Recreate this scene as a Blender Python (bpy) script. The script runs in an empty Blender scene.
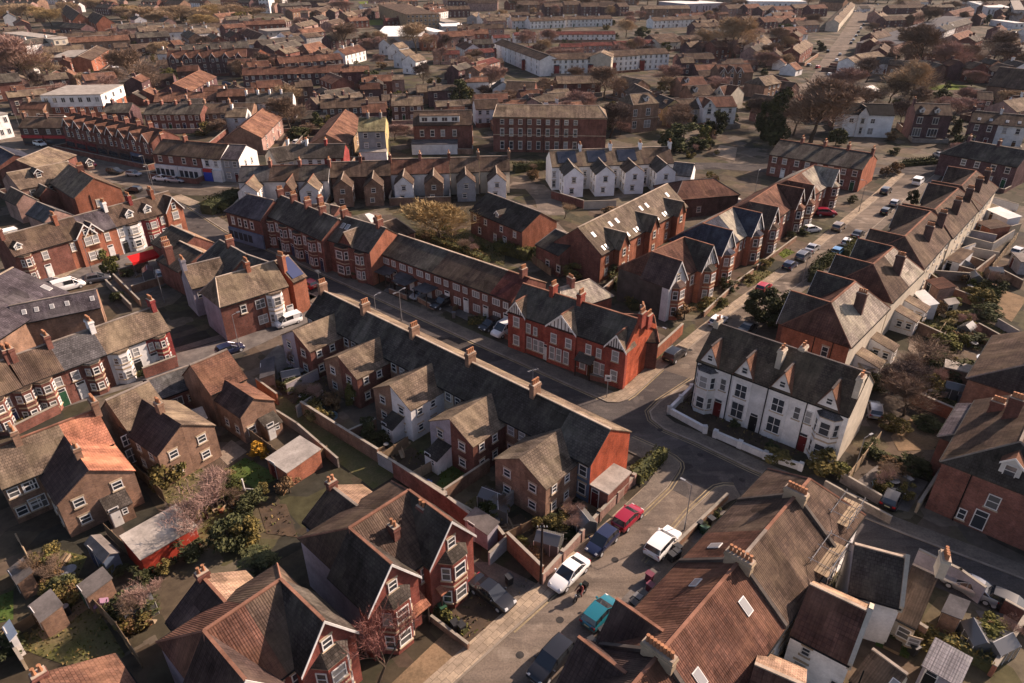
import bpy, math, random
from mathutils import Vector, Matrix
R = random.Random(7)
SC = bpy.context.scene
COL = SC.collection
# ------------------------------------------------------------------ camera geometry (a surveyed drone position)
FOC = 683.0; TILT = math.radians(29.5); CAMH = 50.0
CT, ST = math.cos(TILT), math.sin(TILT)
def P(p, z=0.0):
    """world x, y of the point at height z seen at photo pixel p"""
    u = (p[0]-512)/FOC; v = -(p[1]-341.5)/FOC
    t = (z-CAMH)/(-ST+v*CT)
    return Vector((u*t, (CT+v*ST)*t, z))
def tile(x0, y0, s): return lambda x, y: (x0+x/s, y0+y/s)
def PX(v):
    d = Vector(v)-Vector((0, 0, CAMH)); f = d.y*CT-d.z*ST
    return (512+FOC*d.x/f, 341.5-FOC*(d.y*ST+d.z*CT)/f)
A1=tile(280,460,5.12);A2=tile(130,530,4.452);A3=tile(0,530,4.465);A4=tile(640,450,5.12);A5=tile(560,550,5.12);A6=tile(740,550,5.12);A7=tile(824,430,5.12);A8=tile(340,540,4.775)
B1=tile(260,290,6.024);B2=tile(370,340,6.024);B3=tile(470,400,6.024);B4=tile(480,270,5.12);B5=tile(670,310,4.645);B6=tile(380,230,6.024);B7=tile(230,185,6.024);B8=tile(600,190,5.12)
C1=tile(0,300,6.024);C2=tile(0,400,6.024);C3=tile(90,350,5.12);C4=tile(140,210,6.024);C5=tile(0,180,5.38);C6=tile(0,80,5.12);C7=tile(130,440,5.12);C8=tile(430,440,4.088)
D1=tile(760,130,5.12);D2=tile(824,240,5.12);D3=tile(740,240,6.024);D4=tile(540,130,5.12);D5=tile(360,90,5.12);D6=tile(180,90,5.12);D7=tile(860,340,6.207);D8=tile(860,560,5.555)
def q(c, r): return tile(256*c, (0,171,342,512)[r], 3.996)
K1=q(0,0);K2=q(1,0);K3=q(2,0);K4=q(3,0);M1=q(0,1);M2=q(1,1);M3=q(2,1);M4=q(3,1);N1=q(0,2);N2=q(1,2);N3=q(2,2);N4=q(3,2);O1=q(0,3);O2=q(1,3);O3=q(2,3);O4=q(3,3)
# ------------------------------------------------------------------ materials
MATS = {}
def nt(m):
    m.use_nodes = True
    t = m.node_tree; b = t.nodes.get('Principled BSDF'); return t, b
def node(t, kind, **kw):
    n = t.nodes.new(kind)
    for k, v in kw.items():
        if k in n.inputs.keys(): n.inputs[k].default_value = v
        else: setattr(n, k, v)
    return n
def mathn(t, op, a, b=None):
    n = t.nodes.new('ShaderNodeMath'); n.operation = op
    for i, x in enumerate((a, b)):
        if x is None: continue
        if isinstance(x, (int, float)): n.inputs[i].default_value = x
        else: t.links.new(x, n.inputs[i])
    return n.outputs[0]
def mix(t, fac, a, b, blend='MIX'):
    n = t.nodes.new('ShaderNodeMix'); n.data_type = 'RGBA'; n.blend_type = blend
    for s, x in ((n.inputs[0], fac), (n.inputs[6], a), (n.inputs[7], b)):
        if isinstance(x, (int, float)): s.default_value = x
        elif isinstance(x, tuple): s.default_value = (*x[:3], 1)
        else: t.links.new(x, s)
    return n.outputs[2]
def ramp(t, fac, *stops):
    n = t.nodes.new('ShaderNodeValToRGB'); t.links.new(fac, n.inputs[0])
    e = n.color_ramp.elements
    while len(e) < len(stops): e.new(0.5)
    for k, (p, c) in zip(e, stops): k.position = p; k.color = (c, c, c, 1) if isinstance(c, (int, float)) else (*c, 1)
    return n.outputs[0]
def sc(c, k): return tuple(min(1, x*k) for x in c)
def hue(c, r, g, b): return (c[0]*r, c[1]*g, c[2]*b)
def mat(name, c, kind='plain', rough=.85, alt=None, stain=.5, metal=0, emit=None):
    if name in MATS: return MATS[name]
    m = bpy.data.materials.new(name); MATS[name] = m
    t, b = nt(m); L = t.links.new
    b.inputs['Roughness'].default_value = rough; b.inputs['Metallic'].default_value = metal
    if kind in ('roof', 'slate', 'slabs', 'walls', 'plain'): b.inputs['Specular IOR Level'].default_value = .04
    col = None
    if kind == 'flat':
        b.inputs['Base Color'].default_value = (*c, 1); return m
    tc = t.nodes.new('ShaderNodeTexCoord'); oi = t.nodes.new('ShaderNodeObjectInfo')
    uv = tc.outputs['UV']; ob = tc.outputs['Object']
    big = node(t, 'ShaderNodeTexNoise', Scale=.55, Detail=4.0, Roughness=.65); L(ob, big.inputs['Vector'])
    addv = t.nodes.new('ShaderNodeVectorMath'); addv.operation = 'ADD'; L(ob, addv.inputs[0])
    cmb = t.nodes.new('ShaderNodeCombineXYZ'); r100 = mathn(t, 'MULTIPLY', oi.outputs['Random'], 57.0)
    for i in range(3): L(r100, cmb.inputs[i])
    L(cmb.outputs[0], addv.inputs[1]); L(addv.outputs[0], big.inputs['Vector'])
    fine = node(t, 'ShaderNodeTexNoise', Scale=5.0, Detail=3.0, Roughness=.7); L(addv.outputs[0], fine.inputs['Vector'])
    if kind == 'walls':
        br = node(t, 'ShaderNodeTexBrick', Scale=1.0); L(uv, br.inputs['Vector'])
        br.inputs['Color1'].default_value = (*sc(c, 1.15), 1); br.inputs['Color2'].default_value = (*sc(hue(c, .8, .85, .95), .9), 1)
        br.inputs['Mortar'].default_value = (*[x*.6+.10 for x in c], 1)
        br.inputs['Mortar Size'].default_value = .008; br.inputs['Brick Width'].default_value = .23; br.inputs['Row Height'].default_value = .075
        br.inputs['Bias'].default_value = -.1
        col = br.outputs[0]
        mp2 = node(t, 'ShaderNodeMapping'); mp2.inputs['Scale'].default_value = (.9, .22, .9); L(uv, mp2.inputs['Vector'])
        va = t.nodes.new('ShaderNodeVectorMath'); va.operation = 'ADD'; L(mp2.outputs[0], va.inputs[0]); L(cmb.outputs[0], va.inputs[1])
        stk = node(t, 'ShaderNodeTexNoise', Scale=1.0, Detail=5.0, Roughness=.7); L(va.outputs[0], stk.inputs['Vector'])
        col = mix(t, 1.0, col, ramp(t, stk.outputs[0], (.3, .66), (.66, 1.16)), 'MULTIPLY')
    elif kind in ('slate', 'roof'):
        br = node(t, 'ShaderNodeTexBrick', Scale=1.0); L(uv, br.inputs['Vector'])
        k2 = alt or sc(c, .72)
        br.inputs['Color1'].default_value = (*sc(c, 1.12), 1); br.inputs['Color2'].default_value = (*k2, 1)
        br.inputs['Mortar'].default_value = (*sc(c, .46 if kind == 'slate' else .62), 1)
        br.inputs['Mortar Size'].default_value = .024 if kind == 'slate' else .03; br.inputs['Mortar Smooth'].default_value = .3
        br.inputs['Brick Width'].default_value = .32 if kind == 'slate' else .30; br.inputs['Row Height'].default_value = .28 if kind == 'slate' else .36
        if kind == 'roof': br.offset = 0.0
        col = br.outputs[0]
        bump = node(t, 'ShaderNodeBump', Strength=.5, Distance=.04)
        if kind == 'roof':
            wv = node(t, 'ShaderNodeTexWave', Scale=1.0472*1.0); wv.bands_direction = 'X'; L(uv, wv.inputs['Vector'])
            wv.inputs['Scale'].default_value = 1/(.30*2)*1.0*3.1416/3.1416
            L(wv.outputs[1], bump.inputs['Height']); bump.inputs['Distance'].default_value = .05; bump.inputs['Strength'].default_value = .45
        else:
            L(br.outputs[1], bump.inputs['Height']); bump.invert = True
        L(bump.outputs[0], b.inputs['Normal'])
        patch = node(t, 'ShaderNodeTexNoise', Scale=.25, Detail=5.0, Roughness=.6); L(addv.outputs[0], patch.inputs['Vector'])
        col = mix(t, ramp(t, patch.outputs[0], (.46, 0.0), (.64, .75)), col, hue(sc(c, 1.4), .97, 1.02, .92))
        mp2 = node(t, 'ShaderNodeMapping'); mp2.inputs['Scale'].default_value = (1.6, .16, 1.6); L(uv, mp2.inputs['Vector'])
        va = t.nodes.new('ShaderNodeVectorMath'); va.operation = 'ADD'; L(mp2.outputs[0], va.inputs[0]); L(cmb.outputs[0], va.inputs[1])
        stk = node(t, 'ShaderNodeTexNoise', Scale=1.0, Detail=4.0, Roughness=.65); L(va.outputs[0], stk.inputs['Vector'])
        col = mix(t, 1.0, col, ramp(t, stk.outputs[0], (.32, .68), (.66, 1.2)), 'MULTIPLY')
        rep = node(t, 'ShaderNodeTexVoronoi', Scale=.42); rep.distance = 'CHEBYCHEV'; va2 = t.nodes.new('ShaderNodeVectorMath'); va2.operation = 'ADD'; L(uv, va2.inputs[0]); L(cmb.outputs[0], va2.inputs[1]); L(va2.outputs[0], rep.inputs['Vector'])
        sepc = t.nodes.new('ShaderNodeSeparateColor'); L(rep.outputs['Color'], sepc.inputs[0])
        col = mix(t, 1.0, col, ramp(t, sepc.outputs[0], (.06, .70), (.10, 1.0), (.92, 1.0), (.96, 1.28)), 'MULTIPLY')
    elif kind == 'slabs':
        br = node(t, 'ShaderNodeTexBrick', Scale=1.0); L(uv, br.inputs['Vector'])
        br.inputs['Color1'].default_value = (*sc(c, 1.1), 1); br.inputs['Color2'].default_value = (*alt, 1); br.inputs['Mortar'].default_value = (*sc(c, .5), 1)
        br.inputs['Mortar Size'].default_value = .02; br.inputs['Brick Width'].default_value = .85; br.inputs['Row Height'].default_value = .6
        mp_ = node(t, 'ShaderNodeMapping'); mp_.inputs['Rotation'].default_value = (0, 0, math.radians(-48.7)); L(uv, mp_.inputs['Vector']); L(mp_.outputs[0], br.inputs['Vector']); col = br.outputs[0]
    elif kind == 'soil':
        col = mix(t, ramp(t, big.outputs[0], (.38, 0.0), (.62, 1.0)), c, alt or sc(c, .6))
    else:
        col = mix(t, 0.0, c, c)
    v = ramp(t, big.outputs[0], (.25, 1-stain), (.7, 1.12))
    col = mix(t, 1.0, col, v, 'MULTIPLY')
    v2 = ramp(t, fine.outputs[0], (.3, 1-stain*.35), (.7, 1+stain*.2))
    col = mix(t, 1.0, col, v2, 'MULTIPLY')
    rr = t.nodes.new('ShaderNodeMapRange'); L(oi.outputs['Random'], rr.inputs[0]); rr.inputs[3].default_value = .86; rr.inputs[4].default_value = 1.12
    col = mix(t, 1.0, col, rr.outputs[0], 'MULTIPLY')
    L(col, b.inputs['Base Color'])
    return m
BR = {
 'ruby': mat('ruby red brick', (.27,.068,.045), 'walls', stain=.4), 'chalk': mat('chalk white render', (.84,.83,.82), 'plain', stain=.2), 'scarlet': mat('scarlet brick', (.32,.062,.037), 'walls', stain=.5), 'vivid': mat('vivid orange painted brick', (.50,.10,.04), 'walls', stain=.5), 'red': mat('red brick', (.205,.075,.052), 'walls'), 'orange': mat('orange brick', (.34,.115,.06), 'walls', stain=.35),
 'brown': mat('brown brick', (.29,.165,.105), 'walls'), 'dark': mat('dark brick', (.13,.065,.05), 'walls'),
 'buff': mat('buff brick', (.38,.25,.14), 'walls'), 'maroon': mat('maroon painted brick', (.25,.035,.03), 'walls'),
 'white': mat('white painted render', (.70,.68,.66), 'plain', stain=.3), 'grey': mat('grey render', (.33,.32,.32), 'plain', stain=.4),
 'lilac': mat('lilac grey render', (.34,.31,.34), 'plain', stain=.4), 'cream': mat('cream render', (.52,.46,.37), 'plain', stain=.3),
 'yellow': mat('yellow render', (.50,.40,.20), 'plain', stain=.3), 'blue': mat('blue painted render', (.13,.17,.24), 'plain', stain=.4),
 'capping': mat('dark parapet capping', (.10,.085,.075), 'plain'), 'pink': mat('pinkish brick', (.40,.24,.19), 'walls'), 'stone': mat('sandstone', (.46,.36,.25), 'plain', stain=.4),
 'plum': mat('plum brick', (.115,.055,.055), 'walls'), 'slab': mat('concrete wall', (.26,.22,.19), 'plain', stain=.6),
}
RF = {
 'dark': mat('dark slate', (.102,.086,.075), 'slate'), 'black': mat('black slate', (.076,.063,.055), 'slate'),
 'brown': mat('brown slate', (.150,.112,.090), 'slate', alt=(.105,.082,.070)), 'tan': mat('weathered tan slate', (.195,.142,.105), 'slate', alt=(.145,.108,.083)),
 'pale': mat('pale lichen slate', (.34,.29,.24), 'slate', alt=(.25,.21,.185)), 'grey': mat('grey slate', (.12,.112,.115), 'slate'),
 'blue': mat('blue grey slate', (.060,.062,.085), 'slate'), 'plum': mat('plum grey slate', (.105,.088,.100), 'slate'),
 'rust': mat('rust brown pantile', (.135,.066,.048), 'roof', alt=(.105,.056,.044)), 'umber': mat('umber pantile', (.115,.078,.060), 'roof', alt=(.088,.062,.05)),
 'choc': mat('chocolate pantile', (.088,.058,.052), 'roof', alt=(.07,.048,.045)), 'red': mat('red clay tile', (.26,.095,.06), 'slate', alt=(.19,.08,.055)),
 'orange': mat('orange clay tile', (.39,.165,.105), 'slate', alt=(.31,.135,.09), stain=.4), 'salmon': mat('salmon tile', (.31,.20,.14), 'slate', alt=(.25,.165,.12), stain=.45),  # salmon serves sun-facing slopes, with the sunlight put into its colour
 'maroon': mat('maroon tile', (.13,.045,.04), 'slate'), 'terra': mat('terracotta tile', (.20,.10,.07), 'slate', alt=(.155,.085,.062)),
 'olive': mat('olive slate', (.20,.17,.10), 'slate'), 'felt': mat('pale roofing felt', (.36,.32,.28), 'plain', stain=.5),
 'feltg': mat('grey brown felt', (.19,.165,.15), 'plain', stain=.5), 'sepia': mat('sepia slate', (.118,.086,.064), 'slate'), 'jet': mat('jet black slate', (.022,.021,.023), 'slate'), 'bark': mat('warm brown tile', (.165,.125,.095), 'slate', alt=(.14,.108,.085)),
 'whitef': mat('white roof membrane', (.70,.68,.64), 'plain', stain=.2), 'feltd': mat('dark roofing felt', (.10,.095,.10), 'plain', stain=.5),
}
RIDGE = {'red': mat('red ridge tile', (.25,.125,.085), 'plain'), 'grey': mat('grey ridge tile', (.30,.25,.21), 'plain'), 'cream': mat('cream ridge tile', (.45,.36,.28), 'plain'), 'dark': mat('dark ridge tile', (.10,.085,.08), 'plain')}
WHITE = mat('white paint', (.66,.64,.61), 'plain', rough=.5, stain=.25); TIMBER = mat('dark timber', (.05,.035,.03), 'plain')
BLACK = mat('black paint', (.02,.02,.02), 'plain', rough=.5); LEAD = mat('lead sheet', (.16,.155,.165), 'plain', rough=.5)
POT = mat('clay pot', (.42,.20,.11), 'plain'); STEEL = mat('galvanised steel', (.35,.35,.36), 'plain', rough=.45, metal=.6)
def glassmat(name, c, rough=.08):
    m = bpy.data.materials.new(name); t, b = nt(m); MATS[name] = m
    b.inputs['Base Color'].default_value = (*c, 1); b.inputs['Roughness'].default_value = rough; b.inputs['Specular IOR Level'].default_value = .8
    return m
PANE = glassmat('dark window pane', (.035,.040,.048)); NET = glassmat('net curtain pane', (.26,.255,.25), .25); MID = glassmat('half drawn blind pane', (.11,.108,.105), .12); BLUEG = glassmat('blue reflecting pane', (.10,.14,.20), .1)
# ------------------------------------------------------------------ mesh builder
class MB:
    def __init__(s): s.v = []; s.f = []; s.m = []; s.mats = []
    def mi(s, m):
        if m not in s.mats: s.mats.append(m)
        return s.mats.index(m)
    def face(s, pts, m):
        k = len(s.v); s.v += [tuple(p) for p in pts]; s.f.append(tuple(range(k, k+len(pts)))); s.m.append(s.mi(m))
    def extr(s, pts, d, m, mside=None):
        """polygon pts (outward normal away from d) extruded by vector d"""
        pts = [Vector(p) for p in pts]; d = Vector(d); q_ = [p+d for p in pts]
        s.face(pts, m); s.face(q_[::-1], mside or m)
        n = len(pts)
        for i in range(n):
            j = (i+1) % n; s.face((pts[j], pts[i], q_[i], q_[j]), mside or m)
    def box(s, x0, x1, y0, y1, z0, z1, m, top=None):
        a = ((x0,y0),(x1,y0),(x1,y1),(x0,y1))
        s.face([(x,y,z1) for x,y in a], top or m); s.face([(x,y,z0) for x,y in a][::-1], m)
        for i in range(4):
            p, r = a[i], a[(i+1)%4]; s.face(((p[0],p[1],z0),(r[0],r[1],z0),(r[0],r[1],z1),(p[0],p[1],z1)), m)
    def slab(s, pts, t, m, mu=None): s.extr(pts, (0,0,-t), m, mu)
    def cyl(s, x, y, z0, z1, r0, r1, m, n=8, cap=True):
        a = [(math.cos(2*math.pi*i/n), math.sin(2*math.pi*i/n)) for i in range(n)]
        for i in range(n):
            c, d = a[i], a[(i+1)%n]
            s.face(((x+c[0]*r0,y+c[1]*r0,z0),(x+d[0]*r0,y+d[1]*r0,z0),(x+d[0]*r1,y+d[1]*r1,z1),(x+c[0]*r1,y+c[1]*r1,z1)), m)
        if cap: s.face([(x+c[0]*r1,y+c[1]*r1,z1) for c in a], m)
    def tube(s, p, q_, r0, r1, m, n=5):
        p = Vector(p); q_ = Vector(q_); d = (q_-p)
        if d.length < 1e-6: return
        d.normalize(); h = d.cross(Vector((0,0,1)) if abs(d.z) < .9 else Vector((1,0,0))).normalized(); w = d.cross(h)
        a = [h*math.cos(2*math.pi*i/n)+w*math.sin(2*math.pi*i/n) for i in range(n)]
        for i in range(n):
            c, e = a[i], a[(i+1)%n]
            s.face((p+e*r0, p+c*r0, q_+c*r1, q_+e*r1), m)
        s.face([q_+c*r1 for c in a][::-1], m)
    def mesh(s, name):
        me = bpy.data.meshes.new(name); me.from_pydata(s.v, [], s.f)
        for m in s.mats: me.materials.append(m)
        me.polygons.foreach_set('material_index', s.m)
        uvl = me.uv_layers.new(name='UVMap'); buf = []
        for f in s.f:
            a = Vector(s.v[f[0]]); n = Vector((0,0,0)); k = len(f)
            for i in range(k):
                p = s.v[f[i]]; r = s.v[f[(i+1)%k]]
                n.x += (p[1]-r[1])*(p[2]+r[2]); n.y += (p[2]-r[2])*(p[0]+r[0]); n.z += (p[0]-r[0])*(p[1]+r[1])
            if n.length < 1e-9: n = Vector((0,0,1))
            n.normalize()
            if abs(n.z) > .97:
                for i in f: buf += [s.v[i][0], s.v[i][1]]
            else:
                h = Vector((-n.y, n.x, 0)).normalized(); w = n.cross(h)
                for i in f:
                    p = Vector(s.v[i]); buf += [p.dot(h), p.dot(w)]
        uvl.data.foreach_set('uv', buf)
        return me
    def obj(s, name, parent=None, loc=None, rot=None, smooth=False):
        me = s.mesh(name)
        if smooth: me.polygons.foreach_set('use_smooth', [True]*len(me.polygons))
        return link(name, me, parent, loc, rot)
def link(name, me, parent=None, loc=None, rot=None):
    o = bpy.data.objects.new(name, me); COL.objects.link(o)
    if parent: o.parent = parent
    if loc is not None: o.location = loc
    if rot is not None: o.rotation_euler = (0, 0, rot) if isinstance(rot, (int, float)) else rot
    return o
def thing(name, label, cat, loc=(0,0,0), rot=0, group=None):
    o = bpy.data.objects.new(name, None); COL.objects.link(o); o.location = loc; o.rotation_euler = (0,0,rot)
    tag(o, label, cat, group); o.empty_display_size = .2
    return o
USED = {}
def tag(o, label, cat, group=None, kind=None):
    if label:
        o['label'] = label
    if cat: o['category'] = cat
    if group: o['group'] = group
    if kind: o['kind'] = kind
AUTO = []
def auto(o, look, cat, group=None):
    """label worked out at the end from the landmark the thing stands beside"""
    o['category'] = cat
    if group: o['group'] = group
    AUTO.append((o, look))
def struct(o, kind='structure'): o['kind'] = kind; return o
def cp(o, parent=None):
    c = o.copy(); COL.objects.link(c); c.parent = parent
    for ch in o.children: cp(ch, c)
    return c
LM = []
def landmark(phrase, v): LM.append((phrase, Vector((v[0], v[1], 0))))
ORD = ['first','second','third','fourth','fifth','sixth','seventh','eighth','ninth','tenth','eleventh','twelfth','thirteenth','fourteenth','fifteenth','sixteenth']
# ------------------------------------------------------------------ windows, doors
WCACHE = {}
def win_meshes(w, h, st, fm, pm, split):
    key = (round(w,2), round(h,2), st, fm.name, pm.name, split)
    if key in WCACHE: return WCACHE[key]
    f = MB(); t = .09; d = .07
    x0, x1 = -w/2, w/2
    f.box(x0, x1, -d, 0, 0, t, fm); f.box(x0, x1, -d, 0, h-t, h, fm)
    f.box(x0, x0+t, -d, 0, t, h-t, fm); f.box(x1-t, x1, -d, 0, t, h-t, fm)
    if 'v' in st: f.box(-.035, .035, -d+.01, 0, t, h-t, fm)
    if 'h' in st: f.box(x0+t, x1-t, -d+.005, 0, h*.52-.035, h*.52+.035, fm)
    if 't' in st: f.box(x0+t, x1-t, -d+.005, 0, h*.70-.03, h*.70+.03, fm)
    if 'w' in st:
        for xx in (-w/6, w/6): f.box(xx-.035, xx+.035, -d+.01, 0, t, h-t, fm)
    if 's' in st: f.box(x0-.1, x1+.1, -d-.08, 0, -.12, -.002, BR['stone'])
    if 'l' in st: f.box(x0-.1, x1+.1, -d+.02, 0, h+.002, h+.2, BR['stone'])
    p = f if not split else MB()
    p.box(x0+t*.5, x1-t*.5, -.025, -.005, t*.5, h-t*.5, pm)
    WCACHE[key] = (f.mesh('window'), None if not split else p.mesh('pane'))
    return WCACHE[key]
def window(parent, x, y, z, w, h, ang=0., st='hs', fm=None, pm=None, split=False, name='window'):
    """ang: direction the window faces, 0 = -y"""
    a, b = win_meshes(w, h, st, fm or WHITE, pm or PANE, split)
    o = link(name, a, parent, (x, y, z), ang)
    if b: link('pane', b, o)
    return o
DOORM = {}
def door(parent, x, y, z, ang=0., m=None, w=.95, h=2.05, sub=False):
    m = m or WHITE; k = (m.name, w, h)
    if k not in DOORM:
        f = MB(); f.box(-w/2-.08, w/2+.08, -.05, 0, 0, h+.45, WHITE); f.box(-w/2, w/2, -.09, -.051, .02, h, m); f.box(-w/2+.05, w/2-.05, -.08, -.051, h+.08, h+.38, PANE)
        f.box(w*.3, w*.36, -.13, -.091, 1.0, 1.1, STEEL)
        DOORM[k] = f.mesh('door')
    return link('door', DOORM[k], parent, (x, y, z), ang)
DOORC = [mat('dark red door', (.12,.02,.02), rough=.4), mat('white door', (.7,.7,.68), rough=.4), mat('navy door', (.03,.04,.09), rough=.4), mat('green door', (.03,.09,.05), rough=.4), mat('brown door', (.12,.06,.03), rough=.5), mat('black door', (.02,.02,.02), rough=.3)]
def dormer(parent, x, y, z, w, h, wm, rm, ang=0., pitch=.9, trim=WHITE, depth=2.2, back=0):
    m = MB(); a = h+w/2*pitch
    m.extr([(-w/2,0,-.6),(w/2,0,-.6),(w/2,0,h),(0,0,a),(-w/2,0,h)], (0,depth,0), wm)
    o = m.obj('dormer', parent, (x,y,z), ang)
    r = MB(); ov=.18
    for sgn in (-1,1):
        pts=[(0,-.2,a+.1),(0,depth+.5,a+.1),(sgn*(w/2+ov),depth+.5,h-ov*pitch+.1),(sgn*(w/2+ov),-.2,h-ov*pitch+.1)]
        r.slab(pts if sgn>0 else pts[::-1], .09, rm)
        b=[(sgn*(w/2+ov),-.24,h-ov*pitch-.12),(sgn*(w/2+ov),-.24,h-ov*pitch+.11),(0,-.24,a+.11),(0,-.24,a-.12)]
        r.extr(b if sgn<0 else b[::-1],(0,.035,0),trim)
    r.obj('dormer_roof', o)
    window(o, 0, -.002, .15, w*.62, h*.82, 0, 'hs')
    return o
def flatdormer(parent, x, y, z, w, h, wm, rm, n=3, ang=0., depth=2.5):
    m = MB(); m.box(-w/2,w/2,0,depth,-.5,h,wm); o = m.obj('dormer', parent,(x,y,z),ang)
    r = MB(); r.box(-w/2-.15,w/2+.15,-.2,depth,h+.002,h+.14,rm); r.obj('dormer_roof', o)
    for i in range(n): window(o, -w/2+w*(i+.5)/n, -.002, .2, w/n*.6, h*.7, 0, 'v')
    return o
CHIM = {}
def chimney(parent, x, y, z0, z1, m, npots=4, along='v', sx=.62, sy=1.25, pots=True, sep=False, potm=None):
    k=(round(z1-z0,1), m.name, npots if (pots and not sep) else 0, along, sx, sy)
    potm = potm or POT
    if along=='u': sx_, sy_ = sy, sx
    else: sx_, sy_ = sx, sy
    h=z1-z0
    if k not in CHIM:
        c=MB(); c.box(-sx_/2,sx_/2,-sy_/2,sy_/2,0,h-.35,m); c.box(-sx_/2-.08,sx_/2+.08,-sy_/2-.08,sy_/2+.08,h-.35,h-.18,m); c.box(-sx_/2-.03,sx_/2+.03,-sy_/2-.03,sy_/2+.03,h-.18,h-.02,m); c.box(-sx_/2-.02,sx_/2+.02,-sy_/2-.02,sy_/2+.02,h-.02,h+.05,RIDGE['cream'])
        if pots and not sep:
            for i in range(npots):
                t=((i+.5)/npots-.5)*sy*.9
                px,py=(t,0) if along=='u' else (0,t)
                c.cyl(px,py,h+.05,h+.5,.13,.10,potm,7)
        CHIM[k]=c.mesh('chimney')
    o=link('chimney', CHIM[k], parent, (x,y,z0))
    if sep:
        if 'pot' not in CHIM:
            p=MB(); p.cyl(0,0,0,.1,.16,.16,POT,8); p.cyl(0,0,.1,.48,.14,.11,POT,8); p.cyl(0,0,.48,.56,.14,.14,POT,8); CHIM['pot']=p.mesh('chimney_pot')
        for i in range(npots):
            t=((i+.5)/npots-.5)*sy*.9
            px,py=(t,0) if along=='u' else (0,t)
            link('chimney_pot', CHIM['pot'], o, (px,py,h+.05))
    return o
AER=[]
def aerial(parent, x, y, z, h=2.2):
    if not AER:
        a=MB(); a.tube((0,0,0),(0,0,2.2),.025,.02,STEEL,4); a.tube((-.7,0,2.05),(.7,0,2.15),.018,.018,STEEL,4)
        for i in range(7):
            xx=-.6+i*.2; a.tube((xx,-.28,2.1),(xx,.28,2.1),.012,.012,STEEL,4)
        AER.append(a.mesh('aerial'))
    o=link('aerial', AER[0], parent,(x,y,z)); o.rotation_euler=(0,0,R.uniform(0,3)); return o
def canted(uc, w, d, y0=0.):
    k=d*.75
    return [(uc-w/2,y0),(uc-w/2+k,y0-d),(uc+w/2-k,y0-d),(uc+w/2,y0)]
def bay(parent, uc, w=2.4, d=.85, zt=5.0, wm=None, rm=None, trim=WHITE, storeys=2, hip=True, square=False, y0=0., st='hs', pm=None, z0=0., band=True):
    pl=canted(uc,w,d,y0) if not square else [(uc-w/2,y0),(uc-w/2,y0-d),(uc+w/2,y0-d),(uc+w/2,y0)]
    m=MB(); m.extr([(x,y,zt) for x,y in pl],(0,0,-(zt-z0)),wm)
    if band:
        for s in range(storeys):
            zz=zt*(s+1)/storeys-.12
            pb=[(x+(x-uc)*.03,y-(.05 if y<y0-.01 else 0)) for x,y in pl]; m.extr([(x,y,zz+.2) for x,y in pb],(0,0,-.2),trim)
    o=m.obj('bay_window', parent)
    r=MB(); ov=[(uc+(x-uc)*1.10, y-(.14 if y<y0-.01 else 0)) for x,y in pl]
    if hip:
        top=[(uc-w*.22,y0,zt+.75),(uc+w*.22,y0,zt+.75)]
        e=[(x,y,zt+.06) for x,y in ov]
        r.face((e[0],e[1],top[0]),rm); r.face((e[1],e[2],top[1],top[0]),rm); r.face((e[2],e[3],top[1]),rm); r.face(e[::-1],trim)
    else: r.extr([(x,y,zt+.2) for x,y in ov],(0,0,-.14),rm)
    r.obj('bay_roof', o)
    for s in range(storeys):
        zz=zt*s/storeys+.75 if s else .8
        hh=zt/storeys-.75-.55
        if storeys==1 and z0>0: zz=z0+.7; hh=zt-z0-1.1
        for i in range(3):
            a,b=Vector(pl[i]),Vector(pl[i+1]); mid=(a+b)/2; ww=(b-a).length
            if square and i!=1: 
                if ww<.8: continue
            e=(b-a).normalized(); ang=math.atan2(e.y,e.x); nrm=Vector((e.y,-e.x))
            window(o, mid.x+nrm.x*.004, mid.y+nrm.y*.004, zz, max(.4,ww*(.78 if i==1 else .70)), hh, ang, st, WHITE, pm or R.choice((PANE,MID,NET)))
    return o
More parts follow.
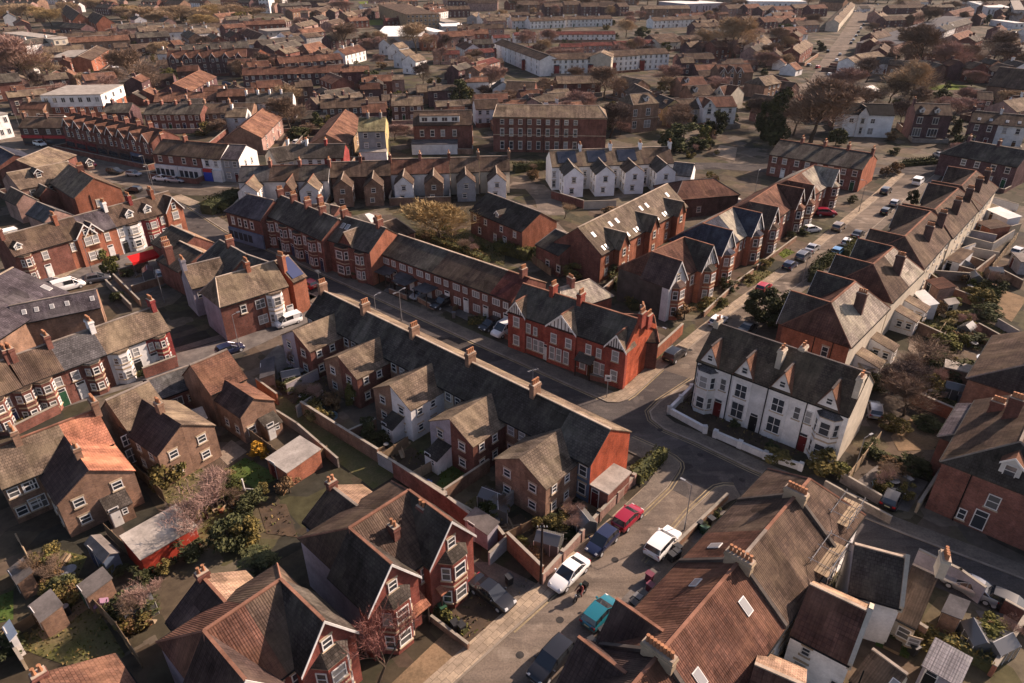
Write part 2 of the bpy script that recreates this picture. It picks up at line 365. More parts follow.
# ------------------------------------------------------------------ houses
FOOT=[]
DEF=dict(n=1, wall='red', roof='dark', ridge='grey', near=False, hipL=0., hipR=0., heb=None, wing=None, chim=None, chimm=None, front=None, back=None, gab=(), bays=(), lights=(), dorm=(), lean=(), trim=WHITE, doors=None, storeys=2, side=(), cat='house', name='terraced_house', ov=.25, bwall=None, split=None, aer=0, pipes=(), pane=None, extra=None, fst='hsl', pots=4, chz=1.35, ovl=.08, ovr=.08, quoin=None)
def houses(p0, p1, hr, he, df, db, desc=None, end=None, group=None, labels=None, units=None, world=None, **kw):
    if world: a, b = Vector((*world[0],hr)), Vector((*world[1],hr))
    else: a, b = P(p0,hr), P(p1,hr)
    U=(b-a); L=U.length; U.normalize(); V=Vector((-U.y,U.x,0)); rot=math.atan2(U.y,U.x)
    base=dict(DEF); base.update(kw); n=base['n']; out=[]
    ws=base.get('widths') or [1]*n; tot=sum(ws); acc=0
    for i in range(n):
        c=dict(base)
        if units: c.update(units[i] if isinstance(units,(list,tuple)) and i<len(units) and units[i] else (units.get(i,{}) if isinstance(units,dict) else {}))
        w=L*ws[i]/tot; u_off=L*acc/tot; acc+=ws[i]
        c['hipL']=base['hipL'] if i==0 else 0.; c['hipR']=base['hipR'] if i==n-1 else 0.
        if i>0: c['ovl']=0
        if i<n-1: c['ovr']=0
        O=a+U*u_off-V*df; O.z=0
        if labels and i<len(labels): lab=labels[i]
        elif n==1: lab=desc
        elif i==n-1 and n>2: lab=f"last house from {end} in the {desc}" if end!='its left end' else f"rightmost house of the {desc}"
        else: lab=f"{ORD[i]} house from {end} in the {desc}" if end!='its left end' else f"{ORD[i]} house from left in the {desc}"
        root=thing(c['name'], lab, c['cat'], O, rot, group if n>1 else c.get('grp'))
        dh=c.get('dh',0.)
        FOOT.append((O+U*(w/2)+V*((df+db)/2), max(w,df+db)*.6))
        one(root, w, hr+dh, he+dh, df, db, c, i, n)
        out.append(root)
    return out
def one(root, w, hr, he, df, db, c, i=0, n=1):
    D=df+db; heb=c['heb'] if c['heb'] is not None else he
    wm=BR[c['wall']]; rm=RF[c['roof']]; ridm=RIDGE[c['ridge']]; bm=BR[c['bwall']] if c['bwall'] else wm
    near=c['near']; split=near if c['split'] is None else c['split']
    hl,hh_=c['hipL'],c['hipR']; u0,u1=-hl,w+hh_
    e=.004
    def zf(v): return he+(hr-he)*v/df if v<=df else heb+(hr-heb)*(D-v)/db
    # walls
    m=MB(); x0,x1=u0+e,u1-e
    m.face(((x0,0,0),(x1,0,0),(x1,0,he),(x0,0,he)),wm); m.face(((x1,D,0),(x0,D,0),(x0,D,heb),(x1,D,heb)),bm)
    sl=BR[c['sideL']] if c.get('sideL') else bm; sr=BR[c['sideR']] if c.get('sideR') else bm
    if hl: m.face(((x0,D,0),(x0,0,0),(x0,0,he),(x0,D,heb)),sl)
    else: m.face(((x0,D,0),(x0,0,0),(x0,0,he),(x0,df,hr),(x0,D,heb)),sl)
    if hh_: m.face(((x1,0,0),(x1,D,0),(x1,D,heb),(x1,0,he)),sr)
    else: m.face(((x1,0,0),(x1,D,0),(x1,D,heb),(x1,df,hr),(x1,0,he)),sr)
    if c['quoin']:
        m.box(x0,x1,-.03,-.001,he*.5-.1,he*.5+.1,c['quoin']); m.box(x0,x1,-.03,-.001,he-.3,he-.1,c['quoin'])
    m.obj('wall', root)
    # roof
    r=MB(); ov=c['ov']; sF=(hr-he)/df; sB=(hr-heb)/db; ovb=ov; up=.14; T=.12
    ol=ov*hl/df if hl else c['ovl']; orr=ov*hh_/df if hh_ else c['ovr']
    zF=he-ov*sF+up; zB=heb-ovb*sB+up; A=(u0-ol,-ov,zF); B=(u1+orr,-ov,zF); C_=(u1+orr,D+ovb,zB); D_=(u0-ol,D+ovb,zB)
    rl=(u0+hl-(0 if hl else ol),df,hr+up); rr=(u1-hh_+(0 if hh_ else orr),df,hr+up)
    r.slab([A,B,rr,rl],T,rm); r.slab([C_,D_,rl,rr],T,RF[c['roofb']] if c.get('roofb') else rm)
    rh=RF[c['roofh']] if c.get('roofh') else rm
    if hl: r.slab([D_,A,rl],T,rh)
    if hh_: r.slab([B,C_,rr],T,rh)
    r.box(rl[0],rr[0],df-.13,df+.13,hr+up-.05,hr+up+.07,ridm)
    def hipline(p,q_):
        p=Vector(p);q_=Vector(q_); r.tube(p+Vector((0,0,.0)),q_,.10,.10,ridm,4)
    if hl: hipline(A,rl); hipline(D_,rl)
    if hh_: hipline(B,rr); hipline(C_,rr)
    if c.get('seam') and i>0: r.box(-.06,.06,-ov,df*.98,0,.001,ridm)
    # gutters
    r.box(u0,u1,-ov-.10,-ov-.005,zF-.16,zF-.04,c.get('gutter',BLACK)); r.box(u0,u1,D+ovb+.005,D+ovb+.10,zB-.16,zB-.04,c.get('gutter',BLACK))
    r.obj('roof', root)
    if c.get('parL') or c.get('parR'):
        for flag,xx in (('parL',u0),('parR',u1)):
            if not c.get(flag): continue
            p=MB(); pm_=BR[c[flag]] if isinstance(c[flag],str) else wm; t=.16
            pts=[(xx-t,0-ov,he-ov*sF-.3),(xx-t,df,hr-.3),(xx-t,D+ov,heb-ov*sB-.3),(xx-t,D+ov,heb-ov*sB+.42),(xx-t,df,hr+.5),(xx-t,-ov,he-ov*sF+.42)]
            p.extr(pts[::-1],(2*t,0,0),pm_); p.obj('parapet', root)
    # front gables
    for g in c['gab']: gable(root,g,w,D,he,hr,df,c,wm,rm,ridm,split)
    # wings
    wg=c['wing']
    if wg:
        wl=wg if isinstance(wg,(list,tuple)) else [wg]
        for x in wl: wing(root,x,w,D,heb,hr,db,c,bm,rm,ridm,i,split)
    # chimneys
    for ch in (c['chim'] or ()):
        ch=dict(u=0,v=None,top=None,n=c['pots'],m=c['chimm'] or c['wall'],along='v') | ch
        vv=ch['v'] if ch['v'] is not None else df
        z0=zf(vv)-.6; z1=ch['top'] or hr+c['chz']
        chimney(root,ch['u'],vv,z0,z1,BR[ch['m']],ch['n'],ch['along'],sep=near,sx=ch.get('sx',.62),sy=ch.get('sy',1.25))
        if c['aer'] and R.random()<c['aer']: aerial(root,ch['u']+.1,vv+.3,z1-.3)
    # windows front / back
    fr=c['front']
    S=c['storeys']; hs=he/S
    if fr is None:
        fr=[]
        for s in range(S):
            for f in ((.27,.73) if w<7.5 else (.18,.5,.82)):
                if s==0 and f==.73 and not c.get('nodoor'): continue
                fr.append((f*w, hs*s+hs*.32, 1.15, hs*.5))
        if not c.get('nodoor'): fr.append(('d',.73*w))
    pane=c['pane']
    def pick(): return pane or R.choice((PANE,PANE,MID,NET))
    for x in fr:
        if x[0]=='d': door(root,x[1],-.004,.05,0,DOORC[(x[2] if len(x)>2 else R.randrange(6))])
        else: window(root,x[0],-.004,x[1],x[2],x[3],0,x[4] if len(x)>4 else c['fst'],None,pick(),split)
    bk=c['back']
    if bk is None:
        bk=[(f*w, hs*s+hs*.34,1.0,hs*.46) for s in range(S) for f in ((.3,.75) if not wg else (.5,))]
        if wg and not isinstance(wg,(list,tuple)):
            sd=wg.get('side'); 
            if sd=='alt0': sd='R' if i%2==0 else 'L'
            if sd=='alt1': sd='L' if i%2==0 else 'R'
            x=(wg.get('w',3.)+w)/2 if sd=='L' else (w-wg.get('w',3.))/2
            bk=[(x,hs*s+hs*.34,min(1.,(w-wg.get('w',3.))*.6),hs*.46) for s in range(S)] if sd in('L','R') else []
    for x in bk:
        if x[0]=='d': door(root,x[1],D+.004,.05,math.pi,DOORC[(x[2] if len(x)>2 else R.randrange(6))])
        else: window(root,x[0],D+.004,x[1],x[2],x[3],math.pi,x[4] if len(x)>4 else c['fst'],None,pick(),split)
    for x in c['side']:   # (end, v, z, w, h[, style])
        st=x[5] if len(x)>5 else c['fst']
        if x[0]=='L': window(root,u0-.0,x[1],x[2],x[3],x[4],-math.pi/2,st,None,pick(),split)
        else: window(root,u1+.0,x[1],x[2],x[3],x[4],math.pi/2,st,None,pick(),split)
    for b_ in c['bays']:
        b_=dict(b_); b_.setdefault('wm',wm); b_.setdefault('rm',rm); b_.setdefault('trim',c.get('btrim',BR['stone']))
        if isinstance(b_['wm'],str): b_['wm']=BR[b_['wm']]
        if isinstance(b_['rm'],str): b_['rm']=RF[b_['rm']]
        bay(root,b_.pop('u'),**b_)
    for l in c['lights']: # (u, t 0 eave..1 ridge, 'F'/'B', w, h)
        roofwin(root,l,he,heb,hr,df,db,D,up)
    for d_ in c['dorm']:
        d_=dict(d_); t=d_.pop('t',.35); uu=d_.pop('u'); sd=d_.pop('s','F'); flat=d_.pop('flat',False)
        d_.setdefault('w',1.3); d_.setdefault('h',1.25); wmm=d_.pop('wm',None); rmm=d_.pop('rm',None)
        wmm=BR[wmm] if wmm else WHITE; rmm=RF[rmm] if rmm else rm
        fn=flatdormer if flat else dormer
        if sd=='F': fn(root,uu,df*t,he+(hr-he)*t+.1,d_.pop('w'),d_.pop('h'),wmm,rmm,ang=0.,**d_)
        else: fn(root,uu,D-db*t,heb+(hr-heb)*t+.1,d_.pop('w'),d_.pop('h'),wmm,rmm,ang=math.pi,**d_)
    for ln in c['lean']: leanto(root,ln,w,D,c,split)
    for pu in c['pipes']:
        p=MB(); s,uu=pu
        if s=='F': p.box(uu-.05,uu+.05,-.10,-.004,0,he,BLACK)
        elif s=='B': p.box(uu-.05,uu+.05,D+.004,D+.1,0,heb,BLACK)
        elif s=='L': p.box(u0-.1,u0-.0,uu-.05,uu+.05,0,min(zf(uu),he),BLACK)
        else: p.box(u1,u1+.1,uu-.05,uu+.05,0,min(zf(uu),he),BLACK)
        p.obj('downpipe', root)
    if c['extra']: c['extra'](root,w,D,hr,he,df,db)
def roofwin(root,l,he,heb,hr,df,db,D,up):
    u,t,sd=l[:3]; ww=l[3] if len(l)>3 else .8; hh=l[4] if len(l)>4 else 1.1; gm=l[5] if len(l)>5 else NET
    if sd=='F': v=df*t; s=math.atan2(hr-he,df); z=he+(hr-he)*t
    else: v=D-db*t; s=-math.atan2(hr-heb,db); z=heb+(hr-heb)*t
    m=MB(); m.box(-ww/2,ww/2,-hh/2,hh/2,-.05,.07,WHITE); m.box(-ww/2+.07,ww/2-.07,-hh/2+.07,hh/2-.07,.071,.085,gm)
    m.obj('roof_window', root,(u,v,z+up),(s,0,0))
def gable(root,g,w,D,he,hr,df,c,wm,rm,ridm,split):
    g=dict(u=w/2,w=3.2,proj=.5,he=he,hz=None,wall=None,barge=True,roof=None,win=True,depth=None,mock=False)|g
    uc,gw,pj,gh=g['u'],g['w'],g['proj'],g['he']; hz=min(g['hz'] or gh+gw/2*.95, hr+.03)
    gm=BR[g['wall']] if g['wall'] else wm; r_=RF[g['roof']] if g['roof'] else rm
    m=MB(); m.extr([(uc-gw/2,-pj,0),(uc+gw/2,-pj,0),(uc+gw/2,-pj,gh),(uc,-pj,hz-.02),(uc-gw/2,-pj,gh)],(0,pj+.3,0),gm)
    o=m.obj('gable_wall', root)
    vm=df*min(1,max(0,(hz-he)/(hr-he))) if g['depth'] is None else g['depth']
    r=MB(); s=(hz-gh)/(gw/2); ov=.2; up=.17
    for sg in (-1,1):
        pts=[(uc,-pj-.25,hz+up),(uc,vm,hz+up),(uc+sg*(gw/2+ov),vm,gh-ov*s+up),(uc+sg*(gw/2+ov),-pj-.25,gh-ov*s+up)]
        r.slab(pts if sg>0 else pts[::-1],.12,r_)
    r.box(uc-.12,uc+.12,-pj-.25,vm,hz+up-.05,hz+up+.06,ridm)
    r.obj('gable_roof', root)
    if g['barge']:
        b=MB()
        for sg in (-1,1):
            pts=[(uc+sg*(gw/2+ov),-pj-.29,gh-ov*s-.12),(uc+sg*(gw/2+ov),-pj-.29,gh-ov*s+up),(uc,-pj-.29,hz+up),(uc,-pj-.29,hz-.14)]
            b.extr(pts if sg<0 else pts[::-1],(0,.05,0),c['trim'])
        b.obj('bargeboard', root)
    if g['mock']:
        b=MB(); b.extr([(uc-gw/2+.1,-pj-.02,gh+.05),(uc+gw/2-.1,-pj-.02,gh+.05),(uc,-pj-.02,hz-.15)],(0,.015,0),WHITE)
        for k in range(-3,4):
            x=uc+k*gw/8; hh=(hz-.2-gh)*(1-abs(k)/4)
            b.box(x-.06,x+.06,-pj-.05,-pj-.021,gh+.05,gh+hh,TIMBER)
        b.box(uc-gw/2+.1,uc+gw/2-.1,-pj-.05,-pj-.021,gh-.06,gh+.06,TIMBER); b.obj('timber_framing', o)
    if g['win'] is True:
        window(o,uc,-pj-.004,gh*.5+gh*.16,gw*.36,gh*.27,0,c['fst'],None,c['pane'] or PANE)
        window(o,uc,-pj-.004,gh*.16,gw*.36,gh*.27,0,c['fst'],None,c['pane'] or PANE)
        if hz-gh>1.3 and not g['mock']: window(o,uc,-pj-.004,gh+.15,gw*.22,(hz-gh)*.5,0,'hs')
    elif g['win']:
        for x in g['win']: window(o,uc+x[0],-pj-.004,x[1],x[2],x[3],0,x[4] if len(x)>4 else c['fst'],None,c['pane'] or PANE)
def wing(root,g,w,D,heb,hr,db,c,bm,rm,ridm,i,split):
    g=dict(side='alt0',w=3.2,len=5.,he=heb-.3,hr=heb+1.3,wall=None,roof=None,chim=None,win=True,lean=None,u=None,ridge=None)|g
    sd=g['side']
    if sd=='alt0': sd='R' if i%2==0 else 'L'
    elif sd=='alt1': sd='L' if i%2==0 else 'R'
    ww=g['w']; wh,wr,ln=g['he'],g['hr'],g['len']
    wal=g['wall']
    if isinstance(wal,(list,tuple)): wal=wal[i%len(wal)]
    wmat=BR[wal] if wal else bm; rmat=RF[g['roof']] if g['roof'] else rm
    if sd=='L': x0,x1=0.004,ww
    elif sd=='R': x0,x1=w-ww,w-.004
    else:
        uc=g['u'] if g['u'] is not None else w/2; x0,x1=uc-ww/2,uc+ww/2
    y0=D-.3; y1=D+ln
    vin=D-db*min(.97,max(0,(wr-heb)/(hr-heb)))
    m=MB()
    if sd=='L': prof=[(x0,wr),(x1,wh)]
    elif sd=='R': prof=[(x0,wh),(x1,wr)]
    elif sd=='F': prof=[(x0,wr),(x1,wr)]
    elif sd=='X': prof=[(x0,wr),(x1,wr)]
    else: prof=[(x0,wh),((x0+x1)/2,wr),(x1,wh)]
    if sd=='X':  # mono pitch falling away from the house
        m.extr([(x1,y0,0),(x1,y0,wr),(x1,y1,wh),(x1,y1,0)][::-1],(x0-x1,0,0),wmat)
    else:
        pts=[(x1,y1,0),(x0,y1,0)]+[(a,y1,z) for a,z in prof]
        m.extr(pts,(0,y0-y1,0),wmat)
    o=m.obj('rear_wing', root)
    r=MB(); up=.12; ov=.15
    if sd=='X':
        s=(wr-wh)/(y1-y0); r.slab([(x0-.1,y1+ov,wh-ov*s+up),(x0-.1,y0,wr+up),(x1+.1,y0,wr+up),(x1+.1,y1+ov,wh-ov*s+up)],.1,rmat)
    else:
        for k in range(len(prof)-1):
            (a,za),(b,zb)=prof[k],prof[k+1]; s=(zb-za)/(b-a)
            a2=a-(ov if za<zb else 0); b2=b+(ov if zb<za else 0)
            r.slab([(a2,vin,za+(a2-a)*s+up),(b2,vin,zb+(b2-b)*s+up),(b2,y1+.12,zb+(b2-b)*s+up),(a2,y1+.12,za+(a2-a)*s+up)],.1,rmat)
        if sd not in ('L','R','F'): r.box((x0+x1)/2-.1,(x0+x1)/2+.1,vin,y1+.12,wr+up-.03,wr+up+.07,RIDGE[g['ridge']] if g['ridge'] else ridm)
    r.obj('wing_roof', o)
    if g['win']:
        S=2 if wh>4 else 1
        for s in range(S):
            window(o,(x0+x1)/2+(ww*.1 if sd=='C' and s==0 else 0),y1+.004,.9+s*wh*.5,1.0,wh*.5*.45 if S>1 else 1.1,math.pi,c['fst'])
            for f in (.35,.75):
                if sd in('L','C','X','F'): window(o,x1+.004,D+ln*f,.95+s*wh*.5,.8,wh*.22 if S>1 else 1.0,math.pi/2,c['fst'])
                if sd in('R','C','X','F'): window(o,x0-.004,D+ln*f,.95+s*wh*.5,.8,wh*.22 if S>1 else 1.0,-math.pi/2,c['fst'])
    if g['chim']:
        f=g['chim'] if isinstance(g['chim'],(int,float)) and g['chim'] is not True else .55
        xx={'L':x0,'R':x1}.get(sd,(x0+x1)/2)
        if sd!='R': chimney(root,xx,D+ln*f,wr-.5,wr+1.25,BR[c['chimm'] or c['wall']],3,'v',.6,.9,sep=c['near'])
    if g['lean']:
        lw,ll,lh=g['lean'][:3]; lwall=BR[g['lean'][3]] if len(g['lean'])>3 else wmat
        lx0=x0 if sd!='R' else x1-lw
        m=MB(); m.extr([(lx0+lw,y1-.05,0),(lx0+lw,y1-.05,lh+.8),(lx0+lw,y1+ll,lh),(lx0+lw,y1+ll,0)][::-1],(-lw,0,0),lwall)
        lo=m.obj('outhouse', root)
        r=MB(); s=.8/ll; r.slab([(lx0-.1,y1+ll+.15,lh-.15*s+.1),(lx0-.1,y1-.05,lh+.9),(lx0+lw+.1,y1-.05,lh+.9),(lx0+lw+.1,y1+ll+.15,lh-.15*s+.1)],.09,RF['black']); r.obj('outhouse_roof', lo)
        window(lo,lx0+lw*.35,y1+ll+.004,1.0,.55,.8,math.pi,'h'); door(lo,lx0+lw*.75,y1+ll+.004,.02,math.pi,w=.8,h=1.9)
def leanto(root,g,w,D,c,split):
    # dict side F/B/L/R, u0,u1, len, zl, zh, wall, roof
    g=dict(s='F',u0=0,u1=2,len=1.5,zl=2.2,zh=2.9,wall='red',roof='dark',name='porch',open=False,v0=0)|g
    m=MB(); r=MB(); s=(g['zh']-g['zl'])/g['len']; up=.1; ln=g['len']; u0,u1=g['u0'],g['u1']
    if g['open']:
        m.box(u0,u0+.12,-ln,-ln+.12,0,g['zl'],TIMBER); m.box(u1-.12,u1,-ln,-ln+.12,0,g['zl'],TIMBER); m.box(u0+.12,u1-.12,-ln,-ln+.1,g['zl']-.2,g['zl'],TIMBER)
    else:
        m.extr([(u0,.02,0),(u0,.02,g['zh']),(u0,-ln,g['zl']),(u0,-ln,0)][::-1],(u1-u0,0,0),BR[g['wall']]) if False else m.extr([(u0,-ln,0),(u0,-ln,g['zl']),(u0,.02,g['zh']),(u0,.02,0)],(u1-u0,0,0),BR[g['wall']])
    r.slab([(u0-.12,-ln-.15,g['zl']-.15*s+up),(u1+.12,-ln-.15,g['zl']-.15*s+up),(u1+.12,.02,g['zh']+up),(u0-.12,.02,g['zh']+up)],.09,RF[g['roof']])
    tr={'F':((0,0),0),'B':((w,D),math.pi),'R':((w,0),math.pi/2),'L':((0,D),-math.pi/2)}[g['s']]
    o=m.obj(g['name'], root,(tr[0][0],tr[0][1],0),tr[1]); r.obj(g['name']+'_roof', o)
    if g.get('win'): 
        for x in g['win']: window(o,x[0],-ln-.004,x[1],x[2],x[3],0,'v')
# ------------------------------------------------------------------ vegetation
BARK = mat('grey brown bark', (.10,.075,.055), 'plain'); 
def leafmat(name,c,var=.5):
    m=bpy.data.materials.new(name); t,b=nt(m); L=t.links.new
    tc=t.nodes.new('ShaderNodeTexCoord'); n=node(t,'ShaderNodeTexNoise',Scale=.9,Detail=3.0); L(tc.outputs['Object'],n.inputs['Vector'])
    oi=t.nodes.new('ShaderNodeObjectInfo')
    c2=hue(sc(c,1.5),1.15,1.0,.8)
    col=mix(t,ramp(t,n.outputs[0],(.35,0.),(.65,1.)),sc(c,.7),c2)
    rr=t.nodes.new('ShaderNodeMapRange'); L(oi.outputs['Random'],rr.inputs[0]); rr.inputs[3].default_value=.75; rr.inputs[4].default_value=1.25
    col=mix(t,1.,col,rr.outputs[0],'MULTIPLY'); L(col,b.inputs['Base Color']); b.inputs['Roughness'].default_value=.8; b.inputs['Specular IOR Level'].default_value=.04
    MATS[name]=m; return m
LEAF={'dark':leafmat('dark evergreen leaf',(.048,.056,.030)),'green':leafmat('green leaf',(.080,.085,.032)),'olive':leafmat('olive leaf',(.11,.096,.04)),'yellow':leafmat('yellow leaf',(.42,.24,.04)),'brown':leafmat('dry brown leaf',(.12,.082,.05)),'ivy':leafmat('ivy leaf',(.035,.045,.018))}
TWIG={'brown':mat('brown twig',(.21,.145,.105),'plain',stain=.2),'tan':mat('tan twig',(.36,.26,.165),'plain',stain=.2),'pink':mat('pinkish twig',(.31,.20,.165),'plain',stain=.2),'dark':mat('dark twig',(.13,.095,.08),'plain',stain=.2),'red':mat('reddish twig',(.22,.10,.085),'plain',stain=.2),'gold':mat('golden twig',(.38,.27,.13),'plain',stain=.2)}
def bare_meshes(seed,twm,dens=1.0,spread=1.0,thick=1.0):
    """unit tree 10 m tall, crown about 8 m wide: trunk with limbs, and a crown of fine twigs"""
    rr=random.Random(seed); tr=MB(); cr=MB(); tips=[]
    def branch(p,d,l,r,lev):
        n=3; q_=p
        for k in range(n):
            d2=(d+Vector((rr.uniform(-1,1),rr.uniform(-1,1),rr.uniform(-.3,.6)))*.16).normalized()
            e=q_+d2*(l/n); rb=r*(1-(k+1)/n*.45)
            (tr if lev<3 else cr).tube(q_,e,r*(1-k/n*.45),rb,BARK if lev<3 else twm,5 if lev<2 else 3); q_=e; d=d2
            if lev>=1 and k>=1:
                for _ in range(2 if lev<3 else 1):
                    if lev<4:
                        a=Vector((rr.uniform(-1,1)*spread,rr.uniform(-1,1)*spread,rr.uniform(-.1,.9))); branch(q_,(d+a*.9).normalized(),l*rr.uniform(.5,.7),rb*.55,lev+1)
        if lev<4:
            for _ in range(3 if lev==0 else 2):
                a=Vector((rr.uniform(-1,1)*spread,rr.uniform(-1,1)*spread,rr.uniform(.05,1.1))); branch(q_,(d+a*(.95 if lev==0 else .7)).normalized(),l*rr.uniform(.62,.8),r*.5,lev+1)
        else: tips.append((q_,d))
    branch(Vector((0,0,0)),Vector((0,0,1)),3.0,.20,0)
    for q_,d in tips:
        for _ in range(int(5*dens)):
            a=(d+Vector((rr.uniform(-1,1),rr.uniform(-1,1),rr.uniform(-.6,1)))*.9).normalized(); l=rr.uniform(.5,1.1)
            s=a.cross(Vector((rr.uniform(-1,1),rr.uniform(-1,1),.3))).normalized()*.022*thick
            e=q_+a*l; cr.face((q_-s,q_+s,e),twm)
            for f in (.4,.7):
                b=q_+a*l*f; g=(a+Vector((rr.uniform(-1,1),rr.uniform(-1,1),rr.uniform(-.4,1)))*.9).normalized()*l*.55
                cr.face((b-s*.7,b+s*.7,b+g),twm)
    zs=sorted(v[2] for v in cr.v)[int(len(cr.v)*.985)]; k=10/zs
    for m in (tr,cr): m.v=[(x*k,y*k,z*k) for x,y,z in m.v]
    if thick>1:
        lob=[(Vector((rr.uniform(-1,1)*2.4,rr.uniform(-1,1)*2.4,rr.uniform(4.2,7.8))),rr.uniform(1.5,2.6)) for _ in range(13)]
        for i in range(2600):
            c,r=rr.choice(lob); v=Vector((rr.gauss(0,1),rr.gauss(0,1),rr.gauss(0,1))).normalized(); p=c+v*r*rr.random()**.5; p.z=max(1.8,min(9.9,p.z))
            d=(p-Vector((0,0,2.5))).normalized(); d=(d+Vector((rr.gauss(0,1),rr.gauss(0,1),rr.gauss(0,1)))*.35).normalized(); s=d.cross(Vector((rr.gauss(0,1),rr.gauss(0,1),.2))).normalized()*.033
            cr.face((p-s,p+s,p+d*rr.uniform(.5,1.2)),twm)
    ws=sorted(max(abs(v[0]),abs(v[1])) for v in cr.v); w=ws[int(len(ws)*.985)]
    return tr.mesh('trunk'),cr.mesh('crown'),w
def leafy_meshes(seed,lm,n=1500,shape='round',leaf=.32):
    """unit plant 1 wide 1 high scaled later; built at 6 m high, clumped leaves in an uneven crown"""
    rr=random.Random(seed); tr=MB(); cr=MB(); H=6.
    tr.tube((0,0,0),(.05,.03,H*.75),.16,.05,BARK,6)
    cl=[]
    for i in range(16):
        z=rr.uniform(.12,.95)
        if shape=='round': rad=math.sin(math.pi*min(.97,max(.05,z)))**.6*2.4
        elif shape=='cone': rad=(1-z)*2.0+.25
        elif shape=='col': rad=1.0*(1-z**4)
        else: rad=2.4*(1-z*.5); 
        a=rr.uniform(0,6.28); d=rad*rr.uniform(.35,.85)
        cl.append((Vector((math.cos(a)*d,math.sin(a)*d,z*H*.93)),rr.uniform(.55,1.15)*(1 if shape!='col' else .65)))
        if i<7: tr.tube((0,0,z*H*.6),cl[-1][0],.05,.02,BARK,4)
    for i in range(n):
        c,r=rr.choice(cl); v=Vector((rr.gauss(0,1),rr.gauss(0,1),rr.gauss(0,1))); v.normalize(); p=c+v*r*rr.uniform(.55,1.0)
        if p.z<.05: p.z=.05+rr.random()*.3
        a=Vector((rr.gauss(0,1),rr.gauss(0,1),rr.gauss(0,1))).normalized(); a=(a+v*.8).normalized()
        h=a.cross(Vector((rr.random(),rr.random(),rr.random()+.1))).normalized(); w=a.cross(h); s=leaf*rr.uniform(.5,1.2)
        cr.face((p-h*s,p-w*s*.55,p+h*s,p+w*s*.55),lm)
    return tr.mesh('trunk'),cr.mesh('crown')
VEG={}
def veg(kind,i):
    k=(kind,i)
    if k in VEG: return VEG[k]
    typ,colr=kind.split(':')
    if typ=='bare': r=bare_meshes(100+i*7+hash_(colr),TWIG[colr],1.6,1.0,2.2)
    elif typ=='sparse': r=bare_meshes(300+i*7+hash_(colr),TWIG[colr],.5)
    else: r=leafy_meshes(200+i*11+hash_(colr),LEAF[colr],{'bush':1300,'ever':2600,'cone':2200,'col':1200}[typ],{'bush':'round','ever':'round','cone':'cone','col':'col'}[typ],{'bush':.30,'ever':.27,'cone':.25,'col':.25}[typ])
    VEG[k]=r; return r
def hash_(s): return sum(ord(c) for c in s)
NAMES={'bare':('bare_tree','tree'),'sparse':('bare_sapling','tree'),'bush':('garden_bush','bush'),'ever':('evergreen_tree','tree'),'cone':('conifer_tree','tree'),'col':('slender_shrub','shrub')}
TLOOK={'bare:brown':'bare brown twiggy tree','bare:tan':'bare tan round crowned tree','bare:pink':'bare pinkish twiggy tree','bare:dark':'bare dark twiggy tree','bare:red':'bare reddish twiggy tree','bare:gold':'bare golden brown tree','sparse:red':'small bare reddish sapling','sparse:brown':'small bare brown sapling','sparse:pink':'small bare pinkish sapling','sparse:tan':'small bare tan sapling',
'bush:green':'leafy green garden bush','bush:dark':'dark green garden bush','bush:olive':'olive green garden bush','bush:yellow':'bright yellow flowering bush','bush:brown':'dry brown garden bush','ever:dark':'dark evergreen tree','ever:green':'green leafy tree','ever:olive':'olive green leafy tree','cone:dark':'tall dark conifer','cone:green':'green conifer','col:green':'slender green shrub','bush:ivy':'ivy green bush','ever:ivy':'ivy green leafy tree','ever:brown':'brown leafed tree'}
def plant(kind,p,h,w=None,look=None,world=False,group=None,z=0.):
    """p: photo pixel of the foot of the plant; h height in m, w crown width in m"""
    pos=Vector((*p,0)) if world else P(p,0)
    typ=kind.split(':')[0]; i=R.randrange(3); r=veg(kind,i)
    nm,cat=NAMES[typ]
    base=10. if typ in('bare','sparse') else 6.
    ww=(2*r[2] if len(r)>2 else (5.4 if typ in('bush','ever') else (3.8 if typ=='cone' else 2.6)))
    sz=h/base; sx=(w or h*{'bare':.85,'sparse':.7,'bush':1.1,'ever':.8,'cone':.5,'col':.4}[typ])/ww
    o=thing(nm,None,cat,(pos.x,pos.y,z),R.uniform(0,6.28)); o.scale=(sx,sx,sz)
    link('trunk',r[0],o); link('crown',r[1],o)
    auto(o,look or TLOOK.get(kind,'garden plant'),cat,group)
    return o
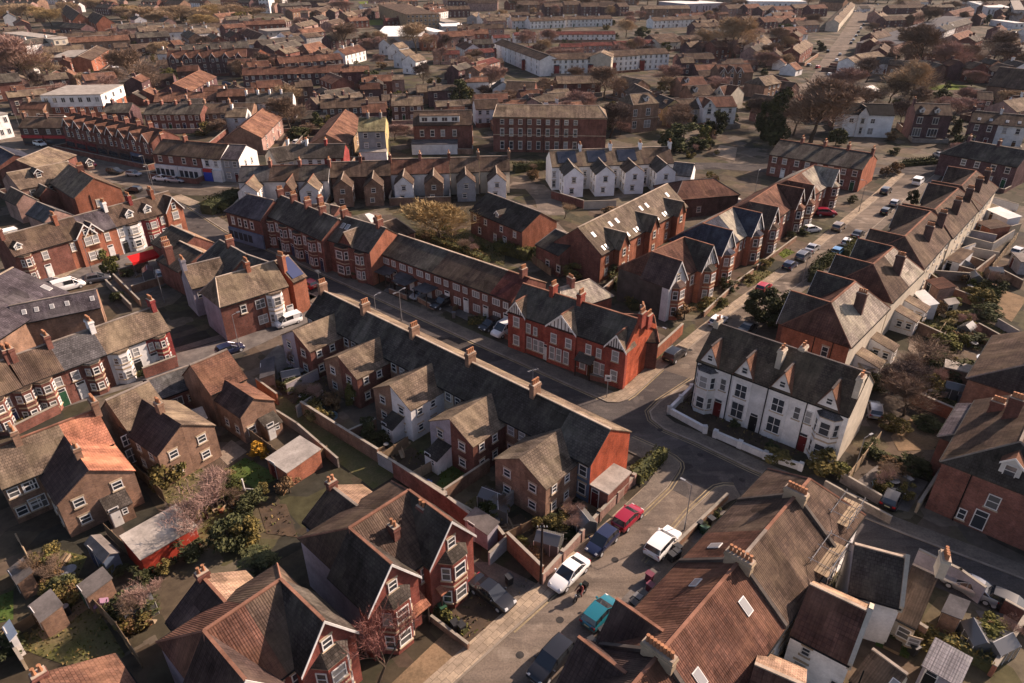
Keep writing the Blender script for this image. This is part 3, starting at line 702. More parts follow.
def hedge(pts,w,h,colr='green',look='clipped green hedge',world=False):
    """pts: photo pixels along the hedge's foot"""
    ps=[Vector((*p,0)) if world else P(p,0) for p in pts]; rr=random.Random(int(ps[0].x*31+ps[0].y*17)); o0=ps[0]
    body=MB(); lf=MB()
    for a,b in zip(ps,ps[1:]):
        d=b-a; L=d.length; d.normalize(); s=Vector((-d.y,d.x,0))
        k=max(1,int(L/1.2))
        for i in range(k):
            p0=a+d*(L*i/k)-o0; p1=a+d*(L*(i+1)/k)-o0; hh=h*rr.uniform(.72,.86); wv=w/2*rr.uniform(.7,.85)
            body.extr([p0-s*wv,p0+s*wv,p0+s*wv*.8+Vector((0,0,hh)),p0-s*wv*.8+Vector((0,0,hh))],p1-p0,LEAF['dark'])
        for i in range(int(min(1400,L*w*h*16+L*30))):
            t=rr.uniform(0,L); side=rr.choice((-1,1,0,0)); 
            if side: x=side*w/2*rr.uniform(.75,1.05); z=rr.uniform(.05,1)*h
            else: x=rr.uniform(-.5,.5)*w; z=h*rr.uniform(.78,1.05)
            p=a+d*t+s*x-o0; p.z=z; e=Vector((rr.gauss(0,1),rr.gauss(0,1),rr.gauss(0,1))).normalized(); g=e.cross(Vector((.3,.5,1))).normalized(); sz=rr.uniform(.09,.22)
            lf.face((p-e*sz,p-g*sz*.6,p+e*sz,p+g*sz*.6),LEAF[colr])
    o=thing('hedge',None,'hedge',o0); body.obj('stems',o); lf.obj('foliage',o); auto(o,look,'hedge'); return o
# ------------------------------------------------------------------ cars
TYRE=mat('tyre rubber',(.02,.02,.02),'flat'); RIM=mat('alloy rim',(.45,.45,.46),'flat',rough=.35); CGL=glassmat('car glass',(.02,.024,.03),.05)
LAMP=glassmat('headlamp lens',(.6,.6,.58),.1); TAIL=glassmat('tail lamp lens',(.35,.02,.02),.15); PLATE=mat('number plate',(.6,.55,.3),'flat')
def paint(name,c,met=.2):
    m=bpy.data.materials.new(name+' car paint'); t,b=nt(m); b.inputs['Base Color'].default_value=(*c,1); b.inputs['Roughness'].default_value=.28; b.inputs['Metallic'].default_value=met
    b.inputs['Coat Weight'].default_value=.6; b.inputs['Coat Roughness'].default_value=.08; return m
PAINT={'white':paint('white',(.75,.75,.74),0),'silver':paint('silver',(.42,.42,.43),.5),'grey':paint('grey',(.13,.13,.14),.4),'black':paint('black',(.015,.015,.018),.1),'red':paint('red',(.42,.02,.03),.1),'blue':paint('blue',(.03,.05,.16),.3),'teal':paint('teal',(.01,.16,.21),.3),'bright blue':paint('bright blue',(.08,.25,.48),.2),'dark blue':paint('dark blue',(.02,.028,.07),.3),'bronze':paint('bronze',(.22,.17,.13),.4),'crimson':paint('crimson',(.30,.01,.03),.1)}
# profile sections along the length (x from tail -1 to nose +1): (x, z_bottom, z_belt, z_roof or None, half width)
CARS={
 'hatch':dict(L=4.0,W=1.74,H=1.46,body=[(-.99,.42,.86,.80),(-.93,.26,.98,.95),(-.6,.22,1.0,1.),(.1,.2,.96,1.),(.5,.22,.90,.99),(.85,.25,.78,.93),(.99,.36,.60,.78)],cab=[(-.94,.98,.84),(-.80,1.40,.74),(-.45,1.46,.76),(.05,1.44,.76),(.52,.90,.86)]),
 'saloon':dict(L=4.7,W=1.82,H=1.43,body=[(-.99,.42,.84,.80),(-.93,.28,.98,.94),(-.62,.22,1.0,1.),(.1,.2,.94,1.),(.45,.22,.92,.99),(.85,.25,.78,.93),(.99,.36,.58,.76)],cab=[(-.68,1.0,.84),(-.40,1.36,.72),(-.2,1.43,.74),(.08,1.42,.74),(.44,.92,.86)]),
 'suv':dict(L=4.6,W=1.88,H=1.68,body=[(-.99,.50,1.0,.84),(-.95,.34,1.12,.97),(-.6,.28,1.14,1.),(.1,.28,1.10,1.),(.5,.3,1.06,.99),(.88,.32,.95,.95),(.99,.45,.72,.82)],cab=[(-.95,1.12,.88),(-.84,1.58,.78),(-.5,1.68,.80),(.10,1.65,.80),(.48,1.07,.88)]),
 'van':dict(L=4.9,W=1.92,H=1.95,body=[(-.99,.40,1.1,.96),(-.96,.30,1.2,1.),(-.3,.25,1.2,1.),(.3,.25,1.15,1.),(.62,.28,1.1,.99),(.9,.3,.95,.95),(.99,.4,.70,.84)],cab=[(-.985,1.2,.96),(-.96,1.92,.90),(-.3,1.95,.92),(.28,1.92,.90),(.66,1.08,.93)]),
}
CM={}
def smooth_weld(me):
    import bmesh
    bm=bmesh.new(); bm.from_mesh(me); bmesh.ops.remove_doubles(bm,verts=bm.verts,dist=.002); bm.to_mesh(me); bm.free(); me.set_sharp_from_angle(angle=math.radians(38))
def carmesh(ty,pn,full):
    k=(ty,pn,full)
    if k in CM: return CM[k]
    s=CARS[ty]; L=s['L']/2; W=s['W']/2; pm=PAINT[pn]
    b=MB(); g=MB(); secs=[]
    for x,zb,zt,w in s['body']:
        w*=W; secs.append([(x*L,-w*.9,zb),(x*L,-w,zb+(zt-zb)*.35),(x*L,-w*.97,zb+(zt-zb)*.75),(x*L,-w*.86,zt),(x*L,w*.86,zt),(x*L,w*.97,zb+(zt-zb)*.75),(x*L,w,zb+(zt-zb)*.35),(x*L,w*.9,zb)])
    for a,c in zip(secs,secs[1:]):
        for i in range(7): b.face((a[i],c[i],c[i+1],a[i+1]),pm)
        b.face((a[7],c[7],c[0],a[0]),BLACK)
    b.face(secs[0],pm); b.face(secs[-1][::-1],pm)
    cs=[]
    for x,z,w in s['cab']: cs.append((x*L,z,w*W))
    n=len(cs)
    belt=lambda x: next((a[2]+(c[2]-a[2])*((x/L-a[0])/(c[0]-a[0])) for a,c in zip(s['body'],s['body'][1:]) if a[0]<=x/L<=c[0]),.9)
    # roof panel (paint), screens and side glass
    for j,(a,c) in enumerate(zip(cs,cs[1:])):
        roof=(0<j<n-2)
        b_or=b if roof or (ty=='van' and j==0) else g
        m_=pm if roof else CGL
        top=[(a[0],-a[2],a[1]),(c[0],-c[2],c[1]),(c[0],c[2],c[1]),(a[0],a[2],a[1])]
        b_or.face(top,m_)
        for sg in (-1,1):
            wa,wc=W*.88,W*.88
            lo=[(a[0],sg*wa,belt(a[0])-.01),(c[0],sg*wc,belt(c[0])-.01)]
            hi=[(c[0],sg*c[2],c[1]),(a[0],sg*a[2],a[1])]
            if ty=='van' and j<n-3: b.face(lo+hi,pm)
            else: g.face(lo+hi,CGL)
    # pillars and roof rail
    for sg in (-1,1):
        for j in range(1,n-1):
            x,z,w=cs[j]; b.tube((x-.05 if j==1 else x,sg*W*.885,belt(x)-.02),(x,sg*(w+.01),z),.045,.04,pm if j in(1,n-2) else BLACK,4)
        for j in range(n-1):
            a,c=cs[j],cs[j+1]; b.tube((a[0],sg*(a[2]+.005),a[1]),(c[0],sg*(c[2]+.005),c[1]),.035,.035,pm,4)
    for sg in (-1,1):
        mx=cs[-1][0]-.25; b.box(mx-.07,mx+.07,sg*W*.98-.02 if sg>0 else -W*.98-.16,sg*W*.98+.16 if sg>0 else -W*.98+.02,belt(mx)+.0,belt(mx)+.14,pm)
    wr=.32 if ty!='suv' else .36
    tyre=MB(); rim=MB()
    def wheel(mb,x,y,r,w,m):
        k=12; ang=[2*math.pi*i/k for i in range(k)]
        for i in range(k):
            p,q_=ang[i],ang[(i+1)%k]
            mb.face(((x+r*math.cos(p),y-w,wr+r*math.sin(p)),(x+r*math.cos(q_),y-w,wr+r*math.sin(q_)),(x+r*math.cos(q_),y+w,wr+r*math.sin(q_)),(x+r*math.cos(p),y+w,wr+r*math.sin(p))),m)
        mb.face([(x+r*math.cos(a),y-w,wr+r*math.sin(a)) for a in ang],m); mb.face([(x+r*math.cos(a),y+w,wr+r*math.sin(a)) for a in ang][::-1],m)
    wheel(tyre,0,0,wr,.11,TYRE); wheel(rim,0,0,wr*.62,.118,RIM)
    hl=MB(); hl.extr([(.03,-.17,-.06),(.06,.17,-.05),(-.02,.2,.06),(-.16,-.05,.075)],(-.1,0,-.02),LAMP); tl=MB(); tl.box(-.05,.06,-.16,.16,-.12,.12,TAIL)
    if not full:
        for x in (-.62,.62):
            for sg in (-1,1): wheel(b,x*L,sg*W*.88,wr,.11,TYRE)
    else:
        # dark arches, plates, door shut lines
        b.box(-L*.995-.005,-L*.97,-.26,.26,.62,.74,PLATE); b.box(L*.97,L*.985+.01,-.26,.26,.40,.51,WHITE)
    bmsh=b.mesh('body'); bmsh.polygons.foreach_set('use_smooth',[True]*len(bmsh.polygons)); smooth_weld(bmsh)
    CM[k]=(bmsh,g.mesh('glazing'),tyre.mesh('tyre'),rim.mesh('rim'),hl.mesh('headlight'),tl.mesh('tail_light'),L,W)
    return CM[k]
def car(p,heading,ty='hatch',col='silver',look=None,label=None,full=True,group=None,world=False,scale=1.,name='parked_car'):
    """p photo pixel of the centre of the car on the ground; heading: world angle in degrees of the nose"""
    pos=Vector((*p,0)) if world else P(p,.6); pos.z=0.03
    bm,gm,ty_,ri,hl,tl,L,W=carmesh(ty,col,full)
    cat={'van':'van'}.get(ty,'car')
    if ty=='van': name='parked_van'
    o=thing(name,label,cat,pos,math.radians(heading),group); o.scale=(scale,)*3
    link('body',bm,o); link('glazing',gm,o)
    if full:
        for x in (-.62,.62):
            for sg in (-1,1):
                w=link('wheel',ty_,o,(x*L,sg*W*.88,0)); link('rim',ri,w)
        s=CARS[ty]
        for sg in (-1,1):
            link('headlight',hl,o,(L*.955,sg*W*.62,s['body'][-2][2]*.86)); link('tail_light',tl,o,(-L*.965,sg*W*.70,s['body'][0][2]*.93))
    if not label: auto(o,look or f"{col} {dict(hatch='hatchback',saloon='saloon car',suv='tall estate car',van='van')[ty]}",cat,group or 'parked cars')
    return o
# ------------------------------------------------------------------ walls, fences, sheds, sheets
FWOOD=mat('weathered fence wood',(.20,.14,.09),'plain',stain=.5); FPALE=mat('pale fence wood',(.36,.27,.18),'plain',stain=.4); COPE=mat('coping stone',(.32,.28,.23),'plain',stain=.4)
def wall(pts,h=1.8,t=.24,m='red',cope=True,label=None,look=None,z0=0.,world=False,name='garden_wall',piers=False,copem=None):
    ps=[Vector((*p,0)) if world else P(p,0) for p in pts]; o0=ps[0]
    wm=BR[m] if isinstance(m,str) else m; w=MB(); c=MB(); pr=[]
    for a,b in zip(ps,ps[1:]):
        d=b-a; L=d.length; d.normalize(); s=Vector((-d.y,d.x,0))*(t/2); s2=s*1.25; a0=a-o0-d*(t/2); b0=b-o0+d*(t/2)
        w.extr([a0-s,b0-s,b0-s+Vector((0,0,h)),a0-s+Vector((0,0,h))],s*2,wm)
        if cope: c.extr([a0-s2+Vector((0,0,h+.002)),b0-s2+Vector((0,0,h+.002)),b0-s2+Vector((0,0,h+.09)),a0-s2+Vector((0,0,h+.09))],s2*2,copem or COPE)
        if piers:
            k=max(1,int(L/3))
            for i in range(k+1):
                p=a+d*(L*i/k)-o0; pr.append(p)
    o=thing(name,label,'wall',o0) ; w.obj('masonry',o)
    if cope: c.obj('coping',o)
    if piers:
        pm=MB(); pm.box(-t*.85,t*.85,-t*.85,t*.85,0,h+.25,wm,copem or COPE); pm=pm.mesh('pier')
        for p in pr: link('pier',pm,o,(p.x,p.y,0),math.atan2((ps[-1]-ps[0]).y,(ps[-1]-ps[0]).x))
    if not label: auto(o,look or {'red':'red brick garden wall','dark':'dark brick yard wall','white':'white painted low wall','grey':'grey rendered yard wall','brown':'brown brick garden wall','slab':'grey concrete garden wall','orange':'orange brick garden wall','stone':'pale stone wall','lilac':'lilac grey yard wall'}.get(m,'garden wall'),'wall')
    return o
LP_={}
def fence(pts,h=1.7,m=None,look='weathered timber garden fence',world=False,label=None):
    ps=[Vector((*p,0)) if world else P(p,0) for p in pts]; o0=ps[0]; m=m or FWOOD; b=MB(); k_=[]
    for a,c in zip(ps,ps[1:]):
        d=c-a; L=d.length; d.normalize(); s=Vector((-d.y,d.x,0)); n=max(1,int(L/1.8)); z=Vector((0,0,1))
        for i in range(n):
            p=a+d*(L*i/n)-o0; e=a+d*(L*(i+1)/n)-o0; hh=h*R.uniform(.96,1.04)
            b.extr([p-s*.025+z*.05,e-s*.025+z*.05,e-s*.025+z*hh,p-s*.025+z*hh],s*.05,m)
            k_.append(p)
    o=thing('timber_fence',label,'fence',o0); b.obj('fence_panel',o)
    pk=('post',round(h,1),m.name)
    if pk not in LP_: pm=MB(); pm.box(-.06,.06,-.06,.06,0,h+.12,m); LP_[pk]=pm.mesh('fence_post')
    for p in k_: link('fence_post',LP_[pk],o,(p.x,p.y,0))
    if not label: auto(o,look,'fence')
    return o
def rect3(pts,z):
    """three or four photo pixels at height z -> origin, rotation, w, d of the rectangle through the first three"""
    a,b,c=[P(p,z) for p in pts[:3]]; U=b-a; w=U.length; U.normalize(); V=Vector((-U.y,U.x,0)); d=(c-b).dot(V)
    if d<0: a=a+V*d; d=-d
    return Vector((a.x,a.y,0)),math.atan2(U.y,U.x),w,d
def shed(pts,zl=2.0,zh=2.6,wm=None,rm=None,kind='mono',look='small garden shed',label=None,door_=True,cat='shed',name='garden_shed',win=False,z=None):
    """pts: photo pixels of three roof corners, given at the roof's mean height"""
    o0,rot,w,d=rect3(pts,z if z else (zl+zh)/2)
    o=thing(name,label,cat,o0,rot); wm=wm if wm is not None and not isinstance(wm,str) else BR[wm or 'brown']; rm=rm if rm is not None and not isinstance(rm,str) else RF[rm or 'feltd']
    m=MB(); r=MB(); i=.12
    if kind=='mono':
        m.extr([(i,i,0),(i,i,zl),(i,d-i,zh),(i,d-i,0)],(w-2*i,0,0),wm); r.slab([(0,0,zl+.08),(w,0,zl+.08),(w,d,zh+.08),(0,d,zh+.08)],.08,rm)
    elif kind=='flat':
        m.box(i,w-i,i,d-i,0,zl,wm); r.box(0,w,0,d,zl+.003,zl+.16,rm); r.box(.25,w-.25,.25,d-.25,zl+.16,zl+.165,rm)
    elif kind=='gableU':   # ridge along w
        m.extr([(i,i,0),(i,i,zl),(i,d/2,zh),(i,d-i,zl),(i,d-i,0)],(w-2*i,0,0),wm)
        r.slab([(0,0,zl),(w,0,zl),(w,d/2,zh+.1),(0,d/2,zh+.1)],.08,rm); r.slab([(w,d,zl),(0,d,zl),(0,d/2,zh+.1),(w,d/2,zh+.1)],.08,rm)
    else:
        m.extr([(i,i,0),(w-i,i,0),(w-i,i,zl),(w/2,i,zh),(i,i,zl)],(0,d-2*i,0),wm)
        r.slab([(0,d,zl),(0,0,zl),(w/2,0,zh+.1),(w/2,d,zh+.1)],.08,rm); r.slab([(w,0,zl),(w,d,zl),(w/2,d,zh+.1),(w/2,0,zh+.1)],.08,rm)
    m.obj('wall',o); r.obj('roof',o)
    if door_: door(o,w*.3,i-.004,.03,0,DOORC[R.randrange(6)],.8,1.8)
    if win: window(o,w*.72,i-.004,.9,.8,.8,0,'v')
    if not label: auto(o,look,cat)
    return o
def sheet(name,pts,m,z,kind='structure',world=False,n=1):
    ps=[Vector((*p,z)) if world else P(p,0) for p in pts]; mb=MB(); mb.face([(p.x,p.y,z) for p in ps],m)
    o=mb.obj(name); o['kind']=kind; return o
def strip(name,line,w,m,z,off=0.,world=True):
    """ribbon of width w along a world polyline"""
    mb=MB(); ps=[Vector((*p[:2],0)) for p in line]; nn=[]
    for i in range(len(ps)):
        d=(ps[min(i+1,len(ps)-1)]-ps[max(i-1,0)]).normalized(); nn.append(Vector((-d.y,d.x,0)))
    for i in range(len(ps)-1):
        a,b=ps[i]+nn[i]*(off-w/2),ps[i]+nn[i]*(off+w/2); c,d=ps[i+1]+nn[i+1]*(off+w/2),ps[i+1]+nn[i+1]*(off-w/2)
        mb.face([(p.x,p.y,z) for p in (a,d,c,b)],m)
    o=mb.obj(name); o['kind']='structure'; return o
def kerb(name,line,w,h,m,off):
    mb=MB(); ps=[Vector((*p[:2],0)) for p in line]; nn=[]
    for i in range(len(ps)):
        d=(ps[min(i+1,len(ps)-1)]-ps[max(i-1,0)]).normalized(); nn.append(Vector((-d.y,d.x,0)))
    for i in range(len(ps)-1):
        a,b=ps[i]+nn[i]*(off-w/2),ps[i]+nn[i]*(off+w/2); c,d=ps[i+1]+nn[i+1]*(off+w/2),ps[i+1]+nn[i+1]*(off-w/2)
        mb.extr([(p.x,p.y,h) for p in (a,d,c,b)],(0,0,-h),m)
    o=mb.obj(name); o['kind']='structure'; return o
LP={}
def lamp_post(p,h=6.5,ang=0.,look='slim grey street lamp',label=None,z=0.):
    o=thing('street_lamp',label,'street lamp',P(p,0))
    k=round(h,1)
    if k not in LP:
        a=MB(); a.cyl(0,0,0,1.2,.09,.08,STEEL,8); a.cyl(0,0,1.2,h,.055,.04,STEEL,6); a.tube((0,0,h),(.9,0,h+.12),.03,.03,STEEL,5)
        b=MB(); b.box(.7,1.25,-.11,.11,h+.05,h+.16,STEEL); c=MB(); c.box(.78,1.2,-.08,.08,h+.02,h+.049,LAMP)
        LP[k]=(a.mesh('pole'),b.mesh('lamp_head'),c.mesh('lens'))
    o.rotation_euler=(0,0,ang); link('pole',LP[k][0],o); hd=link('lamp_head',LP[k][1],o); link('lens',LP[k][2],hd)
    if not label: auto(o,look,'street lamp','street lamps')
    return o
BINM={'black':mat('black wheelie bin plastic',(.02,.02,.022),'flat',rough=.5),'green':mat('green wheelie bin plastic',(.02,.07,.035),'flat',rough=.5),'purple':mat('maroon wheelie bin plastic',(.13,.02,.04),'flat',rough=.5),'grey':mat('grey wheelie bin plastic',(.12,.12,.125),'flat',rough=.5)}
BINC={}
def bin_(p,c='black',rot=0.,label=None,world=False,z=0.):
    if c not in BINC:
        m=BINM[c]; b=MB(); b.extr([(-.24,-.27,.08),(.24,-.27,.08),(.28,-.32,1.0),(-.28,-.32,1.0)],(0,.60,0),m); b.box(-.05,.05,.28,.36,.85,.9,m)
        l=MB(); l.extr([(-.31,-.37,1.002),(.31,-.37,1.002),(.31,-.37,1.06),(-.31,-.37,1.06)],(0,.74,0),m)
        w=MB(); w.tube((-.22,.26,.1),(-.16,.26,.1),.1,.1,TYRE,8); w2=MB(); w2.tube((.16,.26,.1),(.22,.26,.1),.1,.1,TYRE,8)
        BINC[c]=(b.mesh('bin_body'),l.mesh('bin_lid'),w.mesh('wheel'),w2.mesh('wheel'))
    pos=Vector((*p,0)) if world else P(p,0); pos.z=z
    o=thing('wheelie_bin',label,'bin',pos,rot)
    for n,x in zip(('bin_body','bin_lid','wheel','wheel'),BINC[c]): link(n,x,o)
    if not label: auto(o,f"{dict(purple='maroon').get(c,c)} wheelie bin",'bin','wheelie bins')
    return o
# ------------------------------------------------------------------ ground materials
def groundmat(name,c,c2,sc1=.3,sc2=3.,c3=None,rough=.95,track=0):
    m=bpy.data.materials.new(name); t,b=nt(m); L=t.links.new; b.inputs['Roughness'].default_value=rough; b.inputs['Specular IOR Level'].default_value=.04
    tc=t.nodes.new('ShaderNodeTexCoord'); n=node(t,'ShaderNodeTexNoise',Scale=sc1,Detail=6.0,Roughness=.65); L(tc.outputs['Object'],n.inputs['Vector'])
    n2=node(t,'ShaderNodeTexNoise',Scale=sc2,Detail=4.0,Roughness=.7); L(tc.outputs['Object'],n2.inputs['Vector'])
    col=mix(t,ramp(t,n.outputs[0],(.40,0.),(.60,1.)),c,c2)
    if c3:
        n3=node(t,'ShaderNodeTexNoise',Scale=sc1*2.7,Detail=3.0); L(tc.outputs['Object'],n3.inputs['Vector']); col=mix(t,ramp(t,n3.outputs[0],(.55,0.),(.66,1.)),col,c3)
    if track:
        mp=node(t,'ShaderNodeMapping'); mp.inputs['Rotation'].default_value=(0,0,math.radians(-48.7 if track>0 else 41.3)); mp.inputs['Scale'].default_value=(.05,.9,1); L(tc.outputs['Object'],mp.inputs['Vector'])
        n4=node(t,'ShaderNodeTexNoise',Scale=1.,Detail=5.0,Roughness=.7); L(mp.outputs[0],n4.inputs['Vector']); col=mix(t,1.,col,ramp(t,n4.outputs[0],(.32,.78),(.66,1.15)),'MULTIPLY')
        vo=node(t,'ShaderNodeTexVoronoi',Scale=.16); vo.distance='CHEBYCHEV'; mp3=node(t,'ShaderNodeMapping'); mp3.inputs['Rotation'].default_value=(0,0,math.radians(-48.7)); mp3.inputs['Scale'].default_value=(.6,1.4,1); L(tc.outputs['Object'],mp3.inputs['Vector']); L(mp3.outputs[0],vo.inputs['Vector'])
        se=t.nodes.new('ShaderNodeSeparateColor'); L(vo.outputs['Color'],se.inputs[0]); col=mix(t,1.,col,ramp(t,se.outputs[0],(.10,.66),(.13,1.),(.86,1.),(.90,1.22)),'MULTIPLY')
    col=mix(t,1.,col,ramp(t,n2.outputs[0],(.3,.72),(.7,1.2)),'MULTIPLY'); L(col,b.inputs['Base Color']); MATS[name]=m; return m
def landmat():
    m=bpy.data.materials.new('mixed town ground'); t,b=nt(m); L=t.links.new; b.inputs['Roughness'].default_value=.95; b.inputs['Specular IOR Level'].default_value=.1
    tc=t.nodes.new('ShaderNodeTexCoord'); mp=node(t,'ShaderNodeMapping'); mp.inputs['Rotation'].default_value=(0,0,.84); L(tc.outputs['Object'],mp.inputs['Vector'])
    col=None
    for sc_,rnd in ((.10,.75),(.23,.9)):
        vo=node(t,'ShaderNodeTexVoronoi'); vo.distance='CHEBYCHEV'; vo.inputs['Scale'].default_value=sc_; vo.inputs['Randomness'].default_value=rnd; L(mp.outputs[0],vo.inputs['Vector'])
        se=t.nodes.new('ShaderNodeSeparateColor'); L(vo.outputs['Color'],se.inputs[0]); n=t.nodes.new('ShaderNodeValToRGB'); L(se.outputs[0],n.inputs[0]); n.color_ramp.interpolation='CONSTANT'; e=n.color_ramp.elements
        pal=((0,(.056,.047,.031)),(.18,(.11,.080,.056)),(.34,(.032,.032,.018)),(.5,(.16,.128,.10)),(.63,(.078,.070,.036)),(.76,(.075,.052,.038)),(.88,(.045,.040,.036)))
        while len(e)<len(pal): e.new(.5)
        for k,(p_,c_) in zip(e,pal): k.position=p_; k.color=(*c_,1)
        col=n.outputs[0] if col is None else mix(t,.5,col,n.outputs[0])
    n2=node(t,'ShaderNodeTexNoise',Scale=.8,Detail=6.0,Roughness=.7); L(tc.outputs['Object'],n2.inputs['Vector'])
    col=mix(t,1.,col,ramp(t,n2.outputs[0],(.3,.62),(.7,1.25)),'MULTIPLY'); L(col,b.inputs['Base Color']); return m
G_LAND=landmat()
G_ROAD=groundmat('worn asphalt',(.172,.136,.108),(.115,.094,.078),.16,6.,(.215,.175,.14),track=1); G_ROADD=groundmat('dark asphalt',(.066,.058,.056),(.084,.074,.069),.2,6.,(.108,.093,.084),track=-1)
G_PAVE=mat('pavement slab',(.34,.265,.19),'slabs',alt=(.28,.22,.165)); G_PAVED=groundmat('grey pavement',(.18,.148,.12),(.13,.108,.09),.5,5.)
G_GRASS=groundmat('rough garden grass',(.090,.088,.034),(.13,.105,.055),.35,4.); G_LAWN=groundmat('green lawn',(.062,.105,.025),(.085,.105,.032),.4,5.)
G_SOIL=groundmat('bare soil',(.095,.066,.045),(.06,.045,.034),.5,4.); G_PATIO=groundmat('patio paving',(.26,.20,.15),(.18,.145,.115),.6,4.); G_YARD=groundmat('yard concrete',(.17,.15,.135),(.11,.097,.09),.5,4.)
G_SAND=groundmat('sandy worn ground',(.23,.155,.095),(.15,.105,.065),.4,4.); G_BRIGHT=groundmat('bright grass',(.12,.15,.025),(.09,.11,.03),.2,3.)
G_LINE=mat('worn yellow line paint',(.33,.26,.16),'plain',stain=.6); G_WLINE=mat('worn white line paint',(.52,.48,.43),'plain',stain=.5); G_KERB=mat('kerb stone',(.27,.225,.18),'plain',stain=.4)
g=MB(); g.face([(-3500,-200,0),(3500,-200,0),(3500,3800,0),(-3500,3800,0)],G_LAND); struct(g.obj('ground'))
def W(*ps): return [tuple(P(p,0)[:2]) for p in ps]
def offs(line,d):
    out=[]; ps=[Vector((*p[:2],0)) for p in line]
    for i in range(len(ps)):
        e=(ps[min(i+1,len(ps)-1)]-ps[max(i-1,0)]).normalized(); out.append(tuple((ps[i]+Vector((-e.y,e.x,0))*d)[:2]))
    return out
def ribbon(name,l1,l2,m,z):
    mb=MB()
    mb.face([(x,y,z) for x,y in list(l1)+list(l2)[::-1]],m); o=mb.obj(name); o['kind']='structure'; return o
# ---- road with houses either side (long street) -------------------------------------------------
northA=W((150,183),(188,207),(226,231.6),(293,261),(376,298),(470,341),(512,359.5),(607,402))
southA=offs(northA,-6.2)
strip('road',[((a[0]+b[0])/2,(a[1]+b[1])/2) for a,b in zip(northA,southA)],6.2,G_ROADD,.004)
pv=offs(northA[1:],1.2); strip('pavement',pv,2.4,G_PAVED,.10); kerb('kerb',northA[1:],.25,.104,G_KERB,.06)
strip('pavement',offs(southA[3:],-1.0),2.0,G_PAVED,.10); kerb('kerb',southA[3:],.25,.104,G_KERB,-.06)
strip('road_marking',offs(northA[1:],-.28),.22,G_LINE,.008)
# crossing road, south arm
leftB=W((380,752),(430,706),(455,683),(512,630.7),(547,599.5),(600,551),(639.6,513),(667,487)); rightB=offs(leftB,-5.7)
strip('road',[((a[0]+b[0])/2,(a[1]+b[1])/2) for a,b in zip(leftB,rightB)],5.7,G_ROAD,.006)
strip('pavement',offs(leftB,.9),1.8,G_PAVE,.10); kerb('kerb',leftB,.2,.105,G_KERB,-.02)
strip('pavement',offs(rightB[:-1],-1.2),2.4,G_PAVED,.10); kerb('kerb',rightB[:-1],.2,.105,G_KERB,.02)
strip('road_marking',offs(leftB[3:],-.25),.16,G_LINE,.011)
# junction and east arm
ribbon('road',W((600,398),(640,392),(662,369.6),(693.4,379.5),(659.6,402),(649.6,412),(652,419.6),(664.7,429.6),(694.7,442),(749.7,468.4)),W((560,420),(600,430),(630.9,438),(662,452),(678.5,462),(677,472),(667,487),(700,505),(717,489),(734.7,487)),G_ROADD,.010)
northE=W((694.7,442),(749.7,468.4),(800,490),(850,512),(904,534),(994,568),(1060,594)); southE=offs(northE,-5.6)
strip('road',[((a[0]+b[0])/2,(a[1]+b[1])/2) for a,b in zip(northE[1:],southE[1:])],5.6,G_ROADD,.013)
cor=W((693.4,379.5),(659.6,402),(649.6,412),(652,419.6),(664.7,429.6),(694.7,442),(749.7,468.4),(800,490),(850,512),(904,534),(994,568),(1060,594))
strip('pavement',offs(cor,1.0),2.0,G_PAVED,.10); kerb('kerb',cor,.22,.105,G_KERB,.03); strip('road_marking',offs(cor[:8],-.25),.16,G_LINE,.017); strip('road_marking',offs(cor[:8],-.6),.12,G_LINE,.017)
cor=W((627,399.6),(634.6,394.6),(662,369.6)); strip('road_marking',offs(cor,-.25),.16,G_LINE,.014)
ribbon('pavement',W((607,402),(618,402.5),(627,399.6),(634.6,394.6),(662,369.6)),W((597,394),(606,394.5),(618,392),(630,383),(652,362)),G_PAVE,.112)
kerb('kerb',W((607,402),(618,402.5),(627,399.6),(634.6,394.6),(662,369.6)),.22,.105,G_KERB,.0)
cor=W((630.9,438),(650,446.5),(662,452),(673,458),(678.5,463),(679,467),(677,472),(667,487),(639.6,513))
ribbon('pavement',cor,W((617,447),(634,455),(645,460.5),(652,464.5),(655,468),(655,471),(653,476),(645,487),(622,509)),G_PAVED,.114); kerb('kerb',cor,.22,.106,G_KERB,-.03); strip('road_marking',offs(cor,.25),.16,G_LINE,.015); strip('road_marking',offs(cor,.6),.12,G_LINE,.015)
cor=W((734.7,487),(725,486.5),(717,488.4),(711,493),(707,497),(689.7,513),(647,564.5))
ribbon('pavement',cor,W((741,498),(735,500),(730,502),(726,504.5),(722,508),(706,524),(664,574)),G_PAVED,.116); kerb('kerb',cor,.22,.107,G_KERB,.03); strip('road_marking',offs(cor,-.25),.16,G_LINE,.016); strip('road_marking',offs(cor,-.6),.12,G_LINE,.016)
# crossing road, north arm
leftN=W((662,369.6),(697,342),(720,322.5),(752,299),(805,259),(850,222),(881,196),(904.5,174)); rightN=W((693.4,379.5),(730,343),(752,322),(785,294),(836,259),(880,222),(912,193),(938,172))
ribbon('road',leftN,rightN,G_ROAD,.007); strip('pavement',offs(leftN,.9),1.8,G_PAVE,.10); kerb('kerb',leftN,.2,.105,G_KERB,0); strip('pavement',offs(rightN,-.9),1.8,G_PAVED,.10); kerb('kerb',rightN,.2,.105,G_KERB,0)
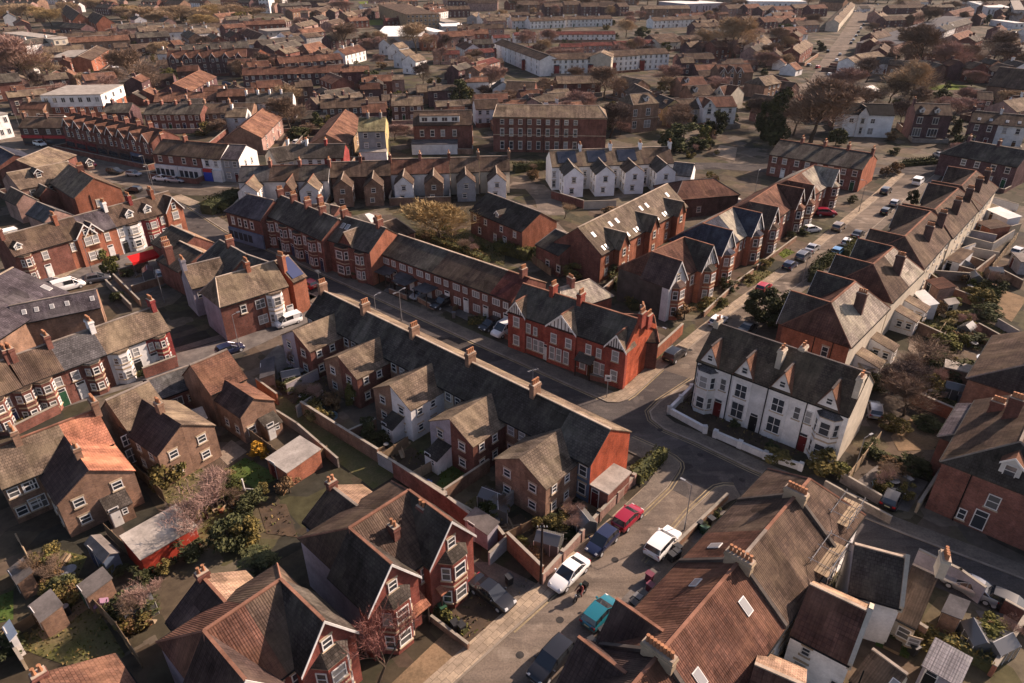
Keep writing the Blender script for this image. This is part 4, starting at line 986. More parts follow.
# ---- cross street beyond, shops street, side street, far street
xs=W((640,166),(720,166),(800,171),(870,171),(950,171),(1040,174)); strip('road',xs,7.,G_ROADD,.009)
sh=W((-10,120),(20,137),(60,158),(105,173),(150,183),(200,190),(262,190)); strip('road',sh,9.,G_ROAD,.012); strip('pavement',offs(sh[1:],6.),3.,G_PAVED,.10); strip('pavement',offs(sh[1:4],-5.8),2.4,G_PAVED,.10)
strip('pavement',W((175,196),(192,203),(208,209)),3.,G_PAVE,.05)
sC=W((-60,430),(60,398),(140,374),(235,345),(300,316),(335,298)); strip('road',sC,5.5,G_YARD,.005); strip('pavement',offs(sC,3.6),1.6,G_PAVED,.10)
sD=W((-30,322),(40,293),(75,281),(110,262),(150,238)); strip('road',sD,6.,G_YARD,.005); strip('pavement',offs(sD,4.),2.,G_PAVE,.10)
ribbon('road',W((806,86),(822,60),(840,35),(856,10),(862,2)),W((836,86),(842,60),(856,35),(872,10),(876,2)),G_ROAD,.009)
strip('road',W((770,98),(812,84),(850,74)),7.,G_ROAD,.011)
strip('alley',W((270,398),(305,424),(345,452),(385,482)),3.2,G_GRASS,.006)
strip('road',W((492,205),(520,208),(540,222),(552,235),(590,262)),7.,G_ROAD,.008); strip('road',W((510,185),(535,187),(548,200),(552,215)),6.,G_ROAD,.010)

# ------------------------------------------------------------------ named landmarks for labels
for ph,px in (('the orange gable end',(625,470)),('the white bay villas',(755,445)),('the red gabled corner row',(600,375)),('the red driveway villas',(440,610)),('the bottom red house with bargeboards',(300,675)),('the orange tiled house',(110,480)),
 ('the brick house with twin rear wings',(190,450)),('the white bay house',(130,370)),('the brick hall with five roof lights',(60,320)),('the house with the solar roof',(270,320)),('the red awning',(140,265)),('the pale roofed villa',(860,350)),
 ('the right edge brick house',(985,520)),('the chalet roofed terrace with solar panels',(610,195)),('the dormered brown apartments',(620,240)),('the villas with bay fronts',(680,290)),('the dark roofed cross street terrace',(825,190)),('the flat white roof',(380,220)),
 ('the carports',(430,290)),('the scaffold',(830,560)),('the white rear wing',(860,640)),('the corrugated shed',(955,665)),('the shops street',(150,180)),('the white gabled shop end',(238,165)),('the long three storey brick block',(550,150)),('the white twin gabled villa',(866,130)),('the plum brick villa',(925,140)),
 ('the yellow gabled block',(385,145)),('the white topped block',(80,100)),('the white flats',(550,72)),('the pale warehouse',(400,35)),('the far parked street',(835,60)),('the stepped white gables',(400,65)),('the car park',(100,75)),('the far bright works',(760,5)),('the dark barn like hall',(1000,90)),
 ('the left edge roofs',(20,220)),('the roundabout shrubs',(222,205)),('the rear lane',(330,445)),('the red garage',(150,540)),('the lower left lawn',(60,600)),('the corner garden wall',(560,540)),('the dark barn roof',(710,195)),('the long street',(430,330)),('the upper left trees',(25,80)),('the red church gable',(80,20)),('the top green',(450,5)),('the far red roofs',(90,55))):
    landmark(ph,P(px,0))
# ------------------------------------------------------------------ terrace with its back to us
WG=lambda a,b=None:dict(side='alt0',w=3.4,len=5.2,he=4.5,hr=6.4,roof='tan',ridge='grey') | (dict(wall=a) if a else {}) | (b or {})
tl=['end house with the plain orange brick gable and brown rear wing','house with a brown brick rear wing beside the orange gabled end house','red brick rear winged house with a half share of the second wing','lilac white winged house with a dark roofed outhouse','cream white winged house in the middle of the dark roofed terrace','brown winged house joined to the cream white wing','red brick winged house above the leafy yard bush','brown winged house left of the leafy yard bush','red brick winged house beside the lilac gable wall','last house of the dark roofed terrace, with a lilac gabled rear wing']
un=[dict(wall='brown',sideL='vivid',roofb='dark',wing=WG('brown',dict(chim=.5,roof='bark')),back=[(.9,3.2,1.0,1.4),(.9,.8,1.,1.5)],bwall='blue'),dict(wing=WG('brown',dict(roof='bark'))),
 dict(wing=WG('red',dict(chim=.5)),chim=[dict(u=0)]),dict(wing=WG('lilac',dict(lean=(2.,2.2,2.0,'white')))),dict(bwall='cream',chim=[dict(u=0)],wing=WG('white',dict(chim=.5,lean=(2.0,1.8,2.0,'white')))),dict(wing=WG('brown')),
 dict(chim=[dict(u=0)],roofb='dark',wing=WG('red',dict(chim=.5))),dict(wing=WG('brown'),roofb='dark'),dict(chim=[dict(u=0)],wing=WG('red',dict(chim=.5))),dict(wing=WG('lilac'),chim=[dict(u=4.8)])]
T1=houses(B3(845,180),B1(375,5),7.8,5.2,4.1,3.1,n=10,labels=tl,group='houses of the dark roofed terrace',units=un,roof='tan',wall='brown',roofb='black',ridge='cream',near=True,bays=[dict(u=1.6,w=2.0,d=.6,zt=2.6,storeys=1,hip=False)],front=[(1.4,3.2,1.1,1.4),(3.7,3.2,1.0,1.4),('d',3.7)],pipes=[('B',4.7)],aer=.5,roofextra=1)  # sun and shade put into the slates: tan far slope, black near slope
shed([B3(720,510),B3(835,570),B3(1005,450)],2.5,2.5,'red','felt','flat',label='flat roofed brick garage with a stained felt roof below the orange gable',cat='garage',name='garage',z=2.6)
# ------------------------------------------------------------------ red row with half timbered gables on the corner
fr=[(.8,.9,1.,2.,'h'),(2.0,.9,1.,2.,'h')]
houses(B4(222,72),B4(822,258),8.8,5.9,3.4,4.6,n=4,labels=['left end house of the red gabled corner row with a half timbered gable','second house of the red corner row below the wide half timbered gable','third house of the red corner row between the two right hand gables','right end house of the red corner row with the stepped orange end wall'],group='houses of the red gabled corner row',near=True,wall='scarlet',roof='dark',ridge='red',pane=NET,fst='hs',quoin=BR['maroon'],  # gable slopes coloured tan for the sun, main slope dark for its shade
 units=[dict(gab=[dict(u=1.5,w=3.0,proj=.3,hz=7.8,mock=True,roof='tan')],chim=[dict(u=5.2)],front=[(3.4,3.4,.8,1.5),(4.6,3.4,.7,1.3),(3.6,.9,.9,1.9),(4.7,.9,.9,1.9)],doors=1),
  dict(gab=[dict(u=4.4,w=4.6,proj=.3,hz=8.1,mock=True,roof='tan',win=[(-1.2,3.4,1.,1.5),(1.2,3.4,1.,1.5),(-1.4,.8,.9,2.),(-.3,.8,.9,2.),(.9,.8,.9,2.)])],front=[(1.0,.9,.9,1.9),('d',1.9,1)],chim=[dict(u=5.0)]),
  dict(front=[(3.9,3.4,.9,1.5),(3.1,.8,.9,1.9),('d',4.4,4)],lean=[dict(u0=2.6,u1=5.0,len=1.2,zl=2.7,zh=3.3,roof='dark',open=True)],),
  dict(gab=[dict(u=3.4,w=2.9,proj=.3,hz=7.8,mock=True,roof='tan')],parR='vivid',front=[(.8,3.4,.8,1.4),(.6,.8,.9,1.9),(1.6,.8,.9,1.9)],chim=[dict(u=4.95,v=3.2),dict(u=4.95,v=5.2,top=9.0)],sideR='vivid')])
houses(B4(740,230),B4(890,235),6.6,4.5,3.4,3.4,'brown roofed rear annexe with a red ridge behind the stepped orange wall',world=None,roof='umber',ridge='red',wall='red',chim=[dict(u=2.4)],near=True,hipR=0.5,name='annexe',front=[],back=[])
houses(B4(410,95),B4(560,50),6.5,4.4,3.,3.4,'pale tan hipped roof annexe behind the red corner row',roof='pale',ridge='cream',wall='red',hipL=2.2,hipR=2.2,name='annexe',front=[],chim=[dict(u=2.)])
# ------------------------------------------------------------------ 1970s terrace with carports
lb=['left end house of the long seventies terrace with dark roof','second house of the seventies terrace, dark porch canopy in front','third house of the seventies terrace behind the left carport','fourth house of the seventies terrace with a white front door','fifth house of the seventies terrace above the parked black car','sixth house of the seventies terrace behind the yellow green hedge','red roofed right end house of the seventies terrace']
houses(B6(112,28),B6(900,292),7.2,5.0,4.2,4.2,n=7,labels=lb,group='houses of the seventies terrace',wall='red',roof='umber',ridge='cream',roofb='salmon',near=True,split=False,units=[dict(roof='dark',lean=[dict(u0=.5,u1=3.6,len=1.6,zl=2.45,zh=2.8,roof='feltd',open=True,name='canopy')]),dict(roof='dark',lean=[dict(u0=.5,u1=3.6,len=1.6,zl=2.45,zh=2.8,roof='feltd',open=True,name='canopy')]),dict(roof='dark'),dict(roof='umber'),dict(roof='umber'),dict(roof='umber'),dict(roof='maroon',ridge='red',chim=[dict(u=3.)])],  # back slope tile brightened to stand for direct sun
 front=[(1.1,3.3,1.5,1.1,'w'),(3.0,3.3,1.0,1.1,'v'),(1.2,.8,1.5,1.3,'w'),('d',3.1,1)],pane=NET)
for k,(px,lab) in enumerate(((B6(60,230),'left dark flat carport before the seventies terrace'),(B6(180,290),'middle dark carport over the estate car'),(B6(305,335),'right dark carport beside the black jeep'))):
    p=P(px,2.5); m=MB(); r=MB(); o=thing('carport',lab,'carport',(p.x,p.y,0),math.radians(-39.5),'carports of the seventies terrace')
    for x in (-1.4,1.4):
        for y in (-2.4,2.2): pm=MB(); pm.box(-.07,.07,-.07,.07,0,2.4,TIMBER); pm.obj('post',o,(x,y,0))
    r.box(-1.6,1.6,-2.7,2.6,2.4,2.55,RF['feltd']); r.obj('carport_roof',o)
# ------------------------------------------------------------------ Victorian rows on the long street
houses(B7(305,64),B7(652,207),9.2,6.4,3.7,3.7,n=4,end='the corner shop',desc='dark roofed bay terrace on the long street',group='bay fronted houses on the long street',wall='red',roof='dark',ridge='grey',near=True,split=False,bays=[dict(u=1.5,w=2.2,d=.7,zt=5.6,storeys=2,hip=False,trim=BR['stone'])],front=[(3.7,3.8,.9,1.6),('d',3.7)],chim=[dict(u=0)],pane=NET,
 wing=dict(side='alt0',w=2.8,len=5,he=5,hr=6.8))
houses(B7(690,190),B7(940,262),9.2,6.2,4.2,4.2,'tall red bay house with an orange gable end and small front gable',wall='red',roof='dark',ridge='grey',near=True,sideR='orange',gab=[dict(u=4.6,w=3.4,proj=.1,hz=8.4,roof='tan',win=False,barge=False,he=6.2,depth=3.4)],bays=[dict(u=3.4,w=3.2,d=.8,zt=5.6,hip=False),dict(u=7.8,w=2.,d=.6,zt=5.6,hip=False)],front=[('d',5.8),(5.8,3.8,.9,1.5)],chim=[dict(u=0,n=5),dict(u=8.9,n=4)],lights=[(1.2,.62,'F'),(2.4,.62,'F')],pane=NET)
houses(B7(110,58),B7(262,95),8.8,6.0,3.7,3.7,'corner shop with a hipped slate roof and blue shopfront',wall='red',roof='plum',ridge='grey',hipL=3.0,near=True,split=False,name='corner_shop',cat='shop',front=[(-1.2,3.6,.9,1.5),(.8,3.6,.9,1.5),(2.6,3.6,.9,1.5),(4.4,3.6,.9,1.5)],extra=lambda root,w,D,hr,he,df,db:(lambda b:b.obj('shopfront',root))((lambda b:(b.box(-2.8,w-.1,-.35,-.01,.1,2.9,BR['blue']),[b.box(-2.6+k*1.4,-1.5+k*1.4,-.37,-.351,.8,2.3,PANE) for k in range(5)],b)[-1])(MB())))
houses(B7(545,110),B7(660,135),6.6,4.6,3.,3.,'low pinkish tan pitched roof building behind the long street terrace',roof='terra',ridge='cream',wall='red',name='workshop',cat='building',front=[],chim=[dict(u=0)])
shed([B7(735,197),B7(820,236),B7(930,210)],4.2,4.2,'red','whitef','flat',label='low building with a bright white flat roof',cat='building',name='flat_roof_building',z=4.3,door_=False)
houses(B7(860,248),B7(1000,205),6.2,4.2,3.4,3.4,'low brown hipped roof building beside the flat white roof',roof='umber',ridge='cream',wall='red',name='workshop',cat='building',hipR=1.5,chim=[dict(u=1.)],front=[])
houses((488,193),(541,213),7.6,5.0,4.6,4.2,'dark roofed red brick block with an orange right gable',roof='black',ridge='grey',wall='red',sideR='orange',near=True,split=False,n=1,front=[(1.5,3.2,.9,1.1),(5,3.2,.9,1.1),(10,3.2,.9,1.1),(3.,.8,.9,1.3),(8,.8,.9,1.3),('d',11,1),(14,3.2,.9,1.1)],dorm=[dict(u=8.,t=.12,w=1.2,h=.8,wm='red')],name='apartment_block',cat='apartment block',roofb='tan')
# ------------------------------------------------------------------ dormered brown apartments and the white terrace behind
houses(D4(195,502),D4(652,277),9,5.3,4.9,4.9,n=4,widths=[4.5,11.2,11.3,6.2],labels=['nearest low end section of the dormered brown apartments','second section of the dormered brown apartments with three roof lights','third section of the dormered brown apartments with gabled dormers','far end section of the dormered brown apartments'],group='sections of the dormered brown apartments',wall='orange',roof='bark',ridge='cream',name='apartment_block',cat='apartment block',seam=True,near=True,split=False,sideL='red',
 units=[dict(lights=[(2.,.6,'F'),(1.6,.12,'F',.6,1.),(2.6,.12,'F',.6,1.)],front=[(2.2,3.,.9,1.2),(2.,.8,.9,1.3)]),dict(lights=[(3.5,.65,'F'),(5.8,.65,'F'),(4.6,.12,'F',.6,1.),(5.6,.12,'F',.6,1.),(8.2,.12,'F',.6,1.),(9.2,.12,'F',.6,1.)],gab=[dict(u=1.4,w=3.2,proj=1.2,hz=7.7,barge=False,win=[(0,3.6,1.,1.3),(0,1.,1.,1.2)])],front=[(5,3,.9,1.1),(9,3,.9,1.1),(5,.8,.9,1.2)]),
  dict(lights=[(3.5,.65,'F'),(5.8,.65,'F'),(4.6,.12,'F',.6,1.),(5.6,.12,'F',.6,1.),(8.2,.12,'F',.6,1.),(9.2,.12,'F',.6,1.)],gab=[dict(u=1.4,w=3.2,proj=1.2,hz=7.7,barge=False,win=[(0,3.6,1.,1.3),(0,1.,1.,1.2)])],front=[(5,3,.9,1.1),(9,3,.9,1.1),(9,.8,.9,1.2)]),dict(lights=[(3.,.65,'F'),(3.4,.12,'F',.6,1.),(4.4,.12,'F',.6,1.)],gab=[dict(u=1.2,w=3.,proj=1.2,hz=7.6,barge=False,win=[(0,3.6,1.,1.3)])],front=[(4,3,.9,1.1)])])
houses(D4(80,510),D4(195,560),6.2,4.2,4.2,4.2,'black roofed low brick block at the near end of the brown apartments',roof='black',ridge='grey',wall='red',name='apartment_block',cat='apartment block',hipL=.4,front=[(3,1,1,1.2),(6,1,1,1.2)])
def solar(u,w_): 
    def f(root,w,D,hr,he,df,db):
        m=MB(); s=math.atan2(hr-he,db); L_=math.hypot(hr-he,db)
        m.box(-w_/2,w_/2,-L_*.36,L_*.36,0,.06,PVM); m.obj('solar_panel',root,(u,D-db*.52,he+(hr-he)*.52+.22),(-s,0,0))
    return f
PVM=glassmat('solar panel glass',(.016,.018,.028),.15)
wu=dict(side='C',w=4.6,len=6.2,he=5.2,hr=7.0,roof='dark',wall='chalk')
houses(D4(662,87),D4(48,106),8.5,5.7,4.3,4.3,n=4,labels=['right end white house of the chalet terrace with a plain brown roof','second white house of the chalet terrace from its plain roofed end','third white house of the chalet terrace, large solar array','left end white house of the chalet terrace with a solar array'],group='white houses of the chalet terrace',wall='chalk',roof='tan',ridge='cream',near=True,split=False,units=[dict(roof='umber',ridge='cream',wing=wu|dict(u=3.8)),dict(wing=wu|dict(u=3.6,len=5.4,hr=6.8,roof='umber'),extra=solar(3.8,4.6)),dict(wing=wu|dict(u=3.4),extra=solar(3.8,4.6)),dict(wing=wu|dict(u=3.4),extra=solar(3.6,4.6))],back=[(.9,3.2,.9,1.2),(7.,3.2,.8,1.2),(7.,.8,.9,1.6)],chim=[dict(u=0)])
houses(D4(730,262),D4(885,250),6.6,4.2,5.,5.5,'low dark brown hipped barn roof building',roof='rust',ridge='dark',wall='dark',hipL=4,hipR=4,name='barn',cat='barn',front=[(2,1,1,1.2)],back=[])
shed([D4(915,340),D4(950,362),D4(1005,340)],2.5,2.5,'white','whitef','flat',label='small garage with a bright white flat roof beside the barn',cat='garage',name='garage',z=2.6)
houses(D4(690,165),D4(790,175),6.5,4.4,3.,3.6,'grey roofed outbuilding right of the chalet terrace',roof='grey',ridge='cream',wall='white',name='outbuilding',cat='outbuilding',front=[],back=[])
# ------------------------------------------------------------------ paired villas (front gables)
def villas(p0,p1,labs,roof=('dark','rust'),wall='orange',hr=9.4,he=5.9,df=4.4,db=4.9,gables=('white','mock'),proj=.9,sideL=None,gw=None,baywall=None,chim=None,roofmid=None,hl=2.6,group=None,near=True,porch=None,gr=None,split=None,**kw):
    a,b=P(p0,hr),P(p1,hr); w=(b-a).length/2; gw=gw or 5.2
    mk=lambda i:dict(gab=[dict(u=0. if i==0 else w,w=gw,proj=proj,hz=hr+.03,he=he,mock=gables[i]=='mock',wall=('white' if gables[i]=='white' else None),roof=(gr or roof)[i],depth=df-.02,win=[(0,he+.35,.9,1.1)] if gables[i] not in('mock',) else False)],
        bays=[dict(u=0. if i==0 else w,w=3.0,d=.95,zt=he-.35,storeys=2,hip=True,y0=-proj,wm=baywall or wall,rm=(gr or roof)[i])],front=[(w*.75,3.5,.95,1.6),(w*.42,3.5,.95,1.6)] if i==0 else [(w*.25,3.5,.95,1.6),(w*.58,3.5,.95,1.6)],roof=(roofmid or roof)[i] if roofmid else roof[i])
    return houses(p0,p1,hr,he,df,db,n=2,labels=labs,group=group or 'paired bay villas',wall=wall,ridge='red',near=near,split=split,hipL=hl,hipR=hl,units=[mk(0)|(dict(sideL=sideL,wall_=0) if sideL else {}),mk(1)],cat='house',name='villa',**(dict(chim=chim) if chim else {}),**kw)
villas(A1(355,355),A1(660,160),['near red brick villa of the driveway pair, dark slate side roof','far red brick villa of the driveway pair, beside the charcoal car'],roof=('umber','umber'),gr=('black','black'),wall='ruby',gables=('plain','plain'),hr=9.2,he=5.9,sideL='lilac',chim=[dict(u=2.9,v=2.4,m='red',top=8.9,n=2,sx=.6,sy=.9)],gw=5.0,hl=1.9,group='red driveway villas',df=4.4,db=5.2,
   lean=[dict(u0=1.2,u1=2.9,len=1.5,zl=2.5,zh=3.2,wall='maroon',roof='orange',open=True)])
villas(A2(330,455),A2(672,225),['left half of the bottom red brick villa pair with a chocolate roof','right half of the bottom red brick villa pair under a tan ridge'],roof=('rust','umber'),gr=('choc','black'),wall='ruby',gables=('plain','plain'),hr=9.2,he=5.9,sideL='lilac',gw=4.6,hl=1.9,group='bottom red villas',df=4.4,db=4.6)
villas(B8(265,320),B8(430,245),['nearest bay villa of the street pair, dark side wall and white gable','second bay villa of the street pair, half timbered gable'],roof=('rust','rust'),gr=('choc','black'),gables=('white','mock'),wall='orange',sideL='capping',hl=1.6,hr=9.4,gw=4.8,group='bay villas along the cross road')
villas(B8(525,175),B8(680,90),['blue slated bay villa with a half timbered gable','far bay villa with a pale roof and half timbered gable'],roof=('blue','pale'),gr=('blue','blue'),gables=('mock','mock'),wall='orange',hl=1.8,hr=9.4,gw=5.0,group='bay villas along the cross road')
villas(D1(-55,370),D1(85,280),['bay villa of the far pair nearer the red car','second bay villa of the far pair with a rust roof'],roof=('rust','rust'),gr=('umber','rust'),gables=('plain','plain'),wall='red',hl=2.2,hr=9.2,gw=5.,group='bay villas along the cross road',split=False)
villas(D1(140,262),D1(275,183),['bay villa with a chimney before the maroon car','last bay villa with the pale sunlit roof'],roof=('rust','pale'),gr=('rust','pale'),gables=('plain','plain'),wall='red',hl=2.,hr=9.,gw=4.6,group='bay villas along the cross road',split=False)
houses(D1(105,50),D1(578,122),8.,5.4,6.2,6.2,n=4,end='its left end',desc='dark roofed brick terrace by the cross street',group='dark roofed houses by the cross street',wall='red',roof='dark',ridge='red',sideR='orange',near=True,split=False,chim=[dict(u=5.6,n=5)],wing=None,nodoor=False,fst='hsl')
# ------------------------------------------------------------------ white villa row
gd=dict(w=2.3,proj=.08,he=7.0,hz=9.3,barge=False,roof='terra',wall='white',depth=2.6,win=[(0,7.3,.75,.85,'h')],barge_=0)
WV=[(0,7.3,.75,.85,'h'),(0,3.9,1.5,1.9,'hvs'),(0,1.,1.6,2.2,'hvs')]
wl=['left end white villa of the bay row, beside the cross road','second white villa of the bay row with a dark red door','third white villa of the bay row with tall paired windows','right end white villa of the bay row with a blue roofed bay']
houses(B5(215,62),B5(925,297),10.3,6.9,3.9,4.6,n=4,labels=wl,group='white villas of the bay row',wall='white',roof='sepia',ridge='dark',near=True,sideR='cream',bwall='brown',pots=2,chz=.5,units=[
 dict(gab=[gd|dict(u=1.6)],bays=[dict(u=1.5,w=2.6,d=.8,zt=6.0,hip=True,rm='grey',trim=WHITE)],front=[(3.7,3.9,.8,1.7,'hs'),('d',3.5,0)],chim=[dict(u=.2,m='cream')]),
 dict(gab=[gd|dict(u=1.5,win=WV)],front=[('d',3.6,5)],chim=[]),
 dict(gab=[gd|dict(u=1.5,win=WV)],front=[(3.7,3.9,.8,1.7,'hs')],chim=[dict(u=0,m='cream',v=2.2),dict(u=1.6,m='cream',v=4.4)]),
 dict(gab=[gd|dict(u=2.2)],bays=[dict(u=2.6,w=2.7,d=.8,zt=6.0,hip=True,rm='grey')],front=[('d',.5,0),(.5,3.9,.8,1.7,'hs')],chim=[dict(u=4.2,m='cream',v=2.)])],pipes=[('F',.05)])
wall([(691,391),B5(-5,480),B5(160,570)],.8,.3,'white',label='white painted front wall before the white villas, left length',copem=WHITE,piers=True)
wall([B5(208,590),B5(440,690),(800,470)],.8,.3,'white',label='white painted front wall before the white villas, right length',copem=WHITE,piers=True)
# ------------------------------------------------------------------ right side villas, fronts away
def rvillas(far,near_,labs,roof,hr=9.8,he=6.2,**kw):
    a,b=P(far,hr),P(near_,hr); w=(b-a).length/2
    un=[dict(gab=[dict(u=0.,w=5.0,proj=.8,hz=hr+.03,he=he,roof=roof[2],depth=4.3)],roofb=roof[1],roof=roof[0]),dict(gab=[dict(u=w,w=5.0,proj=.8,hz=hr+.03,he=he,roof=roof[2],depth=4.3)],roofb=roof[1],roof=roof[0])]
    for k in kw.pop('unx',()):
        un[k[0]].update(k[1])
    return houses(far,near_,hr,he,4.4,4.4,n=2,labels=labs,group='villas with their backs to the gardens',wall='red',ridge='red',bwall='cream',near=True,split=False,hipL=3.,hipR=3.,units=un,name='villa',chz=.8,**kw)
LW=dict(side='X',w=2.4,len=3.2,he=2.4,hr=3.4,wall='white',roof='tan')
rvillas(D3(695,255),D3(545,383),['far half of the pale roofed villa pair','near half of the pale roofed villa pair with a tall orange side wall'],('rust','pale','dark'),unx=[(0,dict(wing=LW|dict(u=1.,side='X'))),(1,dict(sideR='orange',wing=LW,chim=[dict(u=.1,v=6.8,m='dark')],side=[('R',6.,3.6,.9,1.5),('R',3,.9,.9,1.4)],pipes=[('R',4.4),('R',6.8)]))])  # pale rear slope and darker front slopes carry sun and shade in their colour
rvillas(D2(355,40),D2(250,128),['far half of the second villa pair with the pale and brown rear roof','near half of the second villa pair with brown rear roof'],('rust','tan','dark'),unx=[(0,dict(roofb='pale',wing=LW)),(1,dict(roofb='umber',wing=LW,chim=[dict(u=.1,v=6.8,m='dark')]))])
rvillas(M4(650,165),M4(545,265),['far half of the third villa pair with paired dark chimneys','near half of the third villa pair with paired dark chimneys'],('umber','umber','umber'),hr=9.5,unx=[(0,dict(chim=[dict(u=1.5,v=6.6,m='dark')])),(1,dict(chim=[dict(u=2.,v=6.6,m='dark')]))])
rvillas(M4(760,72),M4(665,158),['far half of the fourth villa pair up the cross road','near half of the fourth villa pair up the cross road'],('umber','umber','umber'),hr=9.5,unx=[(0,dict(chim=[dict(u=1.,v=6.6,m='dark')])),(1,dict(chim=[dict(u=2.,v=6.6,m='dark')]))])
rvillas(M4(832,2),M4(772,62),['far half of the last villa pair before the cross street','near half of the last villa pair before the cross street'],('umber','umber','umber'),hr=9.5,unx=[(0,dict(chim=[dict(u=1.,v=6.6,m='dark')])),(1,dict(chim=[dict(u=2.,v=6.6,m='dark')]))])
# ------------------------------------------------------------------ right edge house, ridge runs away from us
pa=P(A7(1003,66),9.6); bd=Vector((math.cos(math.radians(47.5)),math.sin(math.radians(47.5)),0)); far_=pa+bd*12
houses(None,None,9.6,6.1,5.0,7.2,'big brick house at the right edge with a white dormer on its dark roof',world=((far_.x,far_.y),(pa.x,pa.y)),wall='red',roof='umber',ridge='grey',roofb='umber',roofh='black',near=True,hipR=2.6,front=[],back=[],side=[('R',5.,3.1,1.1,1.6,'hs'),('R',3.1,.5,.75,1.3,'hs'),('R',4.6,.2,1.2,2.3,'t'),('R',9.5,3.1,1.1,1.6,'hs'),('R',9.5,.7,1.3,1.7,'hs')],chim=[dict(u=6,v=3.4)],pipes=[('R',2.6)],extra=lambda root,w,D,hr,he,df,db:dormer(root,w+2.6-.6,5.2,he+.6,1.7,1.6,WHITE,RF['rust'],ang=math.pi/2,depth=2.6))
pb=P(D7(880,330),8.6); fb=pb+bd*4
pc=P(D7(905,545),7.4); fc=pc+bd*6
houses(None,None,7.4,5.,4.9,5.5,'plum roofed house behind the right edge brick house, bright roof light beside its chimney',world=((fc.x,fc.y),(pc.x,pc.y)),hipR=2.4,wall='red',roof='plum',roofb='plum',roofh='black',ridge='grey',near=True,split=False,front=[],back=[],chim=[dict(u=3.6,v=3.4)],lights=[(4.9,.55,'F',.9,1.)])
pe=P(D7(1025,160),8.); fe=pe+bd*12
houses(None,None,8,5.4,4.6,5.,'brown roofed house at the right edge beyond the long brick garden wall',world=((fe.x,fe.y),(pe.x,pe.y)),wall='brown',roof='umber',roofh='black',ridge='grey',hipR=2.5,front=[],back=[])
# ------------------------------------------------------------------ lower right terrace (front to the cross road, back to us)
def parap(u): return dict(parL='stone')
un=[dict(gab=[],roof='umber',roofb='umber',roofh='black'),dict(parL='capping',roof='umber',roofb='umber',chim=[dict(u=0,m='stone',n=6,sy=1.9,top=9.7)]),dict(roof='rust',roofb='umber',ridge='grey',lights=[(2.2,.35,'F',.7,1.2)]),dict(parL='capping',roof='rust',roofb='rust',chim=[dict(u=0,m='stone',n=6,sy=2.2,top=9.7)],lights=[(3.,.6,'F',1.,.7),(2.2,.55,'B',.8,1.3)]),dict(roof='rust',roofb='rust',gab=[dict(u=3.4,w=4.4,proj=.3,hz=8.2,roof='choc',he=5.5,barge=False)],lights=[(4,.45,'B',.8,1.2)],chim=[dict(u=5.75,m='stone',n=8,sy=2.4,top=9.7)]),dict(parL='capping',roof='choc',roofb='rust',gab=[dict(u=2.3,w=4.4,proj=.3,hz=8.2,roof='choc',he=5.5,barge=False)])]
houses(A4(868,153),A5(340,735),9,5.5,4.6,4.3,n=6,widths=[3.1,5.9,4.7,5.7,5.8,4.],labels=['hipped far corner house of the lower right terrace','plum roofed house of the lower right terrace by the cream parapet','rust roofed house of the lower right terrace with one front roof light','house of the lower right terrace behind the second cream parapet','red roofed house of the lower right terrace with a hipped front gable','last cut off house of the lower right terrace at the bottom'],group='houses of the lower right terrace',wall='brown',bwall='white',ridge='red',near=True,units=un,hipL=3.2,bays=[dict(u=1.8,w=2.6,d=.9,zt=2.8,storeys=1,hip=True)],front=[(1.6,3.3,1.,1.5),(3.6,3.3,.9,1.5),('d',3.8)])
# rear wings as built houses behind
houses(A6(360,165),A6(700,300),7.2,4.7,2.0,3.4,'rear wing house with a rust brown roof and white render wall',wall='white',bwall='white',roof='tan',roofb='rust',ridge='cream',near=True,split=True,parR='white',front=[],back=[],name='rear_house') if False else None
def rear(p0,p1,hr,he,df,db,lab,**kw): return houses(p0,p1,hr,he,df,db,lab,near=True,name='rear_wing_house',cat='house',**kw)
rear(A6(362,180),A6(662,322),7.1,4.8,3.2,3.0,'white rendered rear wing with a rust brown roof and white end parapet',wall='white',roof='rust',roofb='salmon',ridge='cream',parR='cream',front=[(1.3,3.2,.7,.9),(1.2,.8,1.,1.5),(4.2,.7,1.5,1.6,'hv')],back=[],chim=[],pipes=[('F',5.2)])  # far slopes of the tall rear wings coloured as sunlit
rear(A6(590,-25),A6(852,45),7.1,4.8,3.0,2.6,'white blank rear wing beside the scaffold with a dark roof',wall='white',roof='black',roofb='salmon',ridge='cream',parR='cream',front=[(5.6,.8,.9,1.)],back=[],chim=[dict(u=6.3,m='cream',n=4,along='v')])
rear(A6(885,82),A6(1010,140),4.8,2.7,4.2,.8,'single storey rear extension with a dark pantile roof',wall='cream',roof='umber',roofb='umber',ridge='dark',front=[(1.2,.8,1.,1.2)],back=[])
rear(A6(680,515),A6(850,640),3.9,2.6,2.4,1.0,'brown tiled single storey extension with one bright roof light',wall='cream',roof='umber',roofb='umber',ridge='grey',front=[],back=[],lights=[(2.4,.5,'F',.8,1.1)])
rear(A6(80,590),A6(330,700),6.9,4.8,3.2,3.0,'cut off rear wing at the bottom with an orange tan sunlit roof edge',wall='white',roof='rust',roofb='salmon',ridge='cream',front=[],back=[])
shed([D8(345,575),D8(560,700),D8(750,640)],2.3,3.0,'lilac',mat('corrugated grey sheet',(.30,.27,.27),'roof',alt=(.27,.25,.25),stain=.3),'mono',label='long grey corrugated roof shed at the bottom right',z=2.6)
shed([D8(500,185),D8(450,285),D8(560,350)],2.3,2.6,'brown','feltd','mono',label='little dark roofed coal shed with a pale blue sheet on it',z=2.4)
